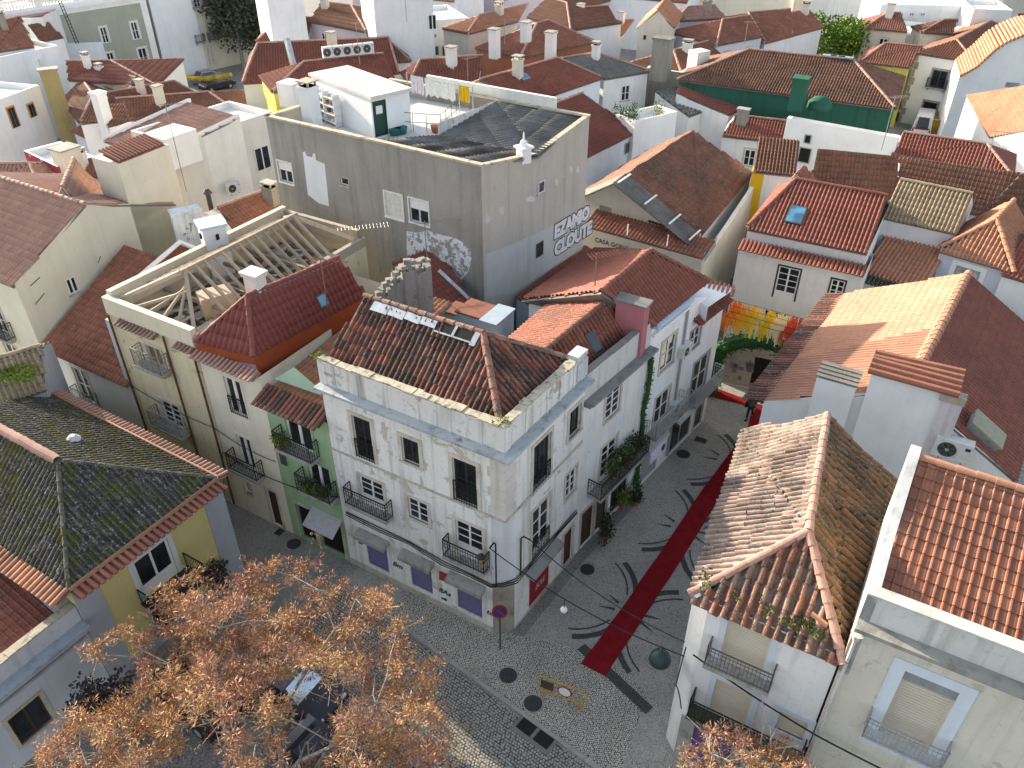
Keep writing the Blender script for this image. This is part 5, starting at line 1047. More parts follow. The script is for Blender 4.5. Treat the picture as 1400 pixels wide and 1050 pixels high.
def town(label, ze, A, B, R1, R2, pal='red', wall='w', style='far', sl=.42, wins=(), name='town_house', z0=0, jit=0, lich=.12, dark=.22, hipmin=.7, over=.25, cat='house', auto=True):
    A, B = at(A[0], A[1], ze), at(B[0], B[1], ze); r1, r2 = solve_ridge(R1, A, B, ze, sl), solve_ridge(R2, A, B, ze, sl); r2.z = r1.z = (r1.z + r2.z) / 2
    l = zz(r2 - r1, 0); l = l.normalized() if l.length > .5 else zz(B - A, 0).normalized(); nn = V(-l.y, l.x, 0)
    mir = lambda p: zz(p + nn * (2 * (r1 - p).dot(nn)), ze)
    C, D = mir(B), mir(A); b = Bld(name, label, cat, (A + B) / 2); m = terra(pal, lich, dark, .05, random.randrange(40, 60)); wm = PL[wall] if isinstance(wall, str) else wall
    u = zz(B - A, 0).normalized(); insR = (B - r2).dot(l); insL = (r1 - A).dot(l)
    lp = [A, B] + ([('a', r2)] if insR < hipmin else []) + [C, D] + ([('a', r1)] if insL < hipmin else [])
    if insR < hipmin: r2 = r2 + l * 0
    b.walls(lp, wm, z0); ps = [[A, B, r2, r1], [C, D, r1, r2]]
    if insR >= hipmin: ps.append([B, C, r2])
    if insL >= hipmin: ps.append([D, A, r1])
    b.roof(ps, style, m, jit, 0, 0, over); rm = terra('pink', .05, .1, 0, 61)
    if insR >= hipmin: b.ridge([B, r2], rm, .12, .6)
    if insL >= hipmin: b.ridge([A, r1], rm, .12, .6)
    b.ridge([r1, r2], rm, .12, .6)
    b.r1, b.r2, b.A, b.B, b.C, b.D = r1, r2, A, B, C, D; b.m = m
    for w_ in wins: fwin(b, *w_)
    if auto and not wins and ze > 5:
        for P_, Q_ in ((A, B),) + (((D, A),) if insL < hipmin else ()):
            fc = b.fac(P_, Q_); k_ = int(fc[3] / 3.4)
            for i in range(k_):
                if random.random() < .6:
                    x_ = fc[3] * (i + .5) / k_; b.window(fc, (x_ - .45, x_ + .45, ze - 2.35, ze - 1.0), random.choice(['sash', 'plain', 'french']), -.03, 2, 2, random.choice([WHITEP, WHITEP, GREYP]), random.choice([GLASS, GLASS, CURT]), random.choice([STONEL, None]), .12, True)
        if random.random() < .6: c_ = r1.lerp(r2, random.uniform(.2, .8)) + zz(A - r1, 0).normalized() * .9; chimney(b, c_, random.uniform(.5, .8), random.uniform(.5, .9), r1.z - 1.6, r1.z + random.uniform(.5, 1.1), random.choice([PL['w'], PL['c'], PL['d']]), cap=random.choice(['flat', 'slab']))
    return b
def fwin(b, side, tl, br, kind='plain', fm=None, gm=None, sur=None, nx=2, ny=1):
    P = (b.A, b.B) if side == 'f' else (b.B, b.C) if side == 'r' else (b.D, b.A); fc = b.fac(*P); o = b.op(fc, tl, br); return b.window(fc, o, kind, -.03, nx, ny, fm or WHITEP, gm or GLASS, sur, .14, False)
def block(label, ze, A, B, dep, wall='w', wins=(), name='town_house', gm=None, z0=0, cat='house'):
    "flat topped building: A-B top of the wall we see (left, right), dep metres deep"
    A, B = at(A[0], A[1], ze), at(B[0], B[1], ze); u = zz(B - A, 0).normalized(); n = V(-u.y, u.x, 0); b = Bld(name, label, cat, (A + B) / 2); b.A, b.B, b.C, b.D = A, B, B + n * dep, A + n * dep
    hipgab(b, A, B, b.C, 0, None, PL[wall] if isinstance(wall, str) else wall, kind='flat', gm=gm or PL['w'], z0=z0)
    for w_ in wins: fwin(b, *w_)
    return b
def polyhouse(label, polys, pal, wall='w', style='far', z0=0, name='town_house', lich=.12, dark=.25, cat='house', skirt=True):
    qs = []
    for q in polys:
        w_ = [at(*p) for p in q[:3]]; n_ = (w_[1] - w_[0]).cross(w_[2] - w_[0]).normalized(); qs.append(w_ + [onpl(p[0], p[1], w_[0], n_) for p in q[3:]])
    polys = qs; b = Bld(name, label, cat, polys[0][0]); m = terra(pal, lich, dark, .05, random.randrange(40, 60)); mb = MB()
    edges = {}
    for q in polys:
        for p, r in zip(q, q[1:] + q[:1]):
            k = tuple(sorted([(round(p.x, 1), round(p.y, 1)), (round(r.x, 1), round(r.y, 1))])); edges.setdefault(k, []).append((p, r))
    for k, e in edges.items():
        if len(e) == 1: p, r = e[0]; mb.quad(zz(p, z0), zz(r, z0), r - UP * .08, p - UP * .08)
    b.part(mb, 'wall', PL[wall] if isinstance(wall, str) else wall); b.roof(polys, style, m, 0, 0, 0, .15); b.m = m; return b
# ---- straight behind the grey block
town('long dark red roof directly behind the white laundry on the terrace', 9.3, (560, 113), (655, 113), (575, 87), (660, 71), 'dkred', 'w', 'lusa')
bq = town('red roofed long house with white side wall and small roof light right of the laundry', 9.2, (718, 140), (821, 105), (656, 108), (762, 80), 'red', 'b', 'lusa'); skylight(bq, [bq.A, bq.B, bq.r2, bq.r1], (713, 103), .9, 1.3, BLUEGLASS, ZINC)
town('grey brown sheet roofed house at the far end of the long red roof', 8.8, (826, 106), (886, 96), (768, 80), (815, 72), 'grey', 'w', 'far', lich=.05)
bq = town('white house with red roof tucked against the right flank of the grey block', 7.6, (772, 226), (869, 178), (748, 146), (797, 127), 'dkred', 'b', 'lusa', wins=[('f', (854, 196), (859, 208), 'solid', GREYP, DGREY)])
b = block('white roof terrace block crowded with potted plants', 8.6, (842, 156), (868, 166), 4.5, 'W'); TERR = b
b = town('house with brick red painted walls and hipped roof carrying three white chimneys', 9.6, (712, 77), (812, 56), (734, 33), (750, 27), 'brick', 'r', 'lusa')
for (x, y) in ((676, 56), (719, 46), (753, 60)): chimney(b, at(x, y, 11), .8, .8, 9.5, 12.0, PL['w'], cap='flat')
town('house with pale orange striped roof behind the brick red house', 9.5, (640, 44), (706, 28), (655, 22), (722, 5), 'orange', 'c', 'far')
town('house with brown roof behind white wall near the top middle', 10, (722, 22), (780, 40), (748, -3), (775, 4), 'brown', 'b')
town('dark brown roofed house with grey blue wall at the top middle', 8.5, (782, 31), (842, 27), (783, 11), (832, 8), 'brown', 'b')
town('house with bright orange roof slope beside the cream gable', 8.5, (800, 51), (850, 46), (838, 27), (866, 29), 'orange', 'w')
b = house('tall blank cream gable with one tiny window above the roofs', (873, 36, 10), (921, 36, 10), (932, 18, 10), 1.6, 'gablex', terra('orange', .1, .1, 0, 41), PL['c'], 'far'); b.A, b.B = b.A, b.B
fwin(b, 'f', (880, 48), (883, 54), 'solid', DGREY, DARK)
b = block('weathered beige house end with a tall stained chimney', 8.4, (884, 92), (932, 99), 4, 'd'); chimney(b, at(905, 78, 10), 1.2, 1.6, 8, 11.6, PL['d'], cap='flat', capm=CONCD)
b = town('brown roofed house with white dormer and sunlit orange end', 8.0, (932, 103), (996, 83), (921, 68), (968, 57), 'brown', 'b')
q = MB(); p = at(953, 95, 8.6); q.cbox((p.x, p.y, 8), 1.5, 1.3, 2.3, .55); b.part(q, 'dormer', PL['w'])
town('lavender walled house with hipped roof, one slope sunlit', 9.0, (980, 60), (1042, 48), (988, 26), (1026, 22), 'brick', 'l', 'lusa')
town('broad red hipped roof house left of the green tree', 8.4, (1046, 57), (1084, 47), (1024, 12), (1080, 18), 'brick', 'b', 'lusa')
town('red hipped roof house touching the green tree from behind', 8.4, (1083, 47), (1124, 36), (1080, 18), (1106, 12), 'brick', 'b', 'lusa')
town('house with pinkish roof and tiny roof light at the top right of centre', 9.5, (926, 27), (992, 23), (940, 10), (978, 7), 'pink', 'p')
bgr = town('long house with bottle green walls and broad patchy tile roof', 8.8, (929, 107), (1223, 147), (1023, 70), (1167, 80), 'brown', 'G', 'canal', lich=.5, dark=.4, auto=False)
chimney(bgr, at(1092, 128, 9.8), 1.1, 1.1, 8.5, 11.0, PL['G'], cap='flat', capm=PL['G']); q = MB(); p = at(1122, 138, 9.2); q.lathe((p.x, p.y, 8.6), [(1.0, 0), (.95, .5), (.6, .85), (.1, 1.0)], 12); bgr.part(q, 'vault', PL['G'], smooth=True)
for i in range(3): q = MB(); p = at(1146 + i * 15, 83 + i * 1, 11.6); q.cbox(bgr.r1.lerp(bgr.r2, .78 + i * .075) + UP * .1, 1.2, .5, .12, -.55); bgr.part(q, 'ridge_repair', ZINC)
polyhouse('grey sheet roofed shed with white end wall in front of the green house', [[(942, 158, 6.6), (994, 139, 7.0), (928, 118, 7.6), (896, 125, 7.0)]], 'grey', 'w', 'far', lich=.05)
polyhouse('dark red roof between the grey shed and the green house wall', [[(996, 156, 6.9), (1032, 138, 7.2), (930, 116, 8.2), (925, 127, 7.6)]], 'dkred', 'w', 'lusa')
b = town('low white house with ribbed bright red roof below the green wall', 6.3, (988, 183), (1072, 193), (1006, 158), (1080, 166), 'red', 'w', 'canal')
# ---- long shed with the sign
mCG = terra('brown', .35, .45, 0, 62); b = CG = Bld('warehouse', 'long warehouse with mottled brown roof and white gable above the painted shop sign', 'warehouse', at(900, 330, 6))
g1, g2, g3 = at(957, 322, 6.8), at(1028, 236, 6.8), at(855, 240, 9.6); gri = at(948, 178, 9.6); gl1 = at(790, 268, 6.9); gl2 = gl1 + (gri - g3)
wcg = plaster((.64, .64, .66), .2, .08, seed=63); fcg = b.fac(gl1 + V(0, -.0, 0), g1); oc = [b.op(fcg, (820, 274), (834, 310)), b.op(fcg, (887, 291), (909, 311))]
b.walls([gl1, ('a', zz((gl1 + g1) / 2, 9.6) if 0 else zz(g3, 9.5)), g1, g2, gri, gl2], wcg, 0, {0: oc})
b.roof([[g1, g2, gri, g3], [gl2, gl1, g3, gri]], 'far', mCG, 0, .05, 0, .1); ap = V(-.55, -.84, 0)
shm = terra('grey', .35, .4, 0, 64); rr_ = b.roofo
b.roof([[g1 + ap * 1.6 + UP * .08, g1 + UP * .12, g3 + UP * .12, g3 + ap * 1.6 + UP * .08], [gl1 + UP * .12, gl1 + ap * 1.6 + UP * .08, g3 + ap * 1.6 + UP * .08, g3 + UP * .12]], 'sheet', shm, 0, 0, 0, 0, name='verge_roof')
for f in (.05, .4, .72, .98): q = MB(); a_ = g3.lerp(g1, f); q.obox(a_ + UP * .25 + ap * 1.65, -ap * 1.7, V(.09, -.06, 0), V(0, 0, .06)); b.part(q, 'batten', WHITEP)
for o, k in zip(oc, ('slats', 'plain')): b.window(fcg, o, k, .1, 3, 3, GREYP if k == 'slats' else DGREY, GLASS, None, .1, False)
s0, s1 = at(796, 322, 5.9), at(958, 368, 5.9); fs = b.fac(s0, s1); wcs = plaster((.58, .53, .43), .3, .15, seed=65); sn = fs[2]
q = MB(); q.obox(zz(s0, 0), s1 - s0, -sn * .35, V(0, 0, 6.5)); b.part(q, 'sign_wall', wcs)
b.roof([[s0 + UP * .66 - sn * .02, s1 + UP * .66 - sn * .02, s1 - sn * 1.7 + UP * 1.2, s0 - sn * 1.7 + UP * 1.2]], 'lusa', terra('brick', .1, .3, 0, 66), 0, 0, 0, 0, name='lower_roof')
text_on(b, fs, 'CASA GONÇALENSE', (813, 330), .42, flat('faded black lettering', (.06, .055, .05), .8), .012, .004, .006)
w1_ = at(958, 345, 6.5); sdv = (g2 - g1); q = MB(); q.quad(zz(s1, 0), zz(s1, 0) + sdv * 1.25, zz(s1, 7.4) + sdv * 1.25, zz(s1, 6.0)); q.quad(zz(s1, 6.0), zz(s1, 7.4) + sdv * 1.25, zz(s1, 7.4) + sdv * 1.25 + V(-.25, .1, 0), zz(s1, 6.0) + V(-.25, .1, 0)); b.part(q, 'side_wall', PL['c'])
for f in (.0, .33, .66): q = MB(); p = g1.lerp(g1 + ap * 1.6, f); q.cbox((p.x, p.y, 5.6), .09, .09, 1.3); b.part(q, 'post', WHITEP)
q = MB(); p0_ = zz(s1, 6.1) + sdv * .02; q.quad(p0_, p0_ + sdv.normalized() * 2.6, p0_ + sdv.normalized() * 2.6 + UP * .9, p0_ + UP * .75); b.part(q, 'glazed_side', CURT)
for (x, y) in ((857, 330), (911, 345)): q = MB(); p = onpl(x, y, fs[0] - sn * .2, sn); q.tube([zz(p, 5.9), zz(p, 7.4)], .04, 5); b.part(q, 'post', WHITEP)
# ---- right of it: white slot window house, yellow pillar, brown roofs
b = block('white windowed blank house wall with two dark slot windows', 8.8, (1076, 161), (1228, 188), .6, 'W', wins=[('f', (1101, 183), (1108, 197), 'solid', GREYP, DARK), ('f', (1094, 200), (1106, 224), 'solid', GREYP, DARK)])
b = Bld('yellow_house', 'narrow house with bright yellow corner pillar and white wall beside the warehouse', 'house', at(1030, 260, 6)); y0, y1 = at(1030, 232, 8.2), at(1088, 238, 8.2); uy = zz(y1 - y0, 0).normalized(); ny = V(-uy.y, uy.x, 0)
hipgab(b, y0, y1, y1 + ny * 4, 1.0, terra('brown', .2, .3), PL['w'], 'canal', 'shed'); q = MB(); q.obox(zz(y0, 0) - ny * .05, uy * .75, -ny * .06, V(0, 0, 8.1)); b.part(q, 'pillar', plaster((.66, .42, .02), .1)); q = MB(); q.obox(zz(y0, 0) - uy * .06, uy * .05, ny * 1.0, V(0, 0, 8.1)); b.part(q, 'pillar', plaster((.66, .42, .02), .1))
b = polyhouse('small pinkish gable with red tile edging above the skylight house', [[(1072, 258, 7.9), (1090, 236, 9.0), (1100, 226, 9.0), (1082, 246, 7.9)], [(1105, 254, 7.9), (1116, 244, 7.9), (1100, 226, 9.0), (1090, 236, 9.0)]], 'brick', 'p', 'far')
b4 = polyhouse('big brown flat tiled roof with a mortar seam behind the skylight house', [[(1106, 262, 7.0), (1227, 270, 7.0), (1229, 214, 9.3), (1118, 203, 9.3)]], 'brown', 'w', 'marseille', lich=.3)
polyhouse('brown tile roof with a few glossy patched tiles right of the mortar seam', [[(1228, 270, 7.0), (1340, 292, 7.0), (1396, 236, 9.3), (1230, 214, 9.3)]], 'brown', 'w', 'marseille', lich=.2); 
polyhouse('brown roof end against the right edge of the town', [[(1342, 292, 7.0), (1440, 300, 7.0), (1470, 244, 9.3), (1398, 236, 9.3)]], 'brown', 'w', 'marseille')
town('house with boldly ribbed red roof below the parked white van', 7.6, (1219, 210), (1382, 238), (1236, 182), (1350, 196), 'red', 'w', 'canal', sl=.45)
# ---- top right corner
bwh = town('white house with grey corner stones and a balcony window above the white van', 7.4, (1331, 83), (1390, 45), (1308, 54), (1354, 29), 'brown', 'W', 'lusa')
fw_ = bwh.fac(bwh.D, bwh.A)
for tl, br, k in (((1277, 95), (1290, 121), 'french'), ((1264, 138), (1277, 159), 'solid')): o = bwh.op(fw_, tl, br); bwh.window(fw_, o, k, -.03, 2, 1, DGREY, GLASS if k == 'french' else DARK, CONC, .2, False); 
o = bwh.op(fw_, (1277, 95), (1290, 121)); bwh.balcony(fw_, o[0] - .3, o[1] + .3, o[2], .5, .9)
for i in range(9): q = MB(); q.obox(zz(bwh.D, .1 + i * .8) - fw_[2] * .02, fw_[1] * (.55 if i % 2 else .35), fw_[2] * .06, V(0, 0, .74), random.random()); bwh.part(q, 'corner_stone', stone((.36, .36, .36), .5))
town('low yellow walled house with red ribbed roof left of the white house', 6.4, (1178, 83), (1244, 91), (1210, 60), (1262, 63), 'brick', 'Y', 'lusa')
town('long cream house with hipped red roof behind the yellow house', 8.2, (1184, 37), (1241, 42), (1213, 18), (1232, 17), 'brick', 'c', 'lusa')
town('small hipped roof in the middle of the long cream range', 8.2, (1262, 43), (1302, 45), (1290, 28), (1310, 26), 'brown', 'c', 'lusa')
block('long cream wall under the hipped roofs near the top right', 7.4, (1176, 40), (1300, 54), 8, 'c', wins=[('f', (1200, 48), (1206, 52)), ('f', (1230, 51), (1236, 55))])
block('pale grey blue range with faint windows along the top right edge', 9.0, (1205, 6), (1334, 8), 8, 'b', wins=[('f', (1214 + i * 15, 17), (1219 + i * 15, 22)) for i in range(4)])
block('white annex with a flat lid at the top right edge', 9.6, (1332, 12), (1385, 14), 6, 'w'); town('red roofed house in the very top right corner', 8.0, (1386, 40), (1440, 44), (1392, 20), (1440, 20), 'red', 'w')
b = Bld('curved_gable_house', 'big white house with a curved gable edged in orange tiles', 'house', at(1360, 130, 5)); n_ = V(-.35, -.94, 0); ub = V(.94, -.35, 0)
base = at(1312, 104, 7.2); Pc = [onpl(x, y, base, n_) for x, y in ((1312, 104), (1324, 98), (1336, 91), (1348, 80), (1362, 67), (1378, 57), (1400, 48), (1440, 40))]
q = MB(); q.poly([zz(Pc[0], 0), zz(Pc[-1], 0)] + Pc[::-1]); q.poly([zz(Pc[0], 0), Pc[0], Pc[0] - n_ * 8, zz(Pc[0], 0) - n_ * 8]); b.part(q, 'wall', PL['W'])
ps = [[Pc[i + 1], Pc[i], Pc[i] - n_ * 8, Pc[i + 1] - n_ * 8] for i in range(len(Pc) - 1)]
mb = MB(); 
for i in range(len(Pc) - 1):
    d_ = Pc[i + 1] - Pc[i]; k = max(1, round(d_.length / .3))
    for j in range(k):
        c = Pc[i] + d_ * (j + .5) / k + n_ * .15; mb.tube([c, c - n_ * 8.1], .15, 6, True, random.random())
b.roofo = b.part(mb, 'roof', terra('orange', .15, .15, 0, 67), kind='stuff'); fcv = b.fac(base, base + ub * 10); o = b.op(fcv, (1376, 112), (1392, 120)); b.window(fcv, o, 'sash', -.02, 5, 2, GREYP, CURT, None, .1, False)
b = polyhouse('white house with plain orange roof cut by the right edge', [[(1323, 129, 6.6), (1354, 186, 6.6), (1440, 172, 9.2), (1405, 117, 9.2)]], 'orange', 'W', 'lusa')
# ---- left of the grey block
WBh = Bld('white_town_house', 'white house with pale striped shed roof, rooftop box and a long blank right wall', 'house', at(213, 213, 8.6)); b = WBh
a_, b_, c_ = at(145, 191, 8.4), at(214, 214, 8.4), at(328, 160, 9.8); c_ = zz(c_, 8.4 + 0); 
dvec = zz(at(328, 160, 9.8) - b_, 0); hipgab(b, a_, b_, b_ + dvec, 1.4, terra('pink', .25, .25, 0, 68), plaster((.76, .75, .71), .15, .08, seed=69), 'canal', 'shed', ops={}); b.A, b.B, b.C = a_, b_, b_ + dvec
fwin(b, 'f', (186, 224), (203, 244)); fw2 = b.fac(b_, b_ + dvec)
q = MB(); bx = [at(193, 183, 10.2), at(224, 191, 10.2), at(268, 176, 10.2)]; bx.append(para(*bx)); hipb = MB()
for i in range(4): j = (i + 1) % 4; q.quad(zz(bx[i], 8), zz(bx[j], 8), bx[j], bx[i])
q.poly(bx); b.part(q, 'roof_box', PL['W'])
q = MB(); q.obox(zz(b_, 8.4), V(dvec.x, dvec.y, 1.42), V(-.2, -.1, 0), V(0, 0, .22)); q.obox(zz(a_, 8.4), V(dvec.x, dvec.y, 1.42), V(.25, .1, 0), V(0, 0, .3)); b.part(q, 'verge', PL['W'])
b2 = block('white house end with one wide window beside the grey block', 9.2, (238, 196), (372, 152), 5, plaster((.70, .67, .60), .15, .05, seed=70), wins=[('f', (346, 204), (371, 228)), ('f', (311, 190), (316, 196), 'solid', GREYP, DARK)]) ; WHE = b2
b = town('low house with coarse brown red tiles wedged against the grey block', 7.4, (328, 330), (390, 304), (298, 284), (380, 255), 'brick', 'w', 'marseille', lich=.15, dark=.3, sl=.5)
b = polyhouse('small dark red roof edged in blue flashing behind the bare rafters', [[(192, 380, 8.6), (282, 348, 8.6), (246, 334, 9.4), (228, 344, 9.4)]], 'dkred', 'b', 'lusa'); bb_ = b
q = MB(); q.tube([at(190, 379, 8.75), at(246, 331, 9.55), at(284, 347, 8.75)], .16, 4); b.part(q, 'flashing', PL['b'])
b = Bld('white_chimney', 'square white chimney with blue lid and small vent holes', 'chimney', at(288, 325, 9)); p = at(288, 306, 11.2); bwx = plaster((.70, .74, .78), .15, 0, seed=71)
q = MB(); q.cbox((p.x, p.y, 6), 1.15, 1.15, 5.2, .54); b.part(q, 'stack', bwx); q = MB(); q.cbox((p.x, p.y, 11.202), 1.35, 1.35, .12, .54); b.part(q, 'lid', plaster((.5, .62, .68), .2))
for i in range(2): d_ = (V(-.509, -.861, 0), V(.861, -.509, 0))[i]; s_ = V(-d_.y, d_.x, 0); q = MB(); q.obox(zz(p, 10.55) + d_ * .56 - s_ * .3, s_ * .24, d_ * .03, V(0, 0, .3)); q.obox(zz(p, 10.55) + d_ * .56 + s_ * .08, s_ * .24, d_ * .03, V(0, 0, .3)); b.part(q, 'vent', DARK)
b = Bld('old_chimney', 'flaking grey and white chimney stump left of the white chimney', 'chimney', at(254, 325, 9)); p = at(252, 285, 10.8); q = MB(); q.cbox((p.x, p.y, 5), 1.5, .8, 5.6, .54); q.cbox((p.x, p.y, 10.6), 1.6, .9, .15, .54); b.part(q, 'stack', plaster((.60, .62, .64), .9, .7, (.2, .2, .2), 72))
b = Bld('vent_pipe', 'thin black capped flue pipe by the blank white wall', 'flue', at(283, 280, 8)); p = at(288, 282, 8.2); q = MB(); q.lathe((p.x, p.y, 7.2), [(.16, 0), (.16, 1.8), (.3, 1.85), (.1, 2.15)], 8); b.part(q, 'pipe', DGREY)
town('pale orange striped roof at the left edge above the big cream house', 8.6, (-60, 270), (62, 270), (-40, 226), (40, 222), 'pink', 'w', 'canal')
b = town('dark red and orange hipped roof between chimney and tall cream stack', 8.6, (106, 250), (160, 256), (104, 214), (136, 220), 'brick', 'w', 'lusa')
b = block('peeling crimson wall with cream chimney at the left', 9.6, (32, 206), (78, 228), 2.5, plaster((.32, .05, .07), .3, .55, (.55, .5, .45), 73)); chimney(b, at(92, 215, 10), 1.3, 1.2, 7, 10.6, PL['c'], cap='flat', capm=CONC)
block('white house with orange framed windows and orange corner strip at the left', 7.6, (-40, 150), (53, 116), 6, plaster((.72, .72, .72), .15, seed=74), wins=[('f', (9, 149), (27, 172), 'plain', DGREY, GLASS, flat('orange trim', (.62, .30, .08), .7)), ('f', (37, 144), (50, 158), 'plain', DGREY, GLASS, flat('orange trim', (.62, .30, .08), .7))]); ORH = bpy.data.objects
block('blank white house wall with one air conditioner at the upper left', 8.8, (-30, 84), (79, 62), 6, 'b')
b = Bld('tall_chimney', 'tall mustard chimney slab at the upper left', 'chimney', at(72, 135, 4)); p = at(65, 95, 9.2); q = MB(); q.cbox((p.x, p.y, 2), 1.5, .9, 7.2, .5); b.part(q, 'stack', plaster((.36, .29, .13), .6, .2)); q = MB(); q.cbox((p.x, p.y, 9.202), 1.7, 1.1, .12, .5); b.part(q, 'lid', CONC)
town('dark red roof behind the straw coloured roof at the upper left', 6.8, (95, 108), (212, 116), (92, 88), (150, 79), 'dkred', 'w')
town('straw coloured lichen roof at the upper left', 6.4, (104, 104), (170, 124), (116, 89), (186, 106), 'straw', 'w', 'canal', lich=.5)
town('steep brown roof beside the mustard chimney', 5.6, (86, 136), (110, 166), (112, 108), (128, 130), 'brown', 'w')
town('long brown red roof running left of the white pale roofed house', 6.2, (148, 146), (262, 124), (146, 127), (238, 111), 'brown', 'w', 'lusa')
town('lower long brown roof in front of the other brown one', 5.8, (168, 162), (335, 160), (160, 141), (284, 120), 'brown', 'w', 'lusa')
town('little red roof below the white gables at the upper left', 4.8, (100, 177), (125, 189), (122, 166), (140, 176), 'red', 'b')
b = polyhouse('pair of small white gables with a tall white chimney', [[(110, 168, 6.2), (128, 132, 7.4), (138, 132, 7.4), (146, 165, 6.2)], [(148, 172, 6.2), (153, 141, 7.3), (170, 142, 7.3), (178, 165, 6.2)]], 'brown', 'W'); chimney(b, at(134, 130, 8.6), .9, .9, 5, 8.8, PL['W'], cap='flat', capm=PL['W'])
town('red roof beside white wall at the top left edge', 8.8, (-10, 70), (46, 62), (-8, 38), (26, 17), 'brick', 'w'); block('white block with orange roof edge in the top left corner', 10, (-20, 26), (58, 24), 5, 'w', gm=terra('orange', .1, .1))
b = block('big white house with a rooftop ladder left of the green tiled palace', 10.6, (36, -4), (116, -10), 5, 'W'); LADH = b
block('low white parapet wall below the tiled palace', 6.8, (82, 62), (137, 60), 1.0, 'b'); polyhouse('small dark lean-to roof under the ladder', [[(55, 56, 8.0), (86, 50, 8.0), (66, 30, 9.4), (38, 34, 9.4)]], 'brown', 'W')
# palace with tiled front, balustrade and ornate neighbour
b = PAL = Bld('tiled_palace', 'tall palace with grey green tiled front, white borders and roof balustrade', 'building', at(225, 110, 0)); pB = at(225, 110, 0); pa_, pb_ = at(108, 20, 9.6), at(205, 9, 9.6); up_ = V(.66, .75, 0); np_ = V(up_.y, -up_.x, 0)
pA = pB - up_ * 17; tz = 10.2; az_ = plaster((.36, .37, .30), .15, .05, seed=75); fc = b.fac(pA, pB); ow = [b.op(fc, *v) for v in (((136, 38), (150, 58)), ((178, 31), (192, 53)), ((188, 67), (205, 90)), ((145, 73), (159, 90)))]
b.walls([zz(pA, tz), zz(pB, tz), zz(pB, tz) - np_ * 9, zz(pA, tz) - np_ * 9], az_, 0, {0: ow})
for o in ow: b.window(fc, o, 'french', .1, 2, 2, WHITEP, GLASS, plaster((.7, .68, .66), .1), .2, False)
for x0, x1 in ((0, .8), (16.2, 17)): q = MB(); q.obox(pA + up_ * x0, up_ * (x1 - x0), np_ * .1, V(0, 0, tz)); b.part(q, 'pilaster', PL['W'])
q = MB(); q.obox(zz(pA, tz - .9), up_ * 17, np_ * .12, V(0, 0, .5)); q.obox(zz(pA, tz - .35), up_ * 17.2, np_ * .5, V(0, 0, .35)); b.part(q, 'cornice', PL['W'])
q = MB(); q.obox(zz(pA, tz + .004), up_ * 17, -np_ * .3, V(0, 0, .25)); q.obox(zz(pA, tz + 1.0), up_ * 17, -np_ * .3, V(0, 0, .18))
for i in range(48):
    if i % 12 < 2: q.obox(zz(pA, tz + .25) + up_ * (i * .354), up_ * .36, -np_ * .3, V(0, 0, .76))
    else: q.lathe(zz(pA + up_ * (i * .354 + .17) - np_ * .15, tz + .25), [(.08, 0), (.12, .2), (.06, .45), (.1, .75)], 6)
b.part(q, 'balustrade', PL['W']); q = MB(); q.poly([zz(pA, tz - .1), zz(pB, tz - .1), zz(pB, tz - .1) - np_ * 9, zz(pA, tz - .1) - np_ * 9]); b.part(q, 'roof', PL['c'])
b = Bld('ornate_house', 'tall cream house with arched balcony windows on the far street corner', 'building', at(285, 95, 0)); nA = pB + up_ * .4; nB = nA + up_ * 18; fc = b.fac(nA, nB); tz = 12.5
ow = [b.op(fc, *v) for v in (((263, 23), (275, 56)), ((281, 20), (291, 53)), ((262, 70), (268, 86)), ((284, 63), (292, 88)), ((234, 38), (247, 58)), ((263, -6), (275, 9)), ((281, -8), (291, 7)))]
b.walls([zz(nA, tz), zz(nB, tz), zz(nB, tz) - np_ * 9, zz(nA, tz) - np_ * 9], plaster((.62, .58, .48), .3, .1, seed=76), 0, {0: ow})
for i, o in enumerate(ow): b.window(fc, o, 'french', .12, 2, 3, WHITEP, GLASS, STONEL, .25, False); (b.balcony(fc, o[0] - .4, o[1] + .4, o[2], .6, .9) if i in (0, 1, 5, 6) else None)
q = MB(); q.obox(nA + np_ * .0, up_ * 5.8, np_ * .08, V(0, 0, tz)); b.part(q, 'white_bay', PL['b'])
# ---- centre left
CRF = town('big dark red hipped roof with a zinc seam and pale blue street front', 8.2, (332, 112), (545, 98), (352, 57), (532, 54), 'dkred', 'b', 'lusa', hipmin=.3)
q = MB(); q.tube([at(392, 53, 11.3), at(403, 96, 8.8)], .3, 4); CRF.part(q, 'zinc_seam', ZINC)
fl_ = CRF.fac(CRF.D, CRF.A)
town('dark red roof behind the big hipped one near the dark trees', 8.2, (352, 55), (420, 54), (386, 25), (426, 24), 'dkred', 'w', 'lusa')
YH = town('yellow house with bright red roof and a row of air conditioners on the ridge', 9.2, (374, 124), (540, 107), (416, 86), (524, 72), 'red', 'y', 'lusa', hipmin=.3, auto=False)
q = MB(); p = at(398, 120, 10); q.cbox((p.x, p.y, 8.6), 1.6, 1.5, 1.9, -.5); YH.part(q, 'dormer', PL['w'])
town('red brown roof with white chimney right of the air conditioner row', 8.6, (520, 84), (560, 82), (500, 60), (533, 57), 'brown', 'w', 'lusa')
block('beige weathered house with small windows behind the red hipped roof', 9.2, (428, 30), (500, 46), 5, 'c', wins=[('f', (450, 40), (456, 48)), ('f', (474, 44), (480, 52))]); town('brown roof above the beige weathered house', 9.6, (424, 28), (500, 42), (440, 4), (480, 6), 'brown', 'p')
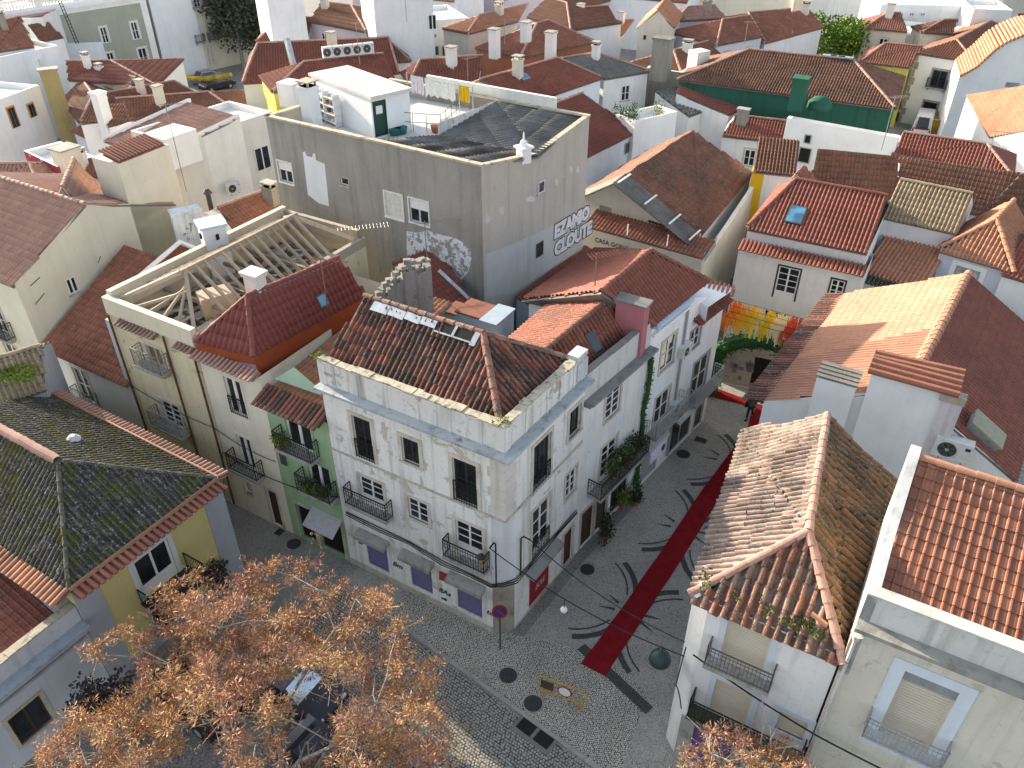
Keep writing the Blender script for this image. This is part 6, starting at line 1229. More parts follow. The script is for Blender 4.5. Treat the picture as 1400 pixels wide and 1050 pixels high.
block('huge pale blue blank house side at the top middle left', 15, (508, -22), (590, -26), 10, 'b', wins=[('f', (585, 20), (597, 40), 'sash'), ]); block('pale blue house back with outside stair and two dark garage doors', 9.5, (588, 28), (640, 24), 8, 'b', wins=[('f', (586, 64), (600, 75), 'solid', GREYP, flat('garage door', (.03, .06, .055))), ('f', (604, 63), (628, 74), 'solid', GREYP, flat('garage door', (.03, .06, .055)))])
block('pale ribbed white wall behind the dark trees', 13.5, (362, -16), (412, -20), 6, 'b'); town('brown roof with white chimneys right of the beige house', 8.5, (500, 48), (545, 58), (520, 24), (540, 30), 'brown', 'g')
block('low white house with flat lid in front of the pale blue house', 7.2, (516, 72), (575, 74), 4, 'b')
# ---- the last rows towards the top edge
kinds = ['red', 'brick', 'brown', 'orange', 'pink', 'dkred']; rs = random.Random(5); words = {'red': 'red', 'brick': 'brick red', 'brown': 'brown', 'orange': 'orange', 'pink': 'pinkish', 'dkred': 'dark red'}
for row, (D_, xs) in enumerate(((128, range(-78, 96, 15)), (142, range(-90, 110, 16)))):
    nth = 0
    for i, x in enumerate(xs):
        if -62 < x < -30: continue
        nth += 1
        x += rs.uniform(-2, 2); y = D_ + rs.uniform(-3, 3); w_ = rs.uniform(9, 13); dp = rs.uniform(8, 11); a = R2(-31 + rs.uniform(-6, 6)); u = V(math.cos(a), math.sin(a), 0); n = V(-u.y, u.x, 0); A = V(x, y, rs.uniform(6, 8.5)); k = rs.choice(kinds)
        LM = [(60, 'the ladder house'), (250, 'the tiled palace'), (340, 'the dusky trees'), (460, 'the beige weathered house'), (560, 'the pale blue blank house'), (680, 'the striped orange roof'), (780, 'the dark brown roof'), (860, 'the tall cream gable'), (950, 'the pinkish roof'), (1050, 'the broad red hipped roof'), (1140, 'the rounded green tree'), (1240, 'the long cream house'), (1340, 'the pale grey range')]
        px_ = 700 + FPX * (x + 4) / (y * _c + 20 * _s)
        if not -60 < px_ < 1460: continue
        lm = min(LM, key=lambda q: abs(q[0] - px_))[1]
        hb = Bld('town_house', '%s roofed house in the %s row far behind %s' % (words[k], ('second last', 'very last')[row], lm), 'house', A, 'far houses along the top edge'); hipgab(hb, A, A + u * w_, A + u * w_ + n * dp, rs.uniform(1.7, 2.4), terra(k, .1, .2, 0, 80), PL[rs.choice('wbcwp')], 'far', rs.choice(['gable', 'hip', 'gablex']))
# ================================================================ street surfaces
G0 = lambda px, py, z=0.: at(px, py, z)
ra_, rb_ = V(-30, 40.9, 0), V(12, 7.9, 0)                       # kerb line of the carriageway
kd = (V(2.72, 15.75, 0) - V(-4.75, 21.76, 0)).normalized(); kn = V(kd.y, -kd.x, 0); k0 = V(-.6, 18.62, 0)
rp = lambda t, s: k0 + kd * t + kn * s
road = sheet('road', [rp(-9, 0.09), rp(30, 0.09), rp(30, 14), rp(-9, 14)], -.012, roadm)
pave = sheet('pavement', [rp(-9, -.02), rp(30, -.02), rp(30, -40), rp(-9, -40)], -.008, calc)
KST = stone((.36, .35, .33), .4); x = -8.9
while x < 12:
    l = random.uniform(.7, 1.1); mb = MB(); mb.obox(rp(x, -.03) + UP * -.1, kd * (l - .012), kn * .13, V(0, 0, .135), random.random()); mb.build('kerb_stone', KST, pave, V(0, 0, 0)); x += l
def setts(name, poly, size, m, parent, hz, gap=.12, jit=.22, ang=0., h=.02, arc=0.):
    "real paving stones laid in rows, joints open"
    P = [(p.x, p.y) for p in poly]; xs = [p[0] for p in P]; ys = [p[1] for p in P]; ca, sa = math.cos(ang), math.sin(ang)
    cx, cy = sum(xs) / len(xs), sum(ys) / len(ys); R = max(math.hypot(x - cx, y - cy) for x, y in P); n = int(R / size) + 1
    I, J = np.meshgrid(np.arange(-n, n + 1), np.arange(-n, n + 1)); I = I.ravel().astype(float); J = J.ravel().astype(float)
    U = (I + .5 * (J % 2)) * size + np.random.uniform(-1, 1, I.shape) * size * jit * .5; W = J * size + arc * np.sin(U * 1.9) + np.random.uniform(-1, 1, I.shape) * size * jit * .4
    X = cx + U * ca - W * sa; Y = cy + U * sa + W * ca; ins = np.zeros(len(X), bool); k = len(P)
    for i in range(k):
        (x1, y1), (x2, y2) = P[i], P[(i + 1) % k]; c = ((y1 > Y) != (y2 > Y)) & (X < (x2 - x1) * (Y - y1) / (y2 - y1 + 1e-9) + x1); ins ^= c
    X, Y = X[ins], Y[ins]; N = len(X); a = ang + np.random.uniform(-.14, .14, N); s = size * (1 - gap) * np.random.uniform(.86, 1.04, N) / 2; s2 = size * (1 - gap) * np.random.uniform(.84, 1.02, N) / 2; z = hz + np.random.uniform(-.006, .006, N)
    ring = []
    for lv, f, dz in ((0, 1.0, -h), (1, 1., -.004), (2, .82, .004)):
        for sx, sy in ((-1, -1), (1, -1), (1, 1), (-1, 1)):
            dx, dy = sx * s * f, sy * s2 * f; ring.append(np.stack([X + dx * np.cos(a) - dy * np.sin(a), Y + dx * np.sin(a) + dy * np.cos(a), z + dz], -1))
    VV = np.stack(ring, 1).reshape(-1, 3); b = (np.arange(N) * 12)[:, None]; F = [b + np.array([[8, 9, 10, 11]])]
    for lv in (0, 1):
        for i in range(4): j = (i + 1) % 4; F.append(b + np.array([[lv * 4 + i, lv * 4 + j, lv * 4 + 4 + j, lv * 4 + 4 + i]]))
    rr = np.random.rand(N); mb = MB(); mb.topfrac = 0.; mb.block(VV, np.concatenate(F), np.concatenate([rr] * 9)); o = mb.build(name, m, parent, V(0, 0, 0)); return tag(o, kind='stuff')
def settm(name, c, var):
    n = NT(name); r = n.rnd(); col = n.mix(n.math('MULTIPLY', r, var), c, tuple(x * .5 for x in c)); col = n.mix(n.math('MULTIPLY', n.mr(n.noise(.7, 5, .6), .42, .66), .4), col, tuple(x * .5 for x in c)); col = n.mix(n.math('MULTIPLY', n.mr(n.noise(2.5, 4, .6), .5, .7), .3), col, (c[0] * .8, c[1] * .95, c[2] * .6))
    n.bump(n.noise(40, 3), .3, .004); return n.fin(col, .75, .35)
mortar = flat('joint sand', (.085, .08, .072), .95, .1)
for o in (road, pave): pass
for nm, z_, pl in (('joint_sand', -.006, [rp(-9, .2), rp(5.5, .2), rp(4.5, 3.2), rp(2, 5.4), rp(-5, 5.6), rp(-9, 4.5)]), ('joint_sand', -.002, [rp(-6.2, -.12), rp(5.5, -.12), rp(4.6, -3.6), rp(2.5, -4.3), rp(-1.0, -2.65), rp(-6.2, -2.6)])):
    q = MB(); q.poly([zz(p, z_) for p in pl][::(1 if z_ < -.004 else -1)]); q.build(nm, mortar, road if z_ < -.004 else pave, V(0, 0, 0))
setts('setts', [rp(-9, .2), rp(5.5, .2), rp(4.5, 3.2), rp(2, 5.4), rp(-5, 5.6), rp(-9, 4.5)], .115, settm('granite sett', (.37, .36, .335), .6), road, .0, .2, .34, math.atan2(kd.y, kd.x), .02, .05)
setts('limestone_cubes', [rp(-6.2, -.12), rp(5.5, -.12), rp(4.6, -3.6), rp(2.5, -4.3), rp(-1.0, -2.65), rp(-6.2, -2.6)], .078, settm('limestone cube', (.56, .535, .48), .5), pave, .008, .2, .34, math.atan2(kd.y, kd.x) + .5, .016, .04)
bas = cobble('black basalt setts', (.085, .085, .083), 13., .1, .4, .2)
def arc(c, r0, r1, a0, a1, z=.016, k=20): 
    q = MB(); 
    for i in range(k):
        p, r = R2(a0 + (a1 - a0) * i / k), R2(a0 + (a1 - a0) * (i + 1) / k); f = lambda a, rr: V(c[0] + rr * math.cos(a), c[1] + rr * math.sin(a), z)
        q.quad(f(p, r0), f(p, r1), f(r, r1), f(r, r0))
    return tag(q.build('paving_arc', bas, pave, V(0, 0, 0)))
cax, cbx = V(3.2, 19.7, 0), V(13.4, 35.3, 0); cdv = (cbx - cax).normalized(); cnv = V(cdv.y, -cdv.x, 0)
cir = [(V(2.75, 24.05, 0), -1), (V(6.3, 28.9, 0), -1), (V(9.4, 33.4, 0), -1), (V(7.1, 20.9, 0), 1), (V(10.6, 25.6, 0), 1), (V(13.6, 30.4, 0), 1)]
for c, sd in cir:
    b0 = math.degrees(math.atan2(cnv.y, cnv.x)) + (0 if sd < 0 else 180)
    for a0, a1, r0, r1 in ((-62, -22, 2.62, 2.86), (22, 62, 2.62, 2.86), (-66, -20, 2.33, 2.40), (20, 66, 2.33, 2.40)): arc(c, r0, r1, b0 + a0, b0 + a1)
for i in range(0, 5, 2):
    m_ = cax + cdv * (3.4 + i * 2.95)
    for sg in (-1, 1):
        for t_ in (-.28, .28): e = m_ + cnv * sg * 1.35 + cdv * t_ * 1.5; q = MB(); q.poly([zz(m_ + cnv * sg * .62 + cdv * (t_ * .7 - .07), .016), zz(m_ + cnv * sg * .62 + cdv * (t_ * .7 + .07), .016), zz(e, .016)][::-int(sg)]); q.build('paving_arc', bas, pave, V(0, 0, 0))
q = MB(); s0, s1 = V(2.85, 20.8, 0), V(5.25, 17.9, 0); dv = (s1 - s0); pv = V(dv.y, -dv.x, 0).normalized() * .22; q.poly([zz(s0 - pv, .018), zz(s1 - pv, .018), zz(s1 + pv, .018), zz(s0 + pv, .018)][::-1]); q.build('paving_band', bas, pave, V(0, 0, 0))
for (p, a, b_) in ((V(8.0, 32.3, 0), 4.2, .5), (V(5.2, 28.0, 0), 3.0, .6)): pass
# gutter channels of smoother stone along the house fronts
for A_, B_, n_, w_ in ((K, P0, nR, .55), (P0, P1, V(.79, -.6, 0), .55)): q = MB(); q.poly([zz(A_, .012), zz(A_ + n_ * w_, .012), zz(B_ + n_ * w_, .012), zz(B_, .012)]); q.build('paving_margin', cobble('smooth setts', (.29, .28, .26), 9., .08, .3, .4), pave, V(0, 0, 0))
# red carpet with its side arm
cm = NT('red carpet'); cmn = cm.noise(2.2, 4, .6); cmf = cm.noise(60, 2); CARP = cm.fin(cm.mix(cm.mr(cmn, .35, .7), (.22, .012, .018), (.16, .008, .013)), .95, .1); cm.bump(cmf, .3, .01)
mb = MB(); L_ = [G0(794, 908), G0(844, 840), G0(903, 755), G0(960, 670), G0(990, 630), G0(1021, 590)]; R_ = [G0(827, 925), G0(883, 840), G0(937, 757), G0(978, 690), G0(1002, 642), G0(1042, 580)]
nn_ = 26
def samp(P, f): x = f * (len(P) - 1); i = min(int(x), len(P) - 2); return P[i].lerp(P[i + 1], x - i)
for i in range(nn_):
    a, b_ = i / nn_, (i + 1) / nn_; e = lambda f, s: zz(samp(L_ if s else R_, f) + cnv * random.Random(int(f * 1000) + s).uniform(-.02, .02), .03 + .012 * math.sin(f * 47) * math.sin(f * 13))
    mb.quad(e(a, 1), e(a, 0), e(b_, 0), e(b_, 1)); mb.quad(zz(e(a, 1), .012), e(a, 1), e(b_, 1), zz(e(b_, 1), .012)); mb.quad(e(a, 0), zz(e(a, 0), .012), zz(e(b_, 0), .012), e(b_, 0))
arm = [G0(*p_) for p_ in ((976, 544), (1029, 557), (1046, 556), (979, 531))]; mb.poly([zz(p, .034) for p in arm]); mb.poly([zz(G0(*p_), .0335) for p_ in ((1021, 590), (1042, 580), (1046, 556), (1029, 557))])
tag(mb.build('red_carpet', CARP, None, V(7, 27, 0)), 'long dark red carpet running up the side street and turning under the arch', 'carpet')
def manhole(px, py, r, label, rect=None, rz=0):
    p = G0(px, py); t = thing('manhole_cover', label, 'manhole cover', zz(p, .012), 'covers let into the street', rz); q = MB(); steel = flat('cast iron cover', (.05, .052, .056), .55, .5, .4, .25, 14.)
    if rect: q.cbox(zz(p, .012), rect[0], rect[1], .012, rz); q2 = MB(); q2.cbox(zz(p, .012), rect[0] * .82, rect[1] * .78, .017, rz)
    else: q.lathe(zz(p, .012), [(r * 1.12, 0), (r * 1.12, .008)], 24); q2 = MB(); q2.lathe(zz(p, .012), [(r, 0), (r, .013), (r * .8, .014), (r * .78, .011), (r * .4, .011), (r * .38, .014)], 24)
    o1 = q.build('frame', CONC, t, zz(p, .012)); o2 = q2.build('lid', steel, t, zz(p, .012))
    for o in (o1, o2): pass
manhole(694.8, 923.8, .36, 'round manhole cover closest to the no parking sign'); manhole(728.8, 962, .36, 'round manhole cover between the yellow barrier and the drain grates')
manhole(934, 621, .36, 'rusty oval looking manhole cover far up the side street'); manhole(402, 744, .34, 'manhole cover in front of the green house'); manhole(958, 602, .3, 'dark rectangular cover beside the far shop front', (.5, .8), .54); manhole(382, 728, .3, 'small square cover in front of the cream house', (.5, .5), .5); manhole(803, 779, .33, 'dark round cover beside the red roller door')
p = (G0(719, 993) + G0(744, 1013)) / 2; t = thing('drain_grate', 'double drain grate set in a concrete frame at the kerb', 'drain', zz(p, .02)); a_ = math.atan2(kd.y, kd.x); q = MB(); q.cbox(zz(p, .012) + kn * .02, 1.75, .82, .014, a_); q.build('frame', CONCD, t, zz(p, .02))
for s_ in (-1, 1):
    q = MB(); c = zz(p, .0262) + kd * s_ * .4; q.cbox(c, .66, .5, .004, a_, .1); q.build('pit', DARK, t, zz(p, .02)); q = MB()
    for i in range(9): q.cbox(c + kd * (-.29 + i * .0725) + UP * .0045, .03, .5, .012, a_)
    q.build('grate', IRON, t, zz(p, .02))
# ================================================================ barrier, sign, lamps, cables
YEL = flat('yellow enamel', (.50, .30, .03), .5, .4, 0, .15); e0, e1 = V(1.0, 18.75, 0), V(2.6, 18.05, 0); bd = (e1 - e0).normalized(); t = thing('crowd_barrier', 'yellow tubular crowd barrier with a round red rimmed sign', 'barrier', e0.lerp(e1, .5)); o_ = t.location.copy(); bn = V(bd.y, -bd.x, 0); LB = (e1 - e0).length + .25
pt = lambda x, z: e0 + bd * x + UP * z
q = MB(); rr_ = .22; loop = []
for (cx, cz, a0) in ((LB - rr_, 1.05 - rr_, 0), (rr_, 1.05 - rr_, 90), (rr_, .2 + rr_, 180), (LB - rr_, .2 + rr_, 270)): loop += [pt(cx + rr_ * math.cos(R2(a0 + k * 22.5)), cz + rr_ * math.sin(R2(a0 + k * 22.5))) for k in range(5)]
q.tube(loop + [loop[0]], .028, 6, False); q.build('frame', YEL, t, o_)
for i in range(1, 9): q = MB(); q.tube([pt(LB * i / 9, .22), pt(LB * i / 9, 1.04)], .014, 5); q.build('bar', YEL, t, o_)
for x in (.3, LB - .3): q = MB(); q.tube([pt(x, .22), pt(x, .03)], .025, 6); q.tube([pt(x, .03) - bn * .32, pt(x, .03) + bn * .32], .025, 6); q.build('foot', YEL, t, o_)
q = MB(); q.obox(pt(.14, .42) + bn * .03, bd * .52, bn * .015, UP * .48); q.build('board', flat('brown board', (.075, .05, .04)), t, o_)
def disc(c, n, r, m, name, parent, off, th=.012, k=28):
    q = MB(); x = n.cross(UP).normalized(); y = x.cross(n).normalized(); P = [c + x * r * math.cos(2 * math.pi * i / k) + y * r * math.sin(2 * math.pi * i / k) for i in range(k)]; q.poly([p + n * th for p in P] if True else P); q.poly(P[::-1])
    for i in range(k): j = (i + 1) % k; q.quad(P[i], P[j], P[j] + n * th, P[i] + n * th)
    return q.build(name, m, parent, off)
RED = flat('sign red', (.30, .012, .022), .45, .5, 0, .05); WSG = flat('sign white', (.74, .74, .76), .45, .5, 0, .04); BLU = flat('sign blue', (.03, .02, .11), .45, .5, 0, .05)
c = pt(LB * .56, .68) + bn * .035; nb = (bn + UP * .0).normalized(); disc(c, nb, .30, RED, 'sign_rim', t, o_); disc(c + nb * .014, nb, .235, WSG, 'sign_face', t, o_)
b0 = G0(684, 888); t = thing('no_parking_sign', 'round blue no parking sign with red rim on a thin pole at the corner', 'road sign', b0); q = MB(); q.tube([b0, b0 + UP * 2.75], .035, 8); q.build('pole', DGREY, t, b0)
ns = (V(-b0.x, -b0.y, 0).normalized() + V(.0, 0, .25)).normalized(); c = b0 + UP * 2.42 + ns * .04; disc(c, ns, .32, RED, 'sign_rim', t, b0); disc(c + ns * .014, ns, .25, BLU, 'sign_face', t, b0); x_ = ns.cross(UP).normalized(); y_ = x_.cross(ns); q = MB(); d1_ = (x_ + y_).normalized(); q.obox(c + ns * .028 - d1_ * .27 - ns.cross(d1_) * .035, d1_ * .54, ns.cross(d1_) * .07, ns * .006); q.build('slash', RED, t, b0)
def cable(pts, rad, label, sag=.4, name='cable', group='cables strung between the houses', m=None, k=14):
    q = MB(); P = []
    for a, b_ in zip(pts, pts[1:]): P += [Vector(a).lerp(Vector(b_), i / k) - UP * sag * 4 * (i / k) * (1 - i / k) for i in range(k)]
    P.append(Vector(pts[-1])); q.tube(P, rad, 5); return tag(q.build(name, m or CABLE, None, Vector(pts[0])), label, 'cable', group)
def lp(o, x, z, k=.1, f=fL): A, u, n, L = f; return A + u * x + n * k + UP * z
cl0 = onpl(679, 738, K, nL) + nL * .5; cr0 = onpl(710, 731, K, nR) + nR * .5; T1, T2 = V(5.6, 16.2, 5.7), V(5.55, 16.3, 6.3)
cable([cl0, T1], .022, 'lower black cable crossing the side street from the corner house', .5); cable([cr0, T2], .02, 'upper black cable crossing the side street from the corner house', .45)
for (p, n_, lab) in ((cl0, nL, 'bent black conduit on the left of the house corner'), (cr0, nR, 'bent black conduit on the right of the house corner')):
    q = MB(); q.tube([zz(p - n_ * .42, 3.1), zz(p - n_ * .42, p.z - .15), p - n_ * .3 + UP * .02, p], .035, 6); tag(q.build('conduit', CABLE, None, zz(p, 3)), lab, 'conduit')
for i in range(3):
    q = MB(); zc_ = 3.12 - i * .07; k_ = .07 + .03 * i; Pts = []
    for x in (8.0, 6.2, 4.6, 3.0, 1.6, ch): Pts.append(K + ML * x + nL * k_ + UP * (zc_ + .25 * (x > 3) - .05 * math.sin(x * 2 + i)))
    Pts.append(K + ML * .1 + MR_ * .1 + nC * (-.30 + k_ + .02) + UP * (zc_ - .05))
    for x in (ch, 1.6, 2.6, 3.8, 5.4): Pts.append(K + MR_ * x + nR * (k_ + (.45 if 1.0 < x < 3 else 0) * 0) + UP * (zc_ + .05 * math.sin(x * 3 + i)))
    q.tube(Pts, .022, 5); tag(q.build('cable_bundle', CABLE, None, K + UP * 3), 'thick black cable bundle clipped round the corner house above the shutters', 'cable', 'cables clipped round the corner house')
cable([rowpt(8.2, 4.2) + nL * .12, rowpt(11.8, 3.4) + nL * .12, rowpt(15.4, 3.6) + nL * .12, V(-12.2, 24.7, 3.9)], .022, 'cable dipping from the green house across to the yellow house', .15)
cable([rowpt(21.2, 5.4) + nL * .12, rowpt(15.5, 5.0) + nL * .12, rowpt(11.8, 4.6) + nL * .12], .018, 'thin cable strung along the cream facades', .2)
cable([V(5.75, 15.9, 6.2), V(9.3, 13.7, 5.2), V(14, 11, 5.0)], .03, 'black cable across the front of the two right hand houses', .1)
cable([V(5.55, 16.1, 6.3), V(5.4, 15.9, 4.6), V(5.75, 15.95, 3.2)], .022, 'loose black cable hanging down the corner of the old roof house', -.15)
f_ = cl0.lerp(T1, .42) - UP * .48; t = thing('globe_lamp', 'small white globe lamp hanging from the street cable', 'lamp', f_); q = MB(); q.tube([f_, f_ - UP * .45], .015, 4); q.build('cord', CABLE, t, f_); q = MB(); q.lathe(f_ - UP * .7, [(.02, 0), (.1, .04), (.14, .13), (.1, .22), (.03, .26)], 12); q.build('globe', WHITEP, t, f_, True)
f_ = cl0.lerp(T1, .9) - UP * .15; t = thing('hanging_lantern', 'dark green dome lantern hanging over the street near the old roof house', 'lantern', f_); q = MB(); q.lathe(f_ - UP * .75, [(.36, 0), (.38, .06), (.34, .25), (.2, .45), (.07, .55), (.05, .72)], 14); q.build('dome', flat('verdigris lantern', (.018, .045, .042), .5), t, f_, True); q = MB(); q.tube([f_, f_ - UP * .1], .02, 5); q.build('hook', IRON, t, f_)
p = onpl(666, 757, K, nL) + nL * .45; t = thing('street_lamp', 'little amber wall lantern beside the balcony of the corner house', 'street lamp', p); q = MB(); q.tube([p - nL * .43 - UP * .3, p - nL * .2 - UP * .28, p - UP * .1], .018, 5); q.build('bracket', IRON, t, p); q = MB(); q.lathe(p - UP * .02, [(.09, 0), (.17, .24)], 6); q.build('glass', flat('amber glass', (.50, .27, .03), .25, .6), t, p); q = MB(); q.lathe(p + UP * .23, [(.2, 0), (.1, .12), (.03, .2)], 6); q.build('cap', IRON, t, p)
# poster and tags on the shuttered shop
q = MB(); o_ = [onpl(*s_, K, nL) + nL * .012 for s_ in ((600.6, 780), (613.6, 785), (613.6, 797), (600.6, 792))]; q.poly(o_[::-1] if (o_[1] - o_[0]).cross(o_[2] - o_[0]).dot(nL) < 0 else o_); MAIN.part(q, 'poster', flat('red poster', (.36, .05, .05)))
TAGM = flat('dark green tag paint', (.04, .07, .05))
for s_, (x, y), sz in (('fiAs', (600, 808), .4), ('Bm', (537, 772), .4), ('to', (665, 838), .42), ('ofs', (603, 818), .25), ('or', (490, 742), .3)): text_on(MAIN, fL, s_, (x, y), sz, TAGM, .012, .003, .012, 'wall_tag', shear=.3)
text_on(MAIN, fR, 'B&L', (732, 809), .5, flat('pink tag paint', (.6, .3, .32)), -.03, .003, .012, 'door_tag', shear=.25)
# ================================================================ end of the side street: arch, garland, fringe, wall, stairs
gar = leafm((.012, .05, .012), (.035, .10, .022), 'garland leaf')
def leaf_tube(name, pts, rad, n, m, label=None, cat=None, size=.12, group=None, parent=None):
    pts = [Vector(p) for p in pts]; mb = MB(); mb.tube(pts, rad * .75, 7)
    for _ in range(n):
        i = random.randrange(len(pts) - 1); c = pts[i].lerp(pts[i + 1], random.random()); v = Vector((random.gauss(0, 1), random.gauss(0, 1), random.gauss(0, 1))).normalized(); p = c + v * rad * random.uniform(.75, 1.15); x = v.orthogonal().normalized(); y = v.cross(x); a = random.uniform(0, 6.28); d = (x * math.cos(a) + y * math.sin(a) + v * .5).normalized(); e = d.cross(v).normalized(); s = size * random.uniform(.6, 1.3)
        mb.poly([p, p + d * s * .5 + e * s * .3, p + d * s, p + d * s * .5 - e * s * .3], random.random())
    o = mb.build(name, m, parent, None if parent else pts[0]); return tag(o, label, cat, group) if label else tag(o, kind='stuff')
A0, A1 = V(11.7, 38.6, 0), V(16.6, 36.4, 0); arcp = [A0 + UP * z for z in (0, 1.2, 2.4)] + [A0.lerp(A1, f) + UP * (2.4 + 1.9 * math.sin(math.pi * min(1, f * .9 + .06)) ** .7) for f in (.06, .16, .28, .4, .52, .64, .76, .88, 1.)]
leaf_tube('green_arch', arcp, .56, 2200, gar, 'thick dark green garland arch spanning the end of the side street', 'arch', .16)
cols = [(.85, .22, .03), (.85, .30, .03), (.88, .45, .04), (.85, .52, .03), (.85, .62, .06), (.82, .66, .22), (.82, .55, .02), (.84, .70, .4), (.8, .72, .45), (.72, .12, .07), (.6, .10, .06), (.75, .4, .1)]
F0, F1 = at(993, 420, 6.4), at(1102, 450, 6.4); t = thing('paper_fringe', 'fringed paper streamer canopy in orange yellow and red over the side street', 'streamers', F0); fdv = F1 - F0
for i, c in enumerate(cols):
    q = MB(); m = flat('streamer %d' % i, c, .8, .2, 0, .1)
    for r in range(34):
        a = F0 + fdv * ((i + random.random()) / len(cols)) + V(.25, .4, 0) * random.uniform(-2.2, 2.2) ; l = random.uniform(.5, 1.0); w_ = fdv.normalized() * random.uniform(.04, .09); d = V(random.uniform(-.12, .12), random.uniform(-.12, .12), -l); q.quad(a, a + w_, a + w_ + d, a + d, random.random())
    q.build('streamer', m, t, F0)
for k_ in (-2.0, -.7, .7, 2.0): q = MB(); o_ = V(.25, .4, 0) * k_; q.tube([F0 + o_, F1 + o_], .012, 4); q.build('cord', CABLE, t, F0)
b = Bld('ruined_wall', 'old graffiti covered rubble wall with a dark broken opening behind the arch', 'wall', G0(1030, 520)); w0, w1 = G0(984, 522), G0(1110, 548); uu_ = (w1 - w0).normalized(); fcw = b.fac(w0, w1); oo = b.op(fcw, (1031, 494), (1064, 524)); oo = (oo[0], oo[1], .02, 2.25)
b.wall(zz(w0, 2.9), zz(w1, 2.9), None or plaster((.34, .30, .25), .7, .6, (.22, .17, .16), 90), 0, [oo], d=.5); q = MB(); n_ = V(uu_.y, -uu_.x, 0); q.obox(w0 + uu_ * oo[0] - n_ * .6, uu_ * (oo[1] - oo[0]), -n_ * .02, V(0, 0, 2.4)); b.part(q, 'opening', DARK); q = MB(); q.obox(zz(w0 + uu_ * (oo[0] - .15), 2.28) - n_ * .1, uu_ * (oo[1] - oo[0] + .3), n_ * .2, V(0, 0, .16)); b.part(q, 'lintel', WOODG)
q = MB(); q.obox(zz(w0, 2.905) - n_ * .45, uu_ * (w1 - w0).length, n_ * .5, V(0, 0, .1)); b.part(q, 'coping', CONC)
for i in range(16): q = MB(); pq = w0 + uu_ * random.uniform(.2, oo[0] - .3) + n_ * .004 + UP * random.uniform(.4, 1.7); q.obox(pq, uu_ * random.uniform(.2, .7), n_ * .01, V(0, 0, random.uniform(.1, .4))); b.part(q, 'graffiti', flat('faded tag %d' % (i % 4), [(.22, .20, .22), (.14, .12, .15), (.30, .28, .27), (.2, .13, .13)][i % 4]))
t = thing('stair_lane', 'steep stone steps climbing between the warehouse wall and the white house', 'stairs', G0(1000, 455)); s0_ = at(992, 398, .6); sdir = V(.50, .866, 0); swd = V(.866, -.5, 0)
for i in range(15): q = MB(); q.obox(zz(s0_ - swd * .6, 0) + sdir * (.42 * i), swd * 2.0, sdir * .44, V(0, 0, .5 + .17 * i), random.random()); q.build('step', CONC if i % 2 else CONCD, t, t.location.copy())
# ================================================================ planting on the fronts
ivm = leafm((.02, .055, .012), (.05, .10, .025), 'ivy leaf')
ivp = P1 + V(.79, -.6, 0) * .1; leaf_tube('ivy', [ivp + UP * z + V(random.uniform(-.08, .08), random.uniform(-.08, .08), 0) for z in (.4, 1.6, 2.8, 4, 5.2, 6.4, 7.6, 8.5)], .14, 900, ivm, 'narrow strip of ivy climbing the joint between two white houses', 'ivy', .12)
def bush(name, c, r, n, m, label, cat, size=.12, sq=(1, 1, 1), group=None, pot=None, kind=None, parent=None):
    c = Vector(c); mb = MB()
    for _ in range(n):
        v = Vector((random.gauss(0, 1), random.gauss(0, 1), random.gauss(0, 1))).normalized(); p = c + Vector((v.x * sq[0], v.y * sq[1], v.z * sq[2])) * r * random.random() ** .4 * (1 + .25 * math.sin(v.x * 5 + v.y * 4 + c.x)); x = (v + Vector((random.gauss(0, .6), random.gauss(0, .6), random.gauss(0, .6)))).normalized(); y = x.orthogonal().normalized(); a = random.uniform(0, 6.28); y = (y * math.cos(a) + x.cross(y) * math.sin(a)); s = size * random.uniform(.6, 1.4)
        mb.poly([p, p + x * s * .5 + y * s * .3, p + x * s, p + x * s * .5 - y * s * .3], random.random())
    if label:
        t = thing(name, label, cat, c - UP * r, group); mb.build('foliage', m, t, c - UP * r)
        if pot: q = MB(); q.lathe(c - UP * (r * .9 + .32), [(.14, 0), (.2, .3), (.22, .32)], 10); q.build('pot', pot, t, c - UP * r)
        return t
    return mb.build(name, m, parent)
GRL = leafm((.03, .075, .015), (.08, .15, .03), 'green leaf'); DKL = leafm((.02, .03, .016), (.05, .06, .03), 'dark leaf'); YGL = leafm((.10, .16, .02), (.22, .26, .05), 'yellow green leaf'); BOU = leafm((.30, .05, .14), (.18, .06, .16), 'bougainvillea'); TERP = flat('terracotta pot', (.33, .12, .06), .8)
fcB = MAIN.fac(P0, P1); bp = lambda x, z, k: P0 + (P1 - P0).normalized() * x + V(.79, -.6, 0) * k + UP * z
zb = 3.6
for i, (x, r, m_) in enumerate(((2.1, .42, GRL), (2.7, .5, DKL), (3.3, .38, GRL), (3.9, .5, DKL), (4.4, .35, DKL))): bush('potted_plant', bp(x, zb + .5 + r * .3, .45), r, 260, m_, ['bushy plant at the near end of the leafy balcony', 'dark plant second along the leafy balcony', 'light green plant in the middle of the leafy balcony', 'dark trailing plant near the far end of the leafy balcony', 'small dark plant at the very end of the leafy balcony'][i], 'plant', .13, (1, 1, 1.1), 'plants on the leafy balcony', TERP)
bush('tall_plant', V(4.35, 26.55, 1.1), .55, 520, DKL, 'tall dark columnar plant by the brown doors of the balcony house', 'plant', .14, (.6, .6, 1.9), None, TERP)
for i, (px, py, r, m_, lab) in enumerate(((862, 682, .55, GRL, 'green bush at the foot of the ivy strip'), (850, 694, .35, YGL, 'yellow flowering plant by the market sign'), (869, 690, .3, DKL, 'low dark plant on the pavement below the ivy'))): pq = G0(px, py); bush('pavement_plant', pq + UP * (r + .3), r, 300, m_, lab, 'plant', .13, (1, 1, 1.), 'plants on the pavement below the balcony', TERP)
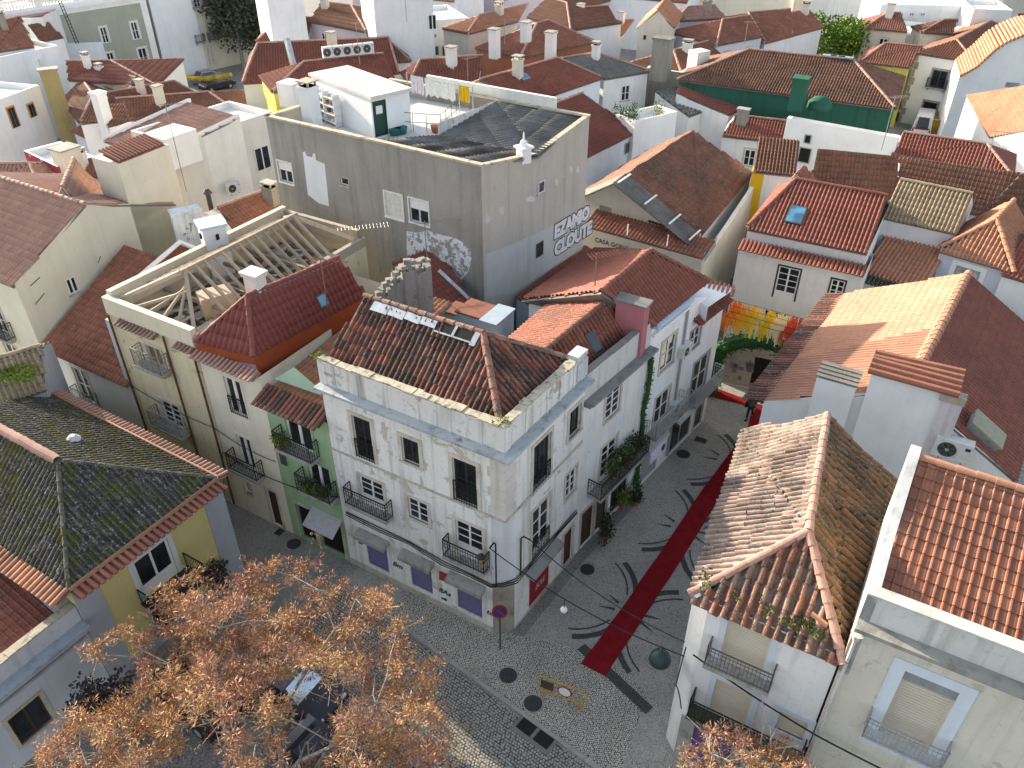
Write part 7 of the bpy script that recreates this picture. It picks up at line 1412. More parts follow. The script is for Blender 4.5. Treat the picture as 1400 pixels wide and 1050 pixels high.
t = thing('shop_sign', 'slanted white and purple sign board with a blue roundel below the leafy balcony', 'sign', bp(4.6, 2.9, 1.0)); o_ = t.location.copy(); q = MB(); q.obox(o_, (P1 - P0).normalized() * 1.5, V(.79, -.6, 0) * .06, V(0, 0, .55)); q.build('board', plaster((.62, .56, .72), .2), t, o_); disc(o_ + (P1 - P0).normalized() * 1.2 + V(.79, -.6, 0) * .065 + UP * .3, V(.79, -.6, 0), .18, BLU, 'roundel', t, o_)
for (x, z, lab) in ((10.9, GOs[0][2] + .3, 'yellow green plant on the upper green house balcony'), (9.75, GOs[1][2] + .25, 'trailing plant on the left of the lower green house balcony'), (8.95, GOs[1][2] + .25, 'trailing plant on the right of the lower green house balcony')): bush('balcony_plant', rowpt(x, z + .15) + nL * .38, .32, 220, YGL if x > 10 else GRL, lab, 'plant', .13, (1.2, .7, .9), 'plants on the green house balconies', TERP)
bush('parapet_weed', K - nL * .2 - nR * .2 + UP * 11.25, .22, 120, YGL, 'yellow green weed on the parapet corner', 'weed', .08, (1.6, 1.2, .5)); bush('parapet_weed', KL - nL * .2 + UP * 11.22, .25, 120, YGL, 'weed tuft at the left end of the corner house parapet', 'weed', .08, (1.4, 1, .5))
for i in range(14): x = random.uniform(.5, 7.8); bush('ledge_moss', zz(K + ML * x + nL * .3, 10.15), .09, 26, GRL, None, None, .06, (2, 1, .6), parent=MAIN.root) if 0 else None
mb = MB()
for i in range(26):
    f = random.random(); pq = o1.lerp(o2, f * .9) + (o3 - o2).normalized() * random.uniform(-.1, 1.3) * (1 - f * .6) + UP * (.22 + random.uniform(0, .15))
    for _ in range(22): v = Vector((random.gauss(0, 1), random.gauss(0, 1), abs(random.gauss(0, 1)))).normalized(); p_ = pq + v * random.uniform(0, .16); y = v.orthogonal().normalized(); s = .09; mb.poly([p_, p_ + v * s * .5 + y * s * .35, p_ + v * s, p_ + v * s * .5 - y * s * .35], random.random())
OR.part(mb, 'roof_weeds', leafm((.045, .075, .02), (.10, .12, .04), 'weed leaf'), kind='stuff')
for i, (x, y, s_) in enumerate(((0, 0, 1),)): pass
q = MB(); pq = at(1108, 842, 9.35); q.obox(pq, V(.35, -.35, -.08), V(.06, .07, .0), V(0, 0, .12)); OR.part(q, 'broken_tile', terra('orange', 0, .05, 0, 91))
for i in range(22):
    pq = at(20 + random.uniform(-20, 25), 512 + random.uniform(-6, 8), 7.2); 
mb = MB()
for i in range(500): pq = at(random.uniform(-5, 48), random.uniform(500, 522), 7.3); v = Vector((random.gauss(0, 1), random.gauss(0, 1), abs(random.gauss(0, 1)))).normalized(); y = v.orthogonal().normalized(); s = .14; mb.poly([pq, pq + v * s * .5 + y * s * .4, pq + v * s, pq + v * s * .5 - y * s * .4], random.random())
o = mb.build('roof_moss', YGL, None, at(20, 512, 7.2)); tag(o, 'bright yellow green moss growing on the striped roof at the left edge', 'moss', kind='stuff')
tl_ = ['green pot plant at the near corner of the small white terrace', 'tall plant second along the small white terrace wall', 'middle pot plant on the small white terrace', 'yellow green pot plant on the small white terrace', 'pot plant at the far corner of the small white terrace']
for i in range(5):
    f = (i + .5) / 5; tp = TERR.A.lerp(TERR.C, f) if i % 2 else TERR.A.lerp(TERR.B, f); bush('terrace_plant', zz(tp, 8.45) + V(0, .4, .3), .45, 160, YGL if i == 3 else GRL, tl_[i], 'plant', .15, (1, 1, 1.3), 'plants on the small white terrace', TERP)
# ================================================================ trees
barkm = flat('pale bark', (.34, .32, .29), .85, .2, 0, .3, 8.)
def seedmat(name, a, b_, c):
    n = NT(name); r = n.rnd(); return n.fin(n.ramp(r, [(0, a), (.5, b_), (1, c)]), .8, .2)
SEED = seedmat('dry seed heads', (.24, .125, .062), (.40, .23, .12), (.50, .325, .175)); SEEDP = seedmat('rosy seed heads', (.26, .13, .085), (.38, .21, .14), (.48, .295, .20))
def cluster_mesh(seed, m, r=.42, n=300):
    rs = random.Random(seed); mb = MB()
    subs = [(Vector((rs.gauss(0, .42), rs.gauss(0, .42), rs.gauss(0, .26))) * r) for _ in range(7)]
    for _ in range(n):
        c = rs.choice(subs); v = Vector((rs.gauss(0, 1), rs.gauss(0, 1), rs.gauss(.3, .9))).normalized(); p = c + v * r * rs.uniform(.1, .36); d = (v + Vector((rs.gauss(0, .4), rs.gauss(0, .4), rs.gauss(0, .4)))).normalized(); y = d.orthogonal().normalized(); a = rs.uniform(0, 6.28); y = y * math.cos(a) + d.cross(y) * math.sin(a); l = r * rs.uniform(.22, .42); w_ = r * rs.uniform(.022, .048)
        mb.poly([p, p + d * l * .55 + y * w_, p + d * l, p + d * l * .55 - y * w_], rs.random())
    for _ in range(9): c = rs.choice(subs); mb.tube([Vector((0, 0, -r * .7)), c], r * .018, 3, False, 0.)
    return mb.mesh('seed_cluster', m)
CM = [cluster_mesh(i, SEED if i % 2 else SEEDP) for i in range(8)]
def seed_tree(label, base, cen, rad, ncl, keep, sz=(.95, 1.45), group=None):
    base, cen = Vector(base), Vector(cen); t = thing('seed_tree', label, 'tree', base, group); rs = random.Random(int(cen.x * 10)); tips = []
    tries = 0
    while len(tips) < ncl and tries < 40000:
        tries += 1; v = Vector((rs.gauss(0, 1), rs.gauss(0, 1), abs(rs.gauss(0, .8)) - .25)).normalized(); f = rs.uniform(.12, 1) ** .5; p = cen + Vector((v.x * rad[0], v.y * rad[1], v.z * rad[2])) * f
        if p.z < 2.6 or not keep(p) or any((p - q).length < .56 for q in tips): continue
        tips.append(p)
    # limbs: trunk, main boughs, then twigs to each tip from the closest bough node
    fork = zz(base, cen.z - rad[2] * .75); mb = MB(); mb.tube([base, base.lerp(fork, .5) + V(.08, .05, 0), fork], [.28, .24, .2], 9); mb.build('trunk', barkm, t, base)
    nodes = []; mb = MB()
    for i in range(9):
        a = i * 2.4 + rs.uniform(-.3, .3); e = cen + V(math.cos(a) * rad[0] * .62, math.sin(a) * rad[1] * .62, rs.uniform(-.1, .45) * rad[2]); pts = [fork]
        for k in range(1, 5): pts.append(fork.lerp(e, k / 4) + Vector((rs.gauss(0, .22), rs.gauss(0, .22), rs.gauss(.25, .15) * math.sin(k / 4 * 3.14))))
        mb.tube(pts, [.13, .105, .08, .058, .035], 6); nodes += [(p, r) for p, r in zip(pts[1:], [.09, .07, .05, .03])]
    sec = []
    for p, r in list(nodes):
        for _ in range(3):
            d = Vector((rs.gauss(0, 1), rs.gauss(0, 1), rs.gauss(.4, .5))).normalized(); e = p + d * rs.uniform(.8, 1.7); m_ = p.lerp(e, .5) + Vector((rs.gauss(0, .14), rs.gauss(0, .14), rs.gauss(0, .14)))
            mb.tube([p, m_, e], [r * .6, .028, .016], 5); sec += [e, m_]
    allp = [n[0] for n in nodes] + sec
    for p in tips:
        c = p - UP * .25; q = min(allp, key=lambda x: (x - c).length); m_ = q.lerp(c, .55) + Vector((rs.gauss(0, .12), rs.gauss(0, .12), rs.gauss(0, .1))); mb.tube([q, m_, c], [.022, .016, .009], 4)
        for _ in range(2): e = m_ + Vector((rs.gauss(0, .3), rs.gauss(0, .3), rs.gauss(.15, .2))); mb.tube([m_, e], [.011, .005], 3)
    mb.build('branches', barkm, t, base)
    mb = MB()
    for p in tips:
        for _ in range(3):
            c = p + Vector((rs.gauss(0, .5), rs.gauss(0, .5), rs.gauss(-.2, .3)))
            for _ in range(12):
                d = Vector((rs.gauss(0, 1), rs.gauss(0, 1), rs.gauss(0, 1))).normalized(); y = d.orthogonal().normalized(); l = rs.uniform(.07, .16); o_ = c + Vector((rs.gauss(0, .1), rs.gauss(0, .1), rs.gauss(0, .08))); mb.poly([o_, o_ + d * l * .5 + y * .012, o_ + d * l, o_ + d * l * .5 - y * .012], rs.random())
            mb.tube([p - UP * .25, c], .006, 3, False)
    tag(mb.build('seed_sprays', SEED, t, base), kind='stuff'); tips.sort(key=lambda p: (p - CAM).length)
    for i, p in enumerate(tips):
        s = rs.uniform(*sz); M = Matrix.Translation(p - base) @ Matrix.Rotation(rs.uniform(0, 6.28), 4, 'Z') @ Matrix.Diagonal((s, s, s * rs.uniform(.7, 1.), 1)); me = CM[rs.randrange(8)]
        inst('seed_cluster', me, t, M)
    return t
def proj(p): d = p.y * _c - (p.z - CAMH) * _s; v = p.y * _s + (p.z - CAMH) * _c; return 700 + FPX * p.x / d, 525 - FPX * v / d
OUT1 = [(-80, 1400), (-60, 1040), (10, 1000), (40, 960), (110, 900), (150, 870), (170, 820), (230, 790), (290, 770), (330, 742), (400, 736), (450, 738), (505, 760), (540, 830), (560, 870), (600, 930), (640, 970), (640, 1060), (640, 1400)]
def inside(P, x, y):
    c = False
    for (x1, y1), (x2, y2) in zip(P, P[1:] + P[:1]):
        if (y1 > y) != (y2 > y) and x < (x2 - x1) * (y - y1) / (y2 - y1) + x1: c = not c
    return c
seed_tree('big bare limbed tree covered in orange brown seed clusters in the foreground', V(-8.2, 12.6, 0), V(-8.2, 13.4, 4.7), (6.7, 7.2, 3.7), 298, lambda p: inside(OUT1, *proj(p)) and ((proj(p)[0] - 430) / 52) ** 2 + ((proj(p)[1] - 950) / 40) ** 2 > 1 and p.x > -13.4 + (p.y - 12) * .0)
seed_tree('small tree with golden seed clusters in front of the shuttered houses', V(6.9, 11.8, 0), V(6.9, 12.2, 4.6), (2.1, 1.9, 1.9), 46, lambda p: proj(p)[1] > 968 or proj(p)[0] < 1000, (.75, 1.25))
def leafy_tree(label, base, cen, rad, n, m, size, cat='tree', trunkr=.2, name='leafy_tree', gaps=.35):
    base, cen = Vector(base), Vector(cen); t = thing(name, label, cat, base); mb = MB(); mb.tube([base, base.lerp(cen, .6), cen], [trunkr, trunkr * .7, trunkr * .3], 7); rs = random.Random(int(abs(cen.x) * 7))
    lumps = []
    for i in range(34): v = Vector((rs.gauss(0, 1), rs.gauss(0, 1), rs.gauss(.2, .8))).normalized(); lumps.append((cen + Vector((v.x * rad[0], v.y * rad[1], v.z * rad[2])) * rs.uniform(.35, .9), rs.uniform(.22, .42)))
    for c, r in lumps[:14]: mb.tube([base.lerp(cen, .6), c], [trunkr * .4, .03], 4)
    mb.build('trunk', barkm, t, base); P = []; F = []; rr = []
    q = MB(); mr_ = (rad[0] + rad[1] + rad[2]) / 3
    for _ in range(n):
        c, r = rs.choice(lumps); v = Vector((rs.gauss(0, 1), rs.gauss(0, 1), rs.gauss(0, 1))).normalized(); p = c + v * r * mr_ * rs.random() ** .4; d = (v + Vector((rs.gauss(0, .7), rs.gauss(0, .7), rs.gauss(0, .7)))).normalized(); y = d.orthogonal().normalized(); a = rs.uniform(0, 6.28); y = y * math.cos(a) + d.cross(y) * math.sin(a); s = size * rs.uniform(.6, 1.4); q.poly([p, p + d * s * .5 + y * s * .33, p + d * s, p + d * s * .5 - y * s * .33], rs.random())
    q.build('crown', m, t, base); return t
c_ = at(1140, 62, 5.6); leafy_tree('rounded bright green tree rising behind the green walled house', zz(c_, 0), c_ + UP * .6, (4.8, 4.2, 2.9), 7000, leafm((.05, .12, .008), (.20, .28, .04), 'bright green leaf'), .36)  # bright green is the leaf colour itself
TD = leafm((.03, .042, .022), (.08, .085, .05), 'dusky leaf')
for i, (px, py, z, r, lab) in enumerate(((322, 30, 6, 4.6, 'dusky tree left of the far square'), (342, 14, 7, 4.8, 'dusky tree at the back of the far square'), (356, 40, 5, 3.8, 'dusky tree nearest the ribbed white wall'))): c_ = at(px, py, z); leafy_tree(lab, zz(c_, 0), c_, (r, r, r * .8), 2300, TD, .45, trunkr=.3)
pq = V(-14.6, 15.6, 1.6); leafy_tree('small dark purple leaved shrub against the pale grey house', zz(pq, 0), at(140, 955, 2.6), (1.1, 1.1, 1.3), 1300, leafm((.035, .03, .032), (.075, .06, .06), 'purple leaf'), .16, 'shrub', .05, 'dark_shrub')
pq = at(300, 800, .8); leafy_tree('thin dark shrub by the grey pilaster of the yellow house', zz(pq, 0), pq + UP * .5, (.6, .6, 1.1), 600, leafm((.035, .03, .032), (.075, .06, .06), 'purple leaf'), .14, 'shrub', .04, 'dark_shrub')
# ================================================================ vehicles
def car(label, pos, ang, L=4.1, W=1.75, H=1.45, paint=(.03, .032, .036), van=False, name='parked_car', stripe=None, wsm=None, cat='car', grp='cars parked in the square'):
    t = thing(name, label, cat, pos, grp); pos = Vector(pos); ca, sa = math.cos(ang), math.sin(ang); X = V(ca, sa, 0); Y = V(-sa, ca, 0); w = lambda x, y, z: pos + X * x + Y * y + UP * z
    pm = flat('car paint', paint, .25, .6, .1, .04); 
    prof = ([(-.5, .35), (-.5, .8), (-.49, .95), (-.455, 1.9 / H * .5 * H), (-.42, H), (.28, H), (.40, 1.05), (.5, .85), (.5, .35)] if van else [(-.5, .35), (-.5, .72), (-.47, .88), (-.37, .93), (-.25, H), (.08, H), (.24, .95), (.44, .82), (.5, .66), (.5, .35)]); q = MB(); S = []
    for (fx, z) in prof:
        tw = .80 if z >= H - .01 else (.96 if z > .9 else 1.); S.append([w(fx * L, -W / 2 * tw, z), w(fx * L, W / 2 * tw, z)])
    for a, b_ in zip(S, S[1:]): q.quad(a[0], b_[0], b_[1], a[1])
    q.quad(S[-1][0], S[0][0], S[0][1], S[-1][1])
    q.poly([s[0] for s in S][::-1]); q.poly([s[1] for s in S]); q.build('body', pm, t, pos)
    def glass(i, j, name, f0=.08, f1=.92, m=None): a, b_ = S[i], S[j]; e = (b_[0] - a[0]).cross(a[1] - a[0]).normalized(); e = e if e.z > 0 or abs(e.z) < .3 else -e; P = [a[0].lerp(a[1], f0), a[0].lerp(a[1], f1), b_[0].lerp(b_[1], f1), b_[0].lerp(b_[1], f0)]; P = [p.lerp(sum(P, V(0, 0, 0)) / 4, .08) + e * .012 for p in P]; g = MB(); g.poly(P); g.build(name, m or GLASS, t, pos)
    n = len(prof); glass(n - 4 if not van else n - 4, n - 4 + 1, 'windscreen') if 0 else None
    if van: glass(5, 6, 'windscreen'); glass(2, 4, 'rear_window', .15, .85)
    else: glass(5, 6, 'windscreen', .06, .94, wsm); glass(3, 4, 'rear_window')
    for sy in (-1, 1):
        g = MB(); y = sy * (W / 2 * .90); pts = [(-.36, 1.0), (-.25, H - .07), (.07, H - .07), (.2, 1.0)] if not van else [(.05, 1.15), (.05, H - .15), (.26, H - .15), (.36, 1.15)]; yy = [sy * W / 2 * (.955 if z < 1.2 else .82) + sy * .012 for _, z in pts]; P = [w(x * L, y_, z) for (x, z), y_ in zip(pts, yy)]; g.poly(P if sy < 0 else P[::-1]); g.build('side_window', GLASS, t, pos)
        for fx in (-.31, .31):
            c = w(fx * L, sy * (W / 2 - .09), .32); g = MB(); g.tube([c - Y * .1, c + Y * .1], .32, 16); wo = g.build('wheel', flat('tyre', (.02, .02, .02), .9), t, pos); g = MB(); g.tube([c - Y * .107, c + Y * .107], .2, 12); g.build('rim', GREYP, wo, pos)
        g = MB(); g.obox(w(L * .485, sy * W * .36 - .12, .62), X * .07, Y * .24, UP * .13); g.build('headlight', WHITEP, t, pos); g = MB(); g.obox(w(-L * .505, sy * W * .42 - .07, .75), X * .04, Y * .14, UP * .3); g.build('tail_light', RED, t, pos)
    if stripe:
        g = MB(); g.obox(w(-L * .506, -W * .4, 1.02), X * .01, Y * W * .8, UP * .12); g.build('stripe', stripe, t, pos)
        for sy in (-1, 1): g = MB(); g.obox(w(-L * .45, sy * W * .5, .95), X * L * .7, Y * sy * .012, UP * .14); g.build('stripe', stripe, t, pos)
    return t
kang = math.atan2(kd.y, kd.x)
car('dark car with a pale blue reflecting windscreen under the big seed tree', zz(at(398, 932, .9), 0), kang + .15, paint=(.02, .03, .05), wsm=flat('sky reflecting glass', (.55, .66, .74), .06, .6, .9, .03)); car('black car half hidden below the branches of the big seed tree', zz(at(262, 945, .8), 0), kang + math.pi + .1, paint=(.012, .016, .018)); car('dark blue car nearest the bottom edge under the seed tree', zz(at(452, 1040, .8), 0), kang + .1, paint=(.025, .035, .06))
car('white van with a red stripe parked in the lane at the top right', G0(1259, 181), R2(62), 4.9, 1.95, 2.2, (.74, .74, .74), True, 'parked_van', RED, 'van', 'vehicles in the top right lane')
for i, (px, py, lab) in enumerate(((286, 112, 'silver grey car on the far street below the garland'), (298, 122, 'dark car parked behind the silver one on the far street'))): car(lab, G0(px, py), R2(48), 4.2, 1.75, 1.45, ((.22, .23, .25), (.03, .03, .035))[i], grp='cars parked on the far street')
t = thing('rubble_skip', 'bright yellow waste container beside the white van', 'container', G0(1282, 184)); p = G0(1282, 184); q = MB(); YP = flat('yellow container paint', (.62, .36, .02), .5); X = V(math.cos(R2(60)), math.sin(R2(60)), 0); Y = V(-X.y, X.x, 0)
lo_, hi_ = .75, 1.0
P8 = [p + X * sx * 1.5 * k + Y * sy * .85 * k + UP * z for z, k in ((.1, lo_), (1.9, hi_)) for sx, sy in ((-1, -1), (1, -1), (1, 1), (-1, 1))]
for i in range(4): j = (i + 1) % 4; q.quad(P8[i], P8[j], P8[4 + j], P8[4 + i])
q.poly(P8[:4][::-1]); q.build('bin', YP, t, p); q = MB(); q.poly([P8[4 + i] - UP * .25 for i in range(4)]); q.build('rubble', CONC, t, p)
q = MB()
for i in range(4): j = (i + 1) % 4; q.tube([P8[4 + i], P8[4 + j]], .06, 5)
q.build('rim', YP, t, p)
# garland over the far street
cable([at(218, 96, 5.0), at(316, 102, 5.0)], .26, 'yellow paper garland strung across the far street', .6, 'street_garland', None, flat('yellow garland', (.45, .34, .06), .9, .1, 0, .3, 2.))
# ================================================================ people
SKIN = flat('skin', (.42, .24, .17), .6); HAIR = flat('dark hair', (.02, .014, .01), .6)
def skinned(name, verts, edges, rads, m, parent, sub=1):
    me = bpy.data.meshes.new(name); me.from_pydata([tuple(v) for v in verts], edges, []); o = bpy.data.objects.new(name, me); COL.objects.link(o); md = o.modifiers.new('skin', 'SKIN'); me.skin_vertices.new() if not me.skin_vertices else None
    for sv, r in zip(me.skin_vertices[0].data, rads): sv.radius = (r, r)
    me.skin_vertices[0].data[0].use_root = True; sb = o.modifiers.new('sub', 'SUBSURF'); sb.levels = sub; bpy.context.view_layer.update(); dg = bpy.context.evaluated_depsgraph_get(); nm = bpy.data.meshes.new_from_object(o.evaluated_get(dg)); bpy.data.objects.remove(o)
    q = bpy.data.objects.new(name, nm); COL.objects.link(q); q.parent = parent; nm.materials.clear(); nm.materials.append(m); return q
def person(label, pos, face, coat, trous, hat=None, bag=None, stride=.22):
    t = thing('person', label, 'person', pos, None, face)
    J = dict(pel=(0, 0, .92), che=(0, .01, 1.22), nec=(0, .0, 1.46), hb=(0, .01, 1.53), ht=(0, .02, 1.68)); v = [J[k] for k in ('pel', 'che', 'nec', 'hb', 'ht')]; r = [.13, .15, .055, .085, .085]; e = [(0, 1), (1, 2), (2, 3), (3, 4)]; coatv = [(0, 0, .80), (0, 0, .95), (0, .01, 1.22), (0, 0, 1.42)]; ce = [(0, 1), (1, 2), (2, 3)]; cr = [.19, .17, .185, .1]; tv = [(0, 0, .9)]; te = []; tr = [.15]
    for s in (-1, 1):
        st = stride * s; i = len(v); v += [(s * .09, 0, .86), (s * .10, st * .45 + .03, .48), (s * .10, st - (.06 if st < 0 else 0), .08), (s * .10, st + .13, .04)]; r += [.085, .06, .042, .035]; e += [(0, i), (i, i + 1), (i + 1, i + 2), (i + 2, i + 3)]
        k = len(tv); tv += [(s * .09, 0, .84), (s * .10, st * .45 + .03, .48), (s * .10, st - (.06 if st < 0 else 0), .13)]; te += [(0, k), (k, k + 1), (k + 1, k + 2)]; tr += [.10, .075, .062]
        i = len(v); v += [(s * .19, 0, 1.38), (s * .24, -st * .3, 1.12), (s * .24, -st * .7 + .08, .90), (s * .24, -st * .8 + .11, .83)]; r += [.06, .045, .034, .03]; e += [(1, i), (i, i + 1), (i + 1, i + 2), (i + 2, i + 3)]
        k = len(coatv); coatv += [(s * .19, 0, 1.36), (s * .24, -st * .3, 1.12), (s * .24, -st * .7 + .08, .91)]; ce += [(2, k), (k, k + 1), (k + 1, k + 2)]; cr += [.075, .062, .05]
        h = i + 3; hx, hy, hz = v[h]
        for f in range(4): a = len(v); x = hx + (f - 1.5) * .018; v += [(x, hy + .012, hz - .05), (x, hy + .03, hz - .085 - .008 * (1.5 - abs(f - 1.5)))]; r += [.009, .008]; e += [(h, a), (a, a + 1)]
        a = len(v); v += [(hx - s * .035, hy + .03, hz - .03), (hx - s * .035, hy + .045, hz - .055)]; r += [.01, .009]; e += [(h, a), (a, a + 1)]
    skinned('body', v, e, r, SKIN, t); skinned('coat', coatv, ce, cr, coat, t); skinned('trousers', tv, te, tr, trous, t)
    q = MB(); q.lathe((0, -.005, 1.555), [(.07, -.06), (.102, 0), (.106, .07), (.085, .14), (.04, .175), (.005, .18)], 12); ho = q.build('hair', hat or HAIR, t, V(0, 0, 0), True); ho.location = (0, -.018, 0)
    for sx in (-1, 1): q = MB(); q.lathe((sx * .035, .098, 1.60), [(.004, -.01), (.012, 0), (.004, .01)], 6); q.build('eye', DARK, t, V(0, 0, 0)).location = (0, 0, 0)
    q = MB(); q.poly([(-.012, .098, 1.57), (.012, .098, 1.57), (0, .125, 1.565)]); q.poly([(-.012, .098, 1.57), (0, .125, 1.565), (0, .1, 1.61)]); q.poly([(.012, .098, 1.57), (0, .1, 1.61), (0, .125, 1.565)]); q.build('nose', SKIN, t, V(0, 0, 0)).location = (0, 0, 0)
    for s in (-1, 1): st = stride * s; q = MB(); q.obox(V(s * .10 - .05, st - .09 - (.06 if st < 0 else 0), 0), V(.1, 0, 0), V(0, .27, 0), UP * .09); q.build('shoe', DARK, t, V(0, 0, 0)).location = (0, 0, 0)
    if bag: q = MB(); q.obox(V(.2, -.2, .75), V(.14, 0, 0), V(0, .32, 0), UP * .28); q.tube([(.27, -.05, 1.0), (.1, 0, 1.44)], .012, 4); q.build('bag', bag, t, V(0, 0, 0)).location = (0, 0, 0)
    for o in t.children: o.location = (0, 0, 0)
    return t
person('person in a grey brown coat and dark trousers walking on the red carpet', G0(1024, 572), 2.6, flat('grey brown coat', (.14, .11, .09)), flat('black trousers', (.015, .015, .017)), bag=DARK)
person('person all in black walking past the end of the yellow house', G0(306, 706), 1.1, flat('black coat', (.012, .012, .013)), flat('black trousers', (.015, .015, .017)))
# ================================================================ things on roofs and walls
def aircon(label, p, u, n, wd=.85, h=.6, dep=.32, grp='air conditioners', blue=None):
    p = Vector(p); t = thing('air_conditioner', label, 'air conditioner', p, grp); q = MB(); q.obox(p - u * wd / 2, u * wd, n * dep, UP * h); q.build('casing', flat('aircon white', (.66, .66, .64), .5), t, p)
    c = p - u * wd * .14 + n * (dep + .006) + UP * h * .5; disc(c, n, h * .38, DGREY, 'fan_guard', t, p, .01, 18); disc(c + n * .012, n, h * .09, GREYP, 'fan_hub', t, p, .01, 10)
    for i in range(6): a = i * math.pi / 3; x = u * math.cos(a) + UP * math.sin(a); y = n.cross(x); g = MB(); g.obox(c + n * .011 + x * h * .09 - y * h * .04, x * h * .25, y * h * .08, n * .004); g.build('blade', flat('fan blade', (.03, .03, .03)), t, p)
    g = MB(); g.obox(p + u * wd * .3 + n * dep + UP * h * .68, u * wd * .14, n * .006, UP * h * .16); g.build('badge', blue or GREYP, t, p)
    g = MB(); 
    for s in (-.3, .3): g.obox(p + u * wd * s - UP * .06, u * .05, n * dep, UP * .05)
    g.build('bracket', DGREY, t, p); return t
pa_ = onpl(1302, 612, m1 + nF * .05, nF); aircon('big white air conditioner with a blue badge under the broad roof gable', pa_ - fdm * .0 - UP * .3, fdm, nF, 1.35, .9, .45, 'air conditioners', BLU)
pa_ = onpl(318, 262, WHE.A, fw2[2]); aircon('beige air conditioner on the blank wall beside the grey block', pa_, fw2[1], fw2[2], 1.1, .8, .45)
fcN = MAIN.fac(P1, P2)
for x, z, lab in ((3.35, 6.7, 'upper air conditioner by the grey downpipe of the far white house'), (3.2, 3.4, 'lower air conditioner by the grey downpipe of the far white house')): aircon(lab, fcN[0] + fcN[1] * x + UP * z + fcN[2] * .02, fcN[1], fcN[2])
for i in range(5): pq = YH.r1.lerp(YH.r2, .3 + i * .125) + UP * .2; aircon(['leftmost', 'second from left', 'middle', 'fourth from left', 'rightmost'][i] + ' of the five air conditioners in the row on the red roof', pq, V(.9, .42, 0), V(.42, -.9, 0), 1.0, .9, .4, 'air conditioners in a row on the red roof')
pa_ = at(57, 88, 7.3); aircon('small air conditioner on the blank white wall at the upper left', pa_, V(.86, -.5, 0), V(-.5, -.86, 0), .9, .6, .4)
def aerial(label, base, h, boom, a, n=9, mat=None):
    base = Vector(base); t = thing('tv_aerial', label, 'aerial', base, 'television aerials'); q = MB(); m = mat or flat('aerial metal', (.34, .33, .31), .4, .5, .5); q.tube([base, base + UP * h], .028, 6); q.build('mast', m, t, base); d = V(math.cos(a), math.sin(a), 0); n_ = V(-d.y, d.x, 0); q = MB(); c = base + UP * (h - .1); q.tube([c - d * boom * .25, c + d * boom * .75], .018, 4)
    for i in range(n): pq = c + d * boom * (-.22 + .95 * i / (n - 1)); l = .32 - .012 * i; q.tube([pq - n_ * l, pq + n_ * l], .009, 3)
    q.build('boom', m, t, base)
    return t
RUSTM = flat('rusty aerial', (.30, .16, .10), .6, .3, .3)
aerial('aerial on the brick red painted roof', at(448, 420, 10.4), 2.4, 1.6, -.2, mat=RUSTM); aerial('tall aerial in front of the left side of the grey block', at(521, 372, 8.6), 2.7, 2.6, -2.9, 15); aerial('second aerial in front of the grey block windows', at(586, 386, 8.2), 3.4, 2.4, .25, 5); aerial('aerial with copper coloured reflector on the dark red roof', at(813, 395, 11.2), 1.7, 1.4, .35, mat=RUSTM)
for i, (px, py, z, h) in enumerate(((492, 88, 11.5, 3.2), (640, 118, 10.5, 2.2), (1205, 205, 9.4, 3.6), (1018, 60, 10.5, 2.0), (556, 30, 13, 2.5), (255, 262, 8.6, 5.5), (1345, 228, 9.4, 2.4), (690, 60, 12, 2))): aerial(['aerial rising beside the air conditioner row', 'aerial behind the laundry line', 'tall aerial on the big brown roof', 'aerial on the lavender house', 'aerial near the pale blue block', 'tall thin mast beside the white chimney', 'aerial at the right end of the brown roof', 'aerial on the brick red house'][i], at(px, py, z), h, 1.3, random.uniform(-.6, .6), 7)
# laundry, shelf, tubs, small chimney on the grey block
t = thing('laundry_line', 'washing line with pale sheets and one yellow cloth on the grey block terrace', 'laundry', at(625, 150, 13.7)); o_ = t.location.copy(); l0, l1 = at(556, 101, 15.5), at(646, 120, 15.5)
for s_ in (l0, l1, l0.lerp(l1, .8)): q = MB(); q.tube([zz(s_, 13.6), s_ + UP * .1], .03, 5); q.build('pole', GREYP, t, o_)
q = MB(); q.tube([l0, l0.lerp(l1, .5) - UP * .1, l1], .008, 3); q.build('line', CABLE, t, o_)
for f0, f1, hgt_, m_ in ((.06, .26, 1.2, (.70, .66, .68)), (.28, .74, 1.15, (.74, .74, .68)), (.80, .95, 1.05, (.72, .45, .02))):
    q = MB(); k = 10; a, b_ = l0.lerp(l1, f0), l0.lerp(l1, f1); nn_ = V(.3, -.9, 0)
    for i in range(k):
        P = lambda i, z: a.lerp(b_, i / k) - UP * (z * hgt_ * (1 - .25 * abs(math.sin(i * 1.7)))) + nn_ * .07 * math.sin(i * 2.1) * z
        q.quad(P(i, 1), P(i + 1, 1), P(i + 1, 0), P(i, 0))
    q.build('sheet', flat('cloth %.2f' % f0, m_, .9, .1), t, o_)
ra4 = zz(rA.lerp(rB, .12), 13.64); ru = zz(rB - rA, 0).normalized(); rn = V(ru.y, -ru.x, 0); t = thing('plant_shelf', 'white shelf rack crowded with pots against the rooftop room', 'shelf', ra4 + rn * .1); o_ = t.location.copy()
for x in (0, 1.1, 2.2): q = MB(); q.obox(ra4 + rn * .05 + ru * x, ru * .05, rn * .45, UP * 1.75); q.build('upright', WHITEP, t, o_)
for z in (.15, .6, 1.05, 1.5): q = MB(); q.obox(ra4 + rn * .05 + UP * z, ru * 2.25, rn * .45, UP * .035); q.build('shelf_board', WHITEP, t, o_)
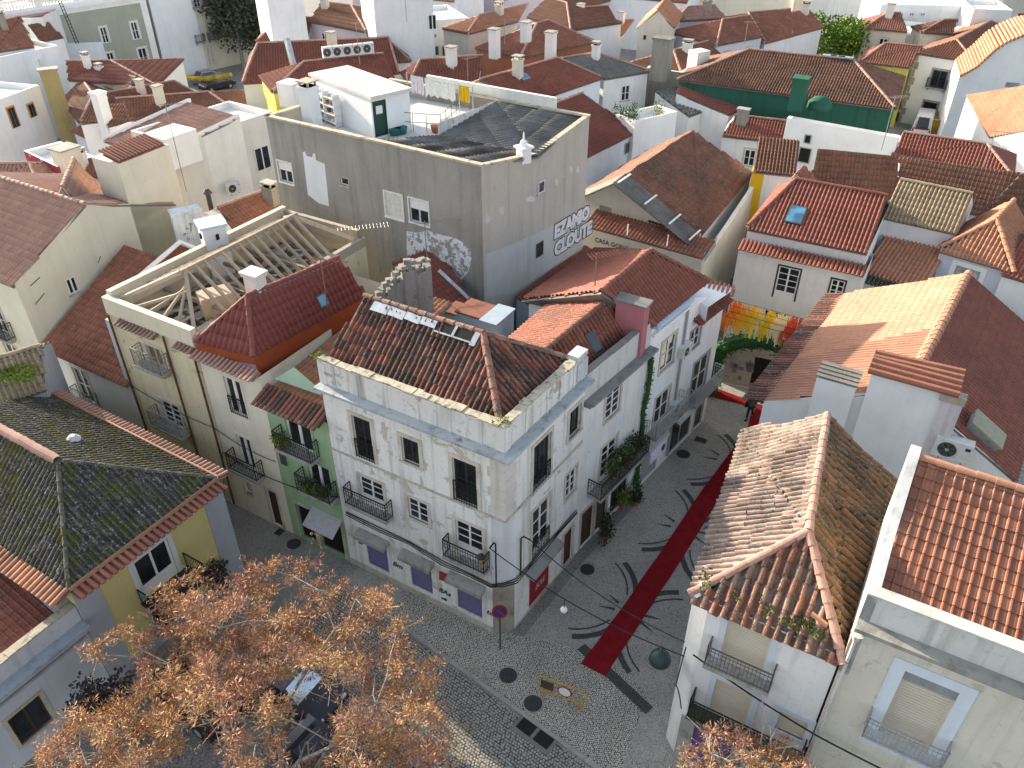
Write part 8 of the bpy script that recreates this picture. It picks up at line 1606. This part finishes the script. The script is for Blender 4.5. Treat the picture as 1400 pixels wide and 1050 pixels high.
for i in range(22):
    z = (.185, .635, 1.085, 1.535)[i % 4]; pq = ra4 + rn * .28 + ru * random.uniform(.12, 2.1) + UP * z; q = MB(); r = random.uniform(.06, .12); q.lathe(pq, [(r * .7, 0), (r, r * 1.6)], 8); tag(q.build('flower_pot', [WHITEP, DGREY, TERP, GREYP][i % 4], None, pq), ['white', 'dark grey', 'terracotta', 'pale grey'][i % 4] + ' pot standing on the rooftop shelf rack', 'pot', 'pots on the rooftop shelf')
for i, (px, py, m_, lab) in enumerate(((540, 184, flat('teal tub', (.02, .14, .14)), 'teal tub beside the green rooftop door'), (549, 182, flat('teal tub', (.02, .14, .14)), 'second teal tub further from the green rooftop door'), (597, 180, TERP, 'terracotta pot by the terrace railing'), (611, 172, GREYP, 'grey pot with plant at the terrace corner'))): pq = at(px, py, 13.66); t = thing('tub', lab, 'tub', pq, 'tubs on the grey block terrace'); q = MB(); q.lathe(pq, [(.26, 0), (.34, .32), (.36, .34)], 12); q.build('bowl', m_, t, pq); q = MB(); q.lathe(pq + UP * .3, [(.3, 0), (.02, .06)], 8); q.build('soil', flat('soil', (.06, .07, .03), .95), t, pq)
pq = at(716, 214, 13.9); t = thing('roof_chimney', 'little white ornamental chimney on the corner of the grey block roof', 'chimney', pq); q = MB(); q.cbox(zz(pq, 13.6), .55, .55, .75, .6); q.build('stack', PL['W'], t, pq); q = MB(); q.cbox(zz(pq, 14.352), .75, .75, .09, .6); q.lathe(zz(pq, 14.45), [(.22, 0), (.16, .25), (.05, .32), (.04, .62), (.01, .7)], 8); q.build('cap', PL['W'], t, pq)
# ladder, barrier boards, bench, red van clutter
t = thing('roof_ladder', 'dark iron ladder leaning on the big white house at the upper left', 'ladder', at(106, 58, 7)); o_ = t.location.copy(); la, lb = at(104, 60, 7.2), at(80, 2, 10.8); ls = V(.5, .4, 0) * .45; q = MB(); q.tube([la, lb], .05, 5); q.tube([la + ls, lb + ls], .05, 5); q.build('rail', IRON, t, o_)
for i in range(12): q = MB(); c = la.lerp(lb, (i + .5) / 12); q.tube([c, c + ls], .03, 4); q.build('rung', IRON, t, o_)
t = thing('wooden_bench', 'low brown wooden bench by the yellow house below the branches', 'bench', zz(at(212, 985, .4), 0)); o_ = t.location.copy(); bu = V(.49, .87, 0); bv = V(-.87, .49, 0)
for i in range(3): q = MB(); q.obox(o_ + bv * (.14 * i) - bu * .9 + UP * .42, bu * 1.8, bv * .11, UP * .05); q.build('seat_slat', woodm((.24, .17, .11)), t, o_)
for x in (-.75, .7): q = MB(); q.obox(o_ + bu * x, bu * .08, bv * .4, UP * .42); q.build('leg', IRON, t, o_)
# terrace table shade with blue tarp near the grey shed, green box lamp
q = MB(); pq = at(906, 150, 5.6); q.obox(pq, V(1.8, -1.0, 0), V(.1, .2, 0), V(0, 0, 1.4)); tag(q.build('tarp', flat('blue tarpaulin', (.03, .10, .25), .6), None, pq), 'blue tarpaulin sheet hung under the grey shed roof', 'tarpaulin')
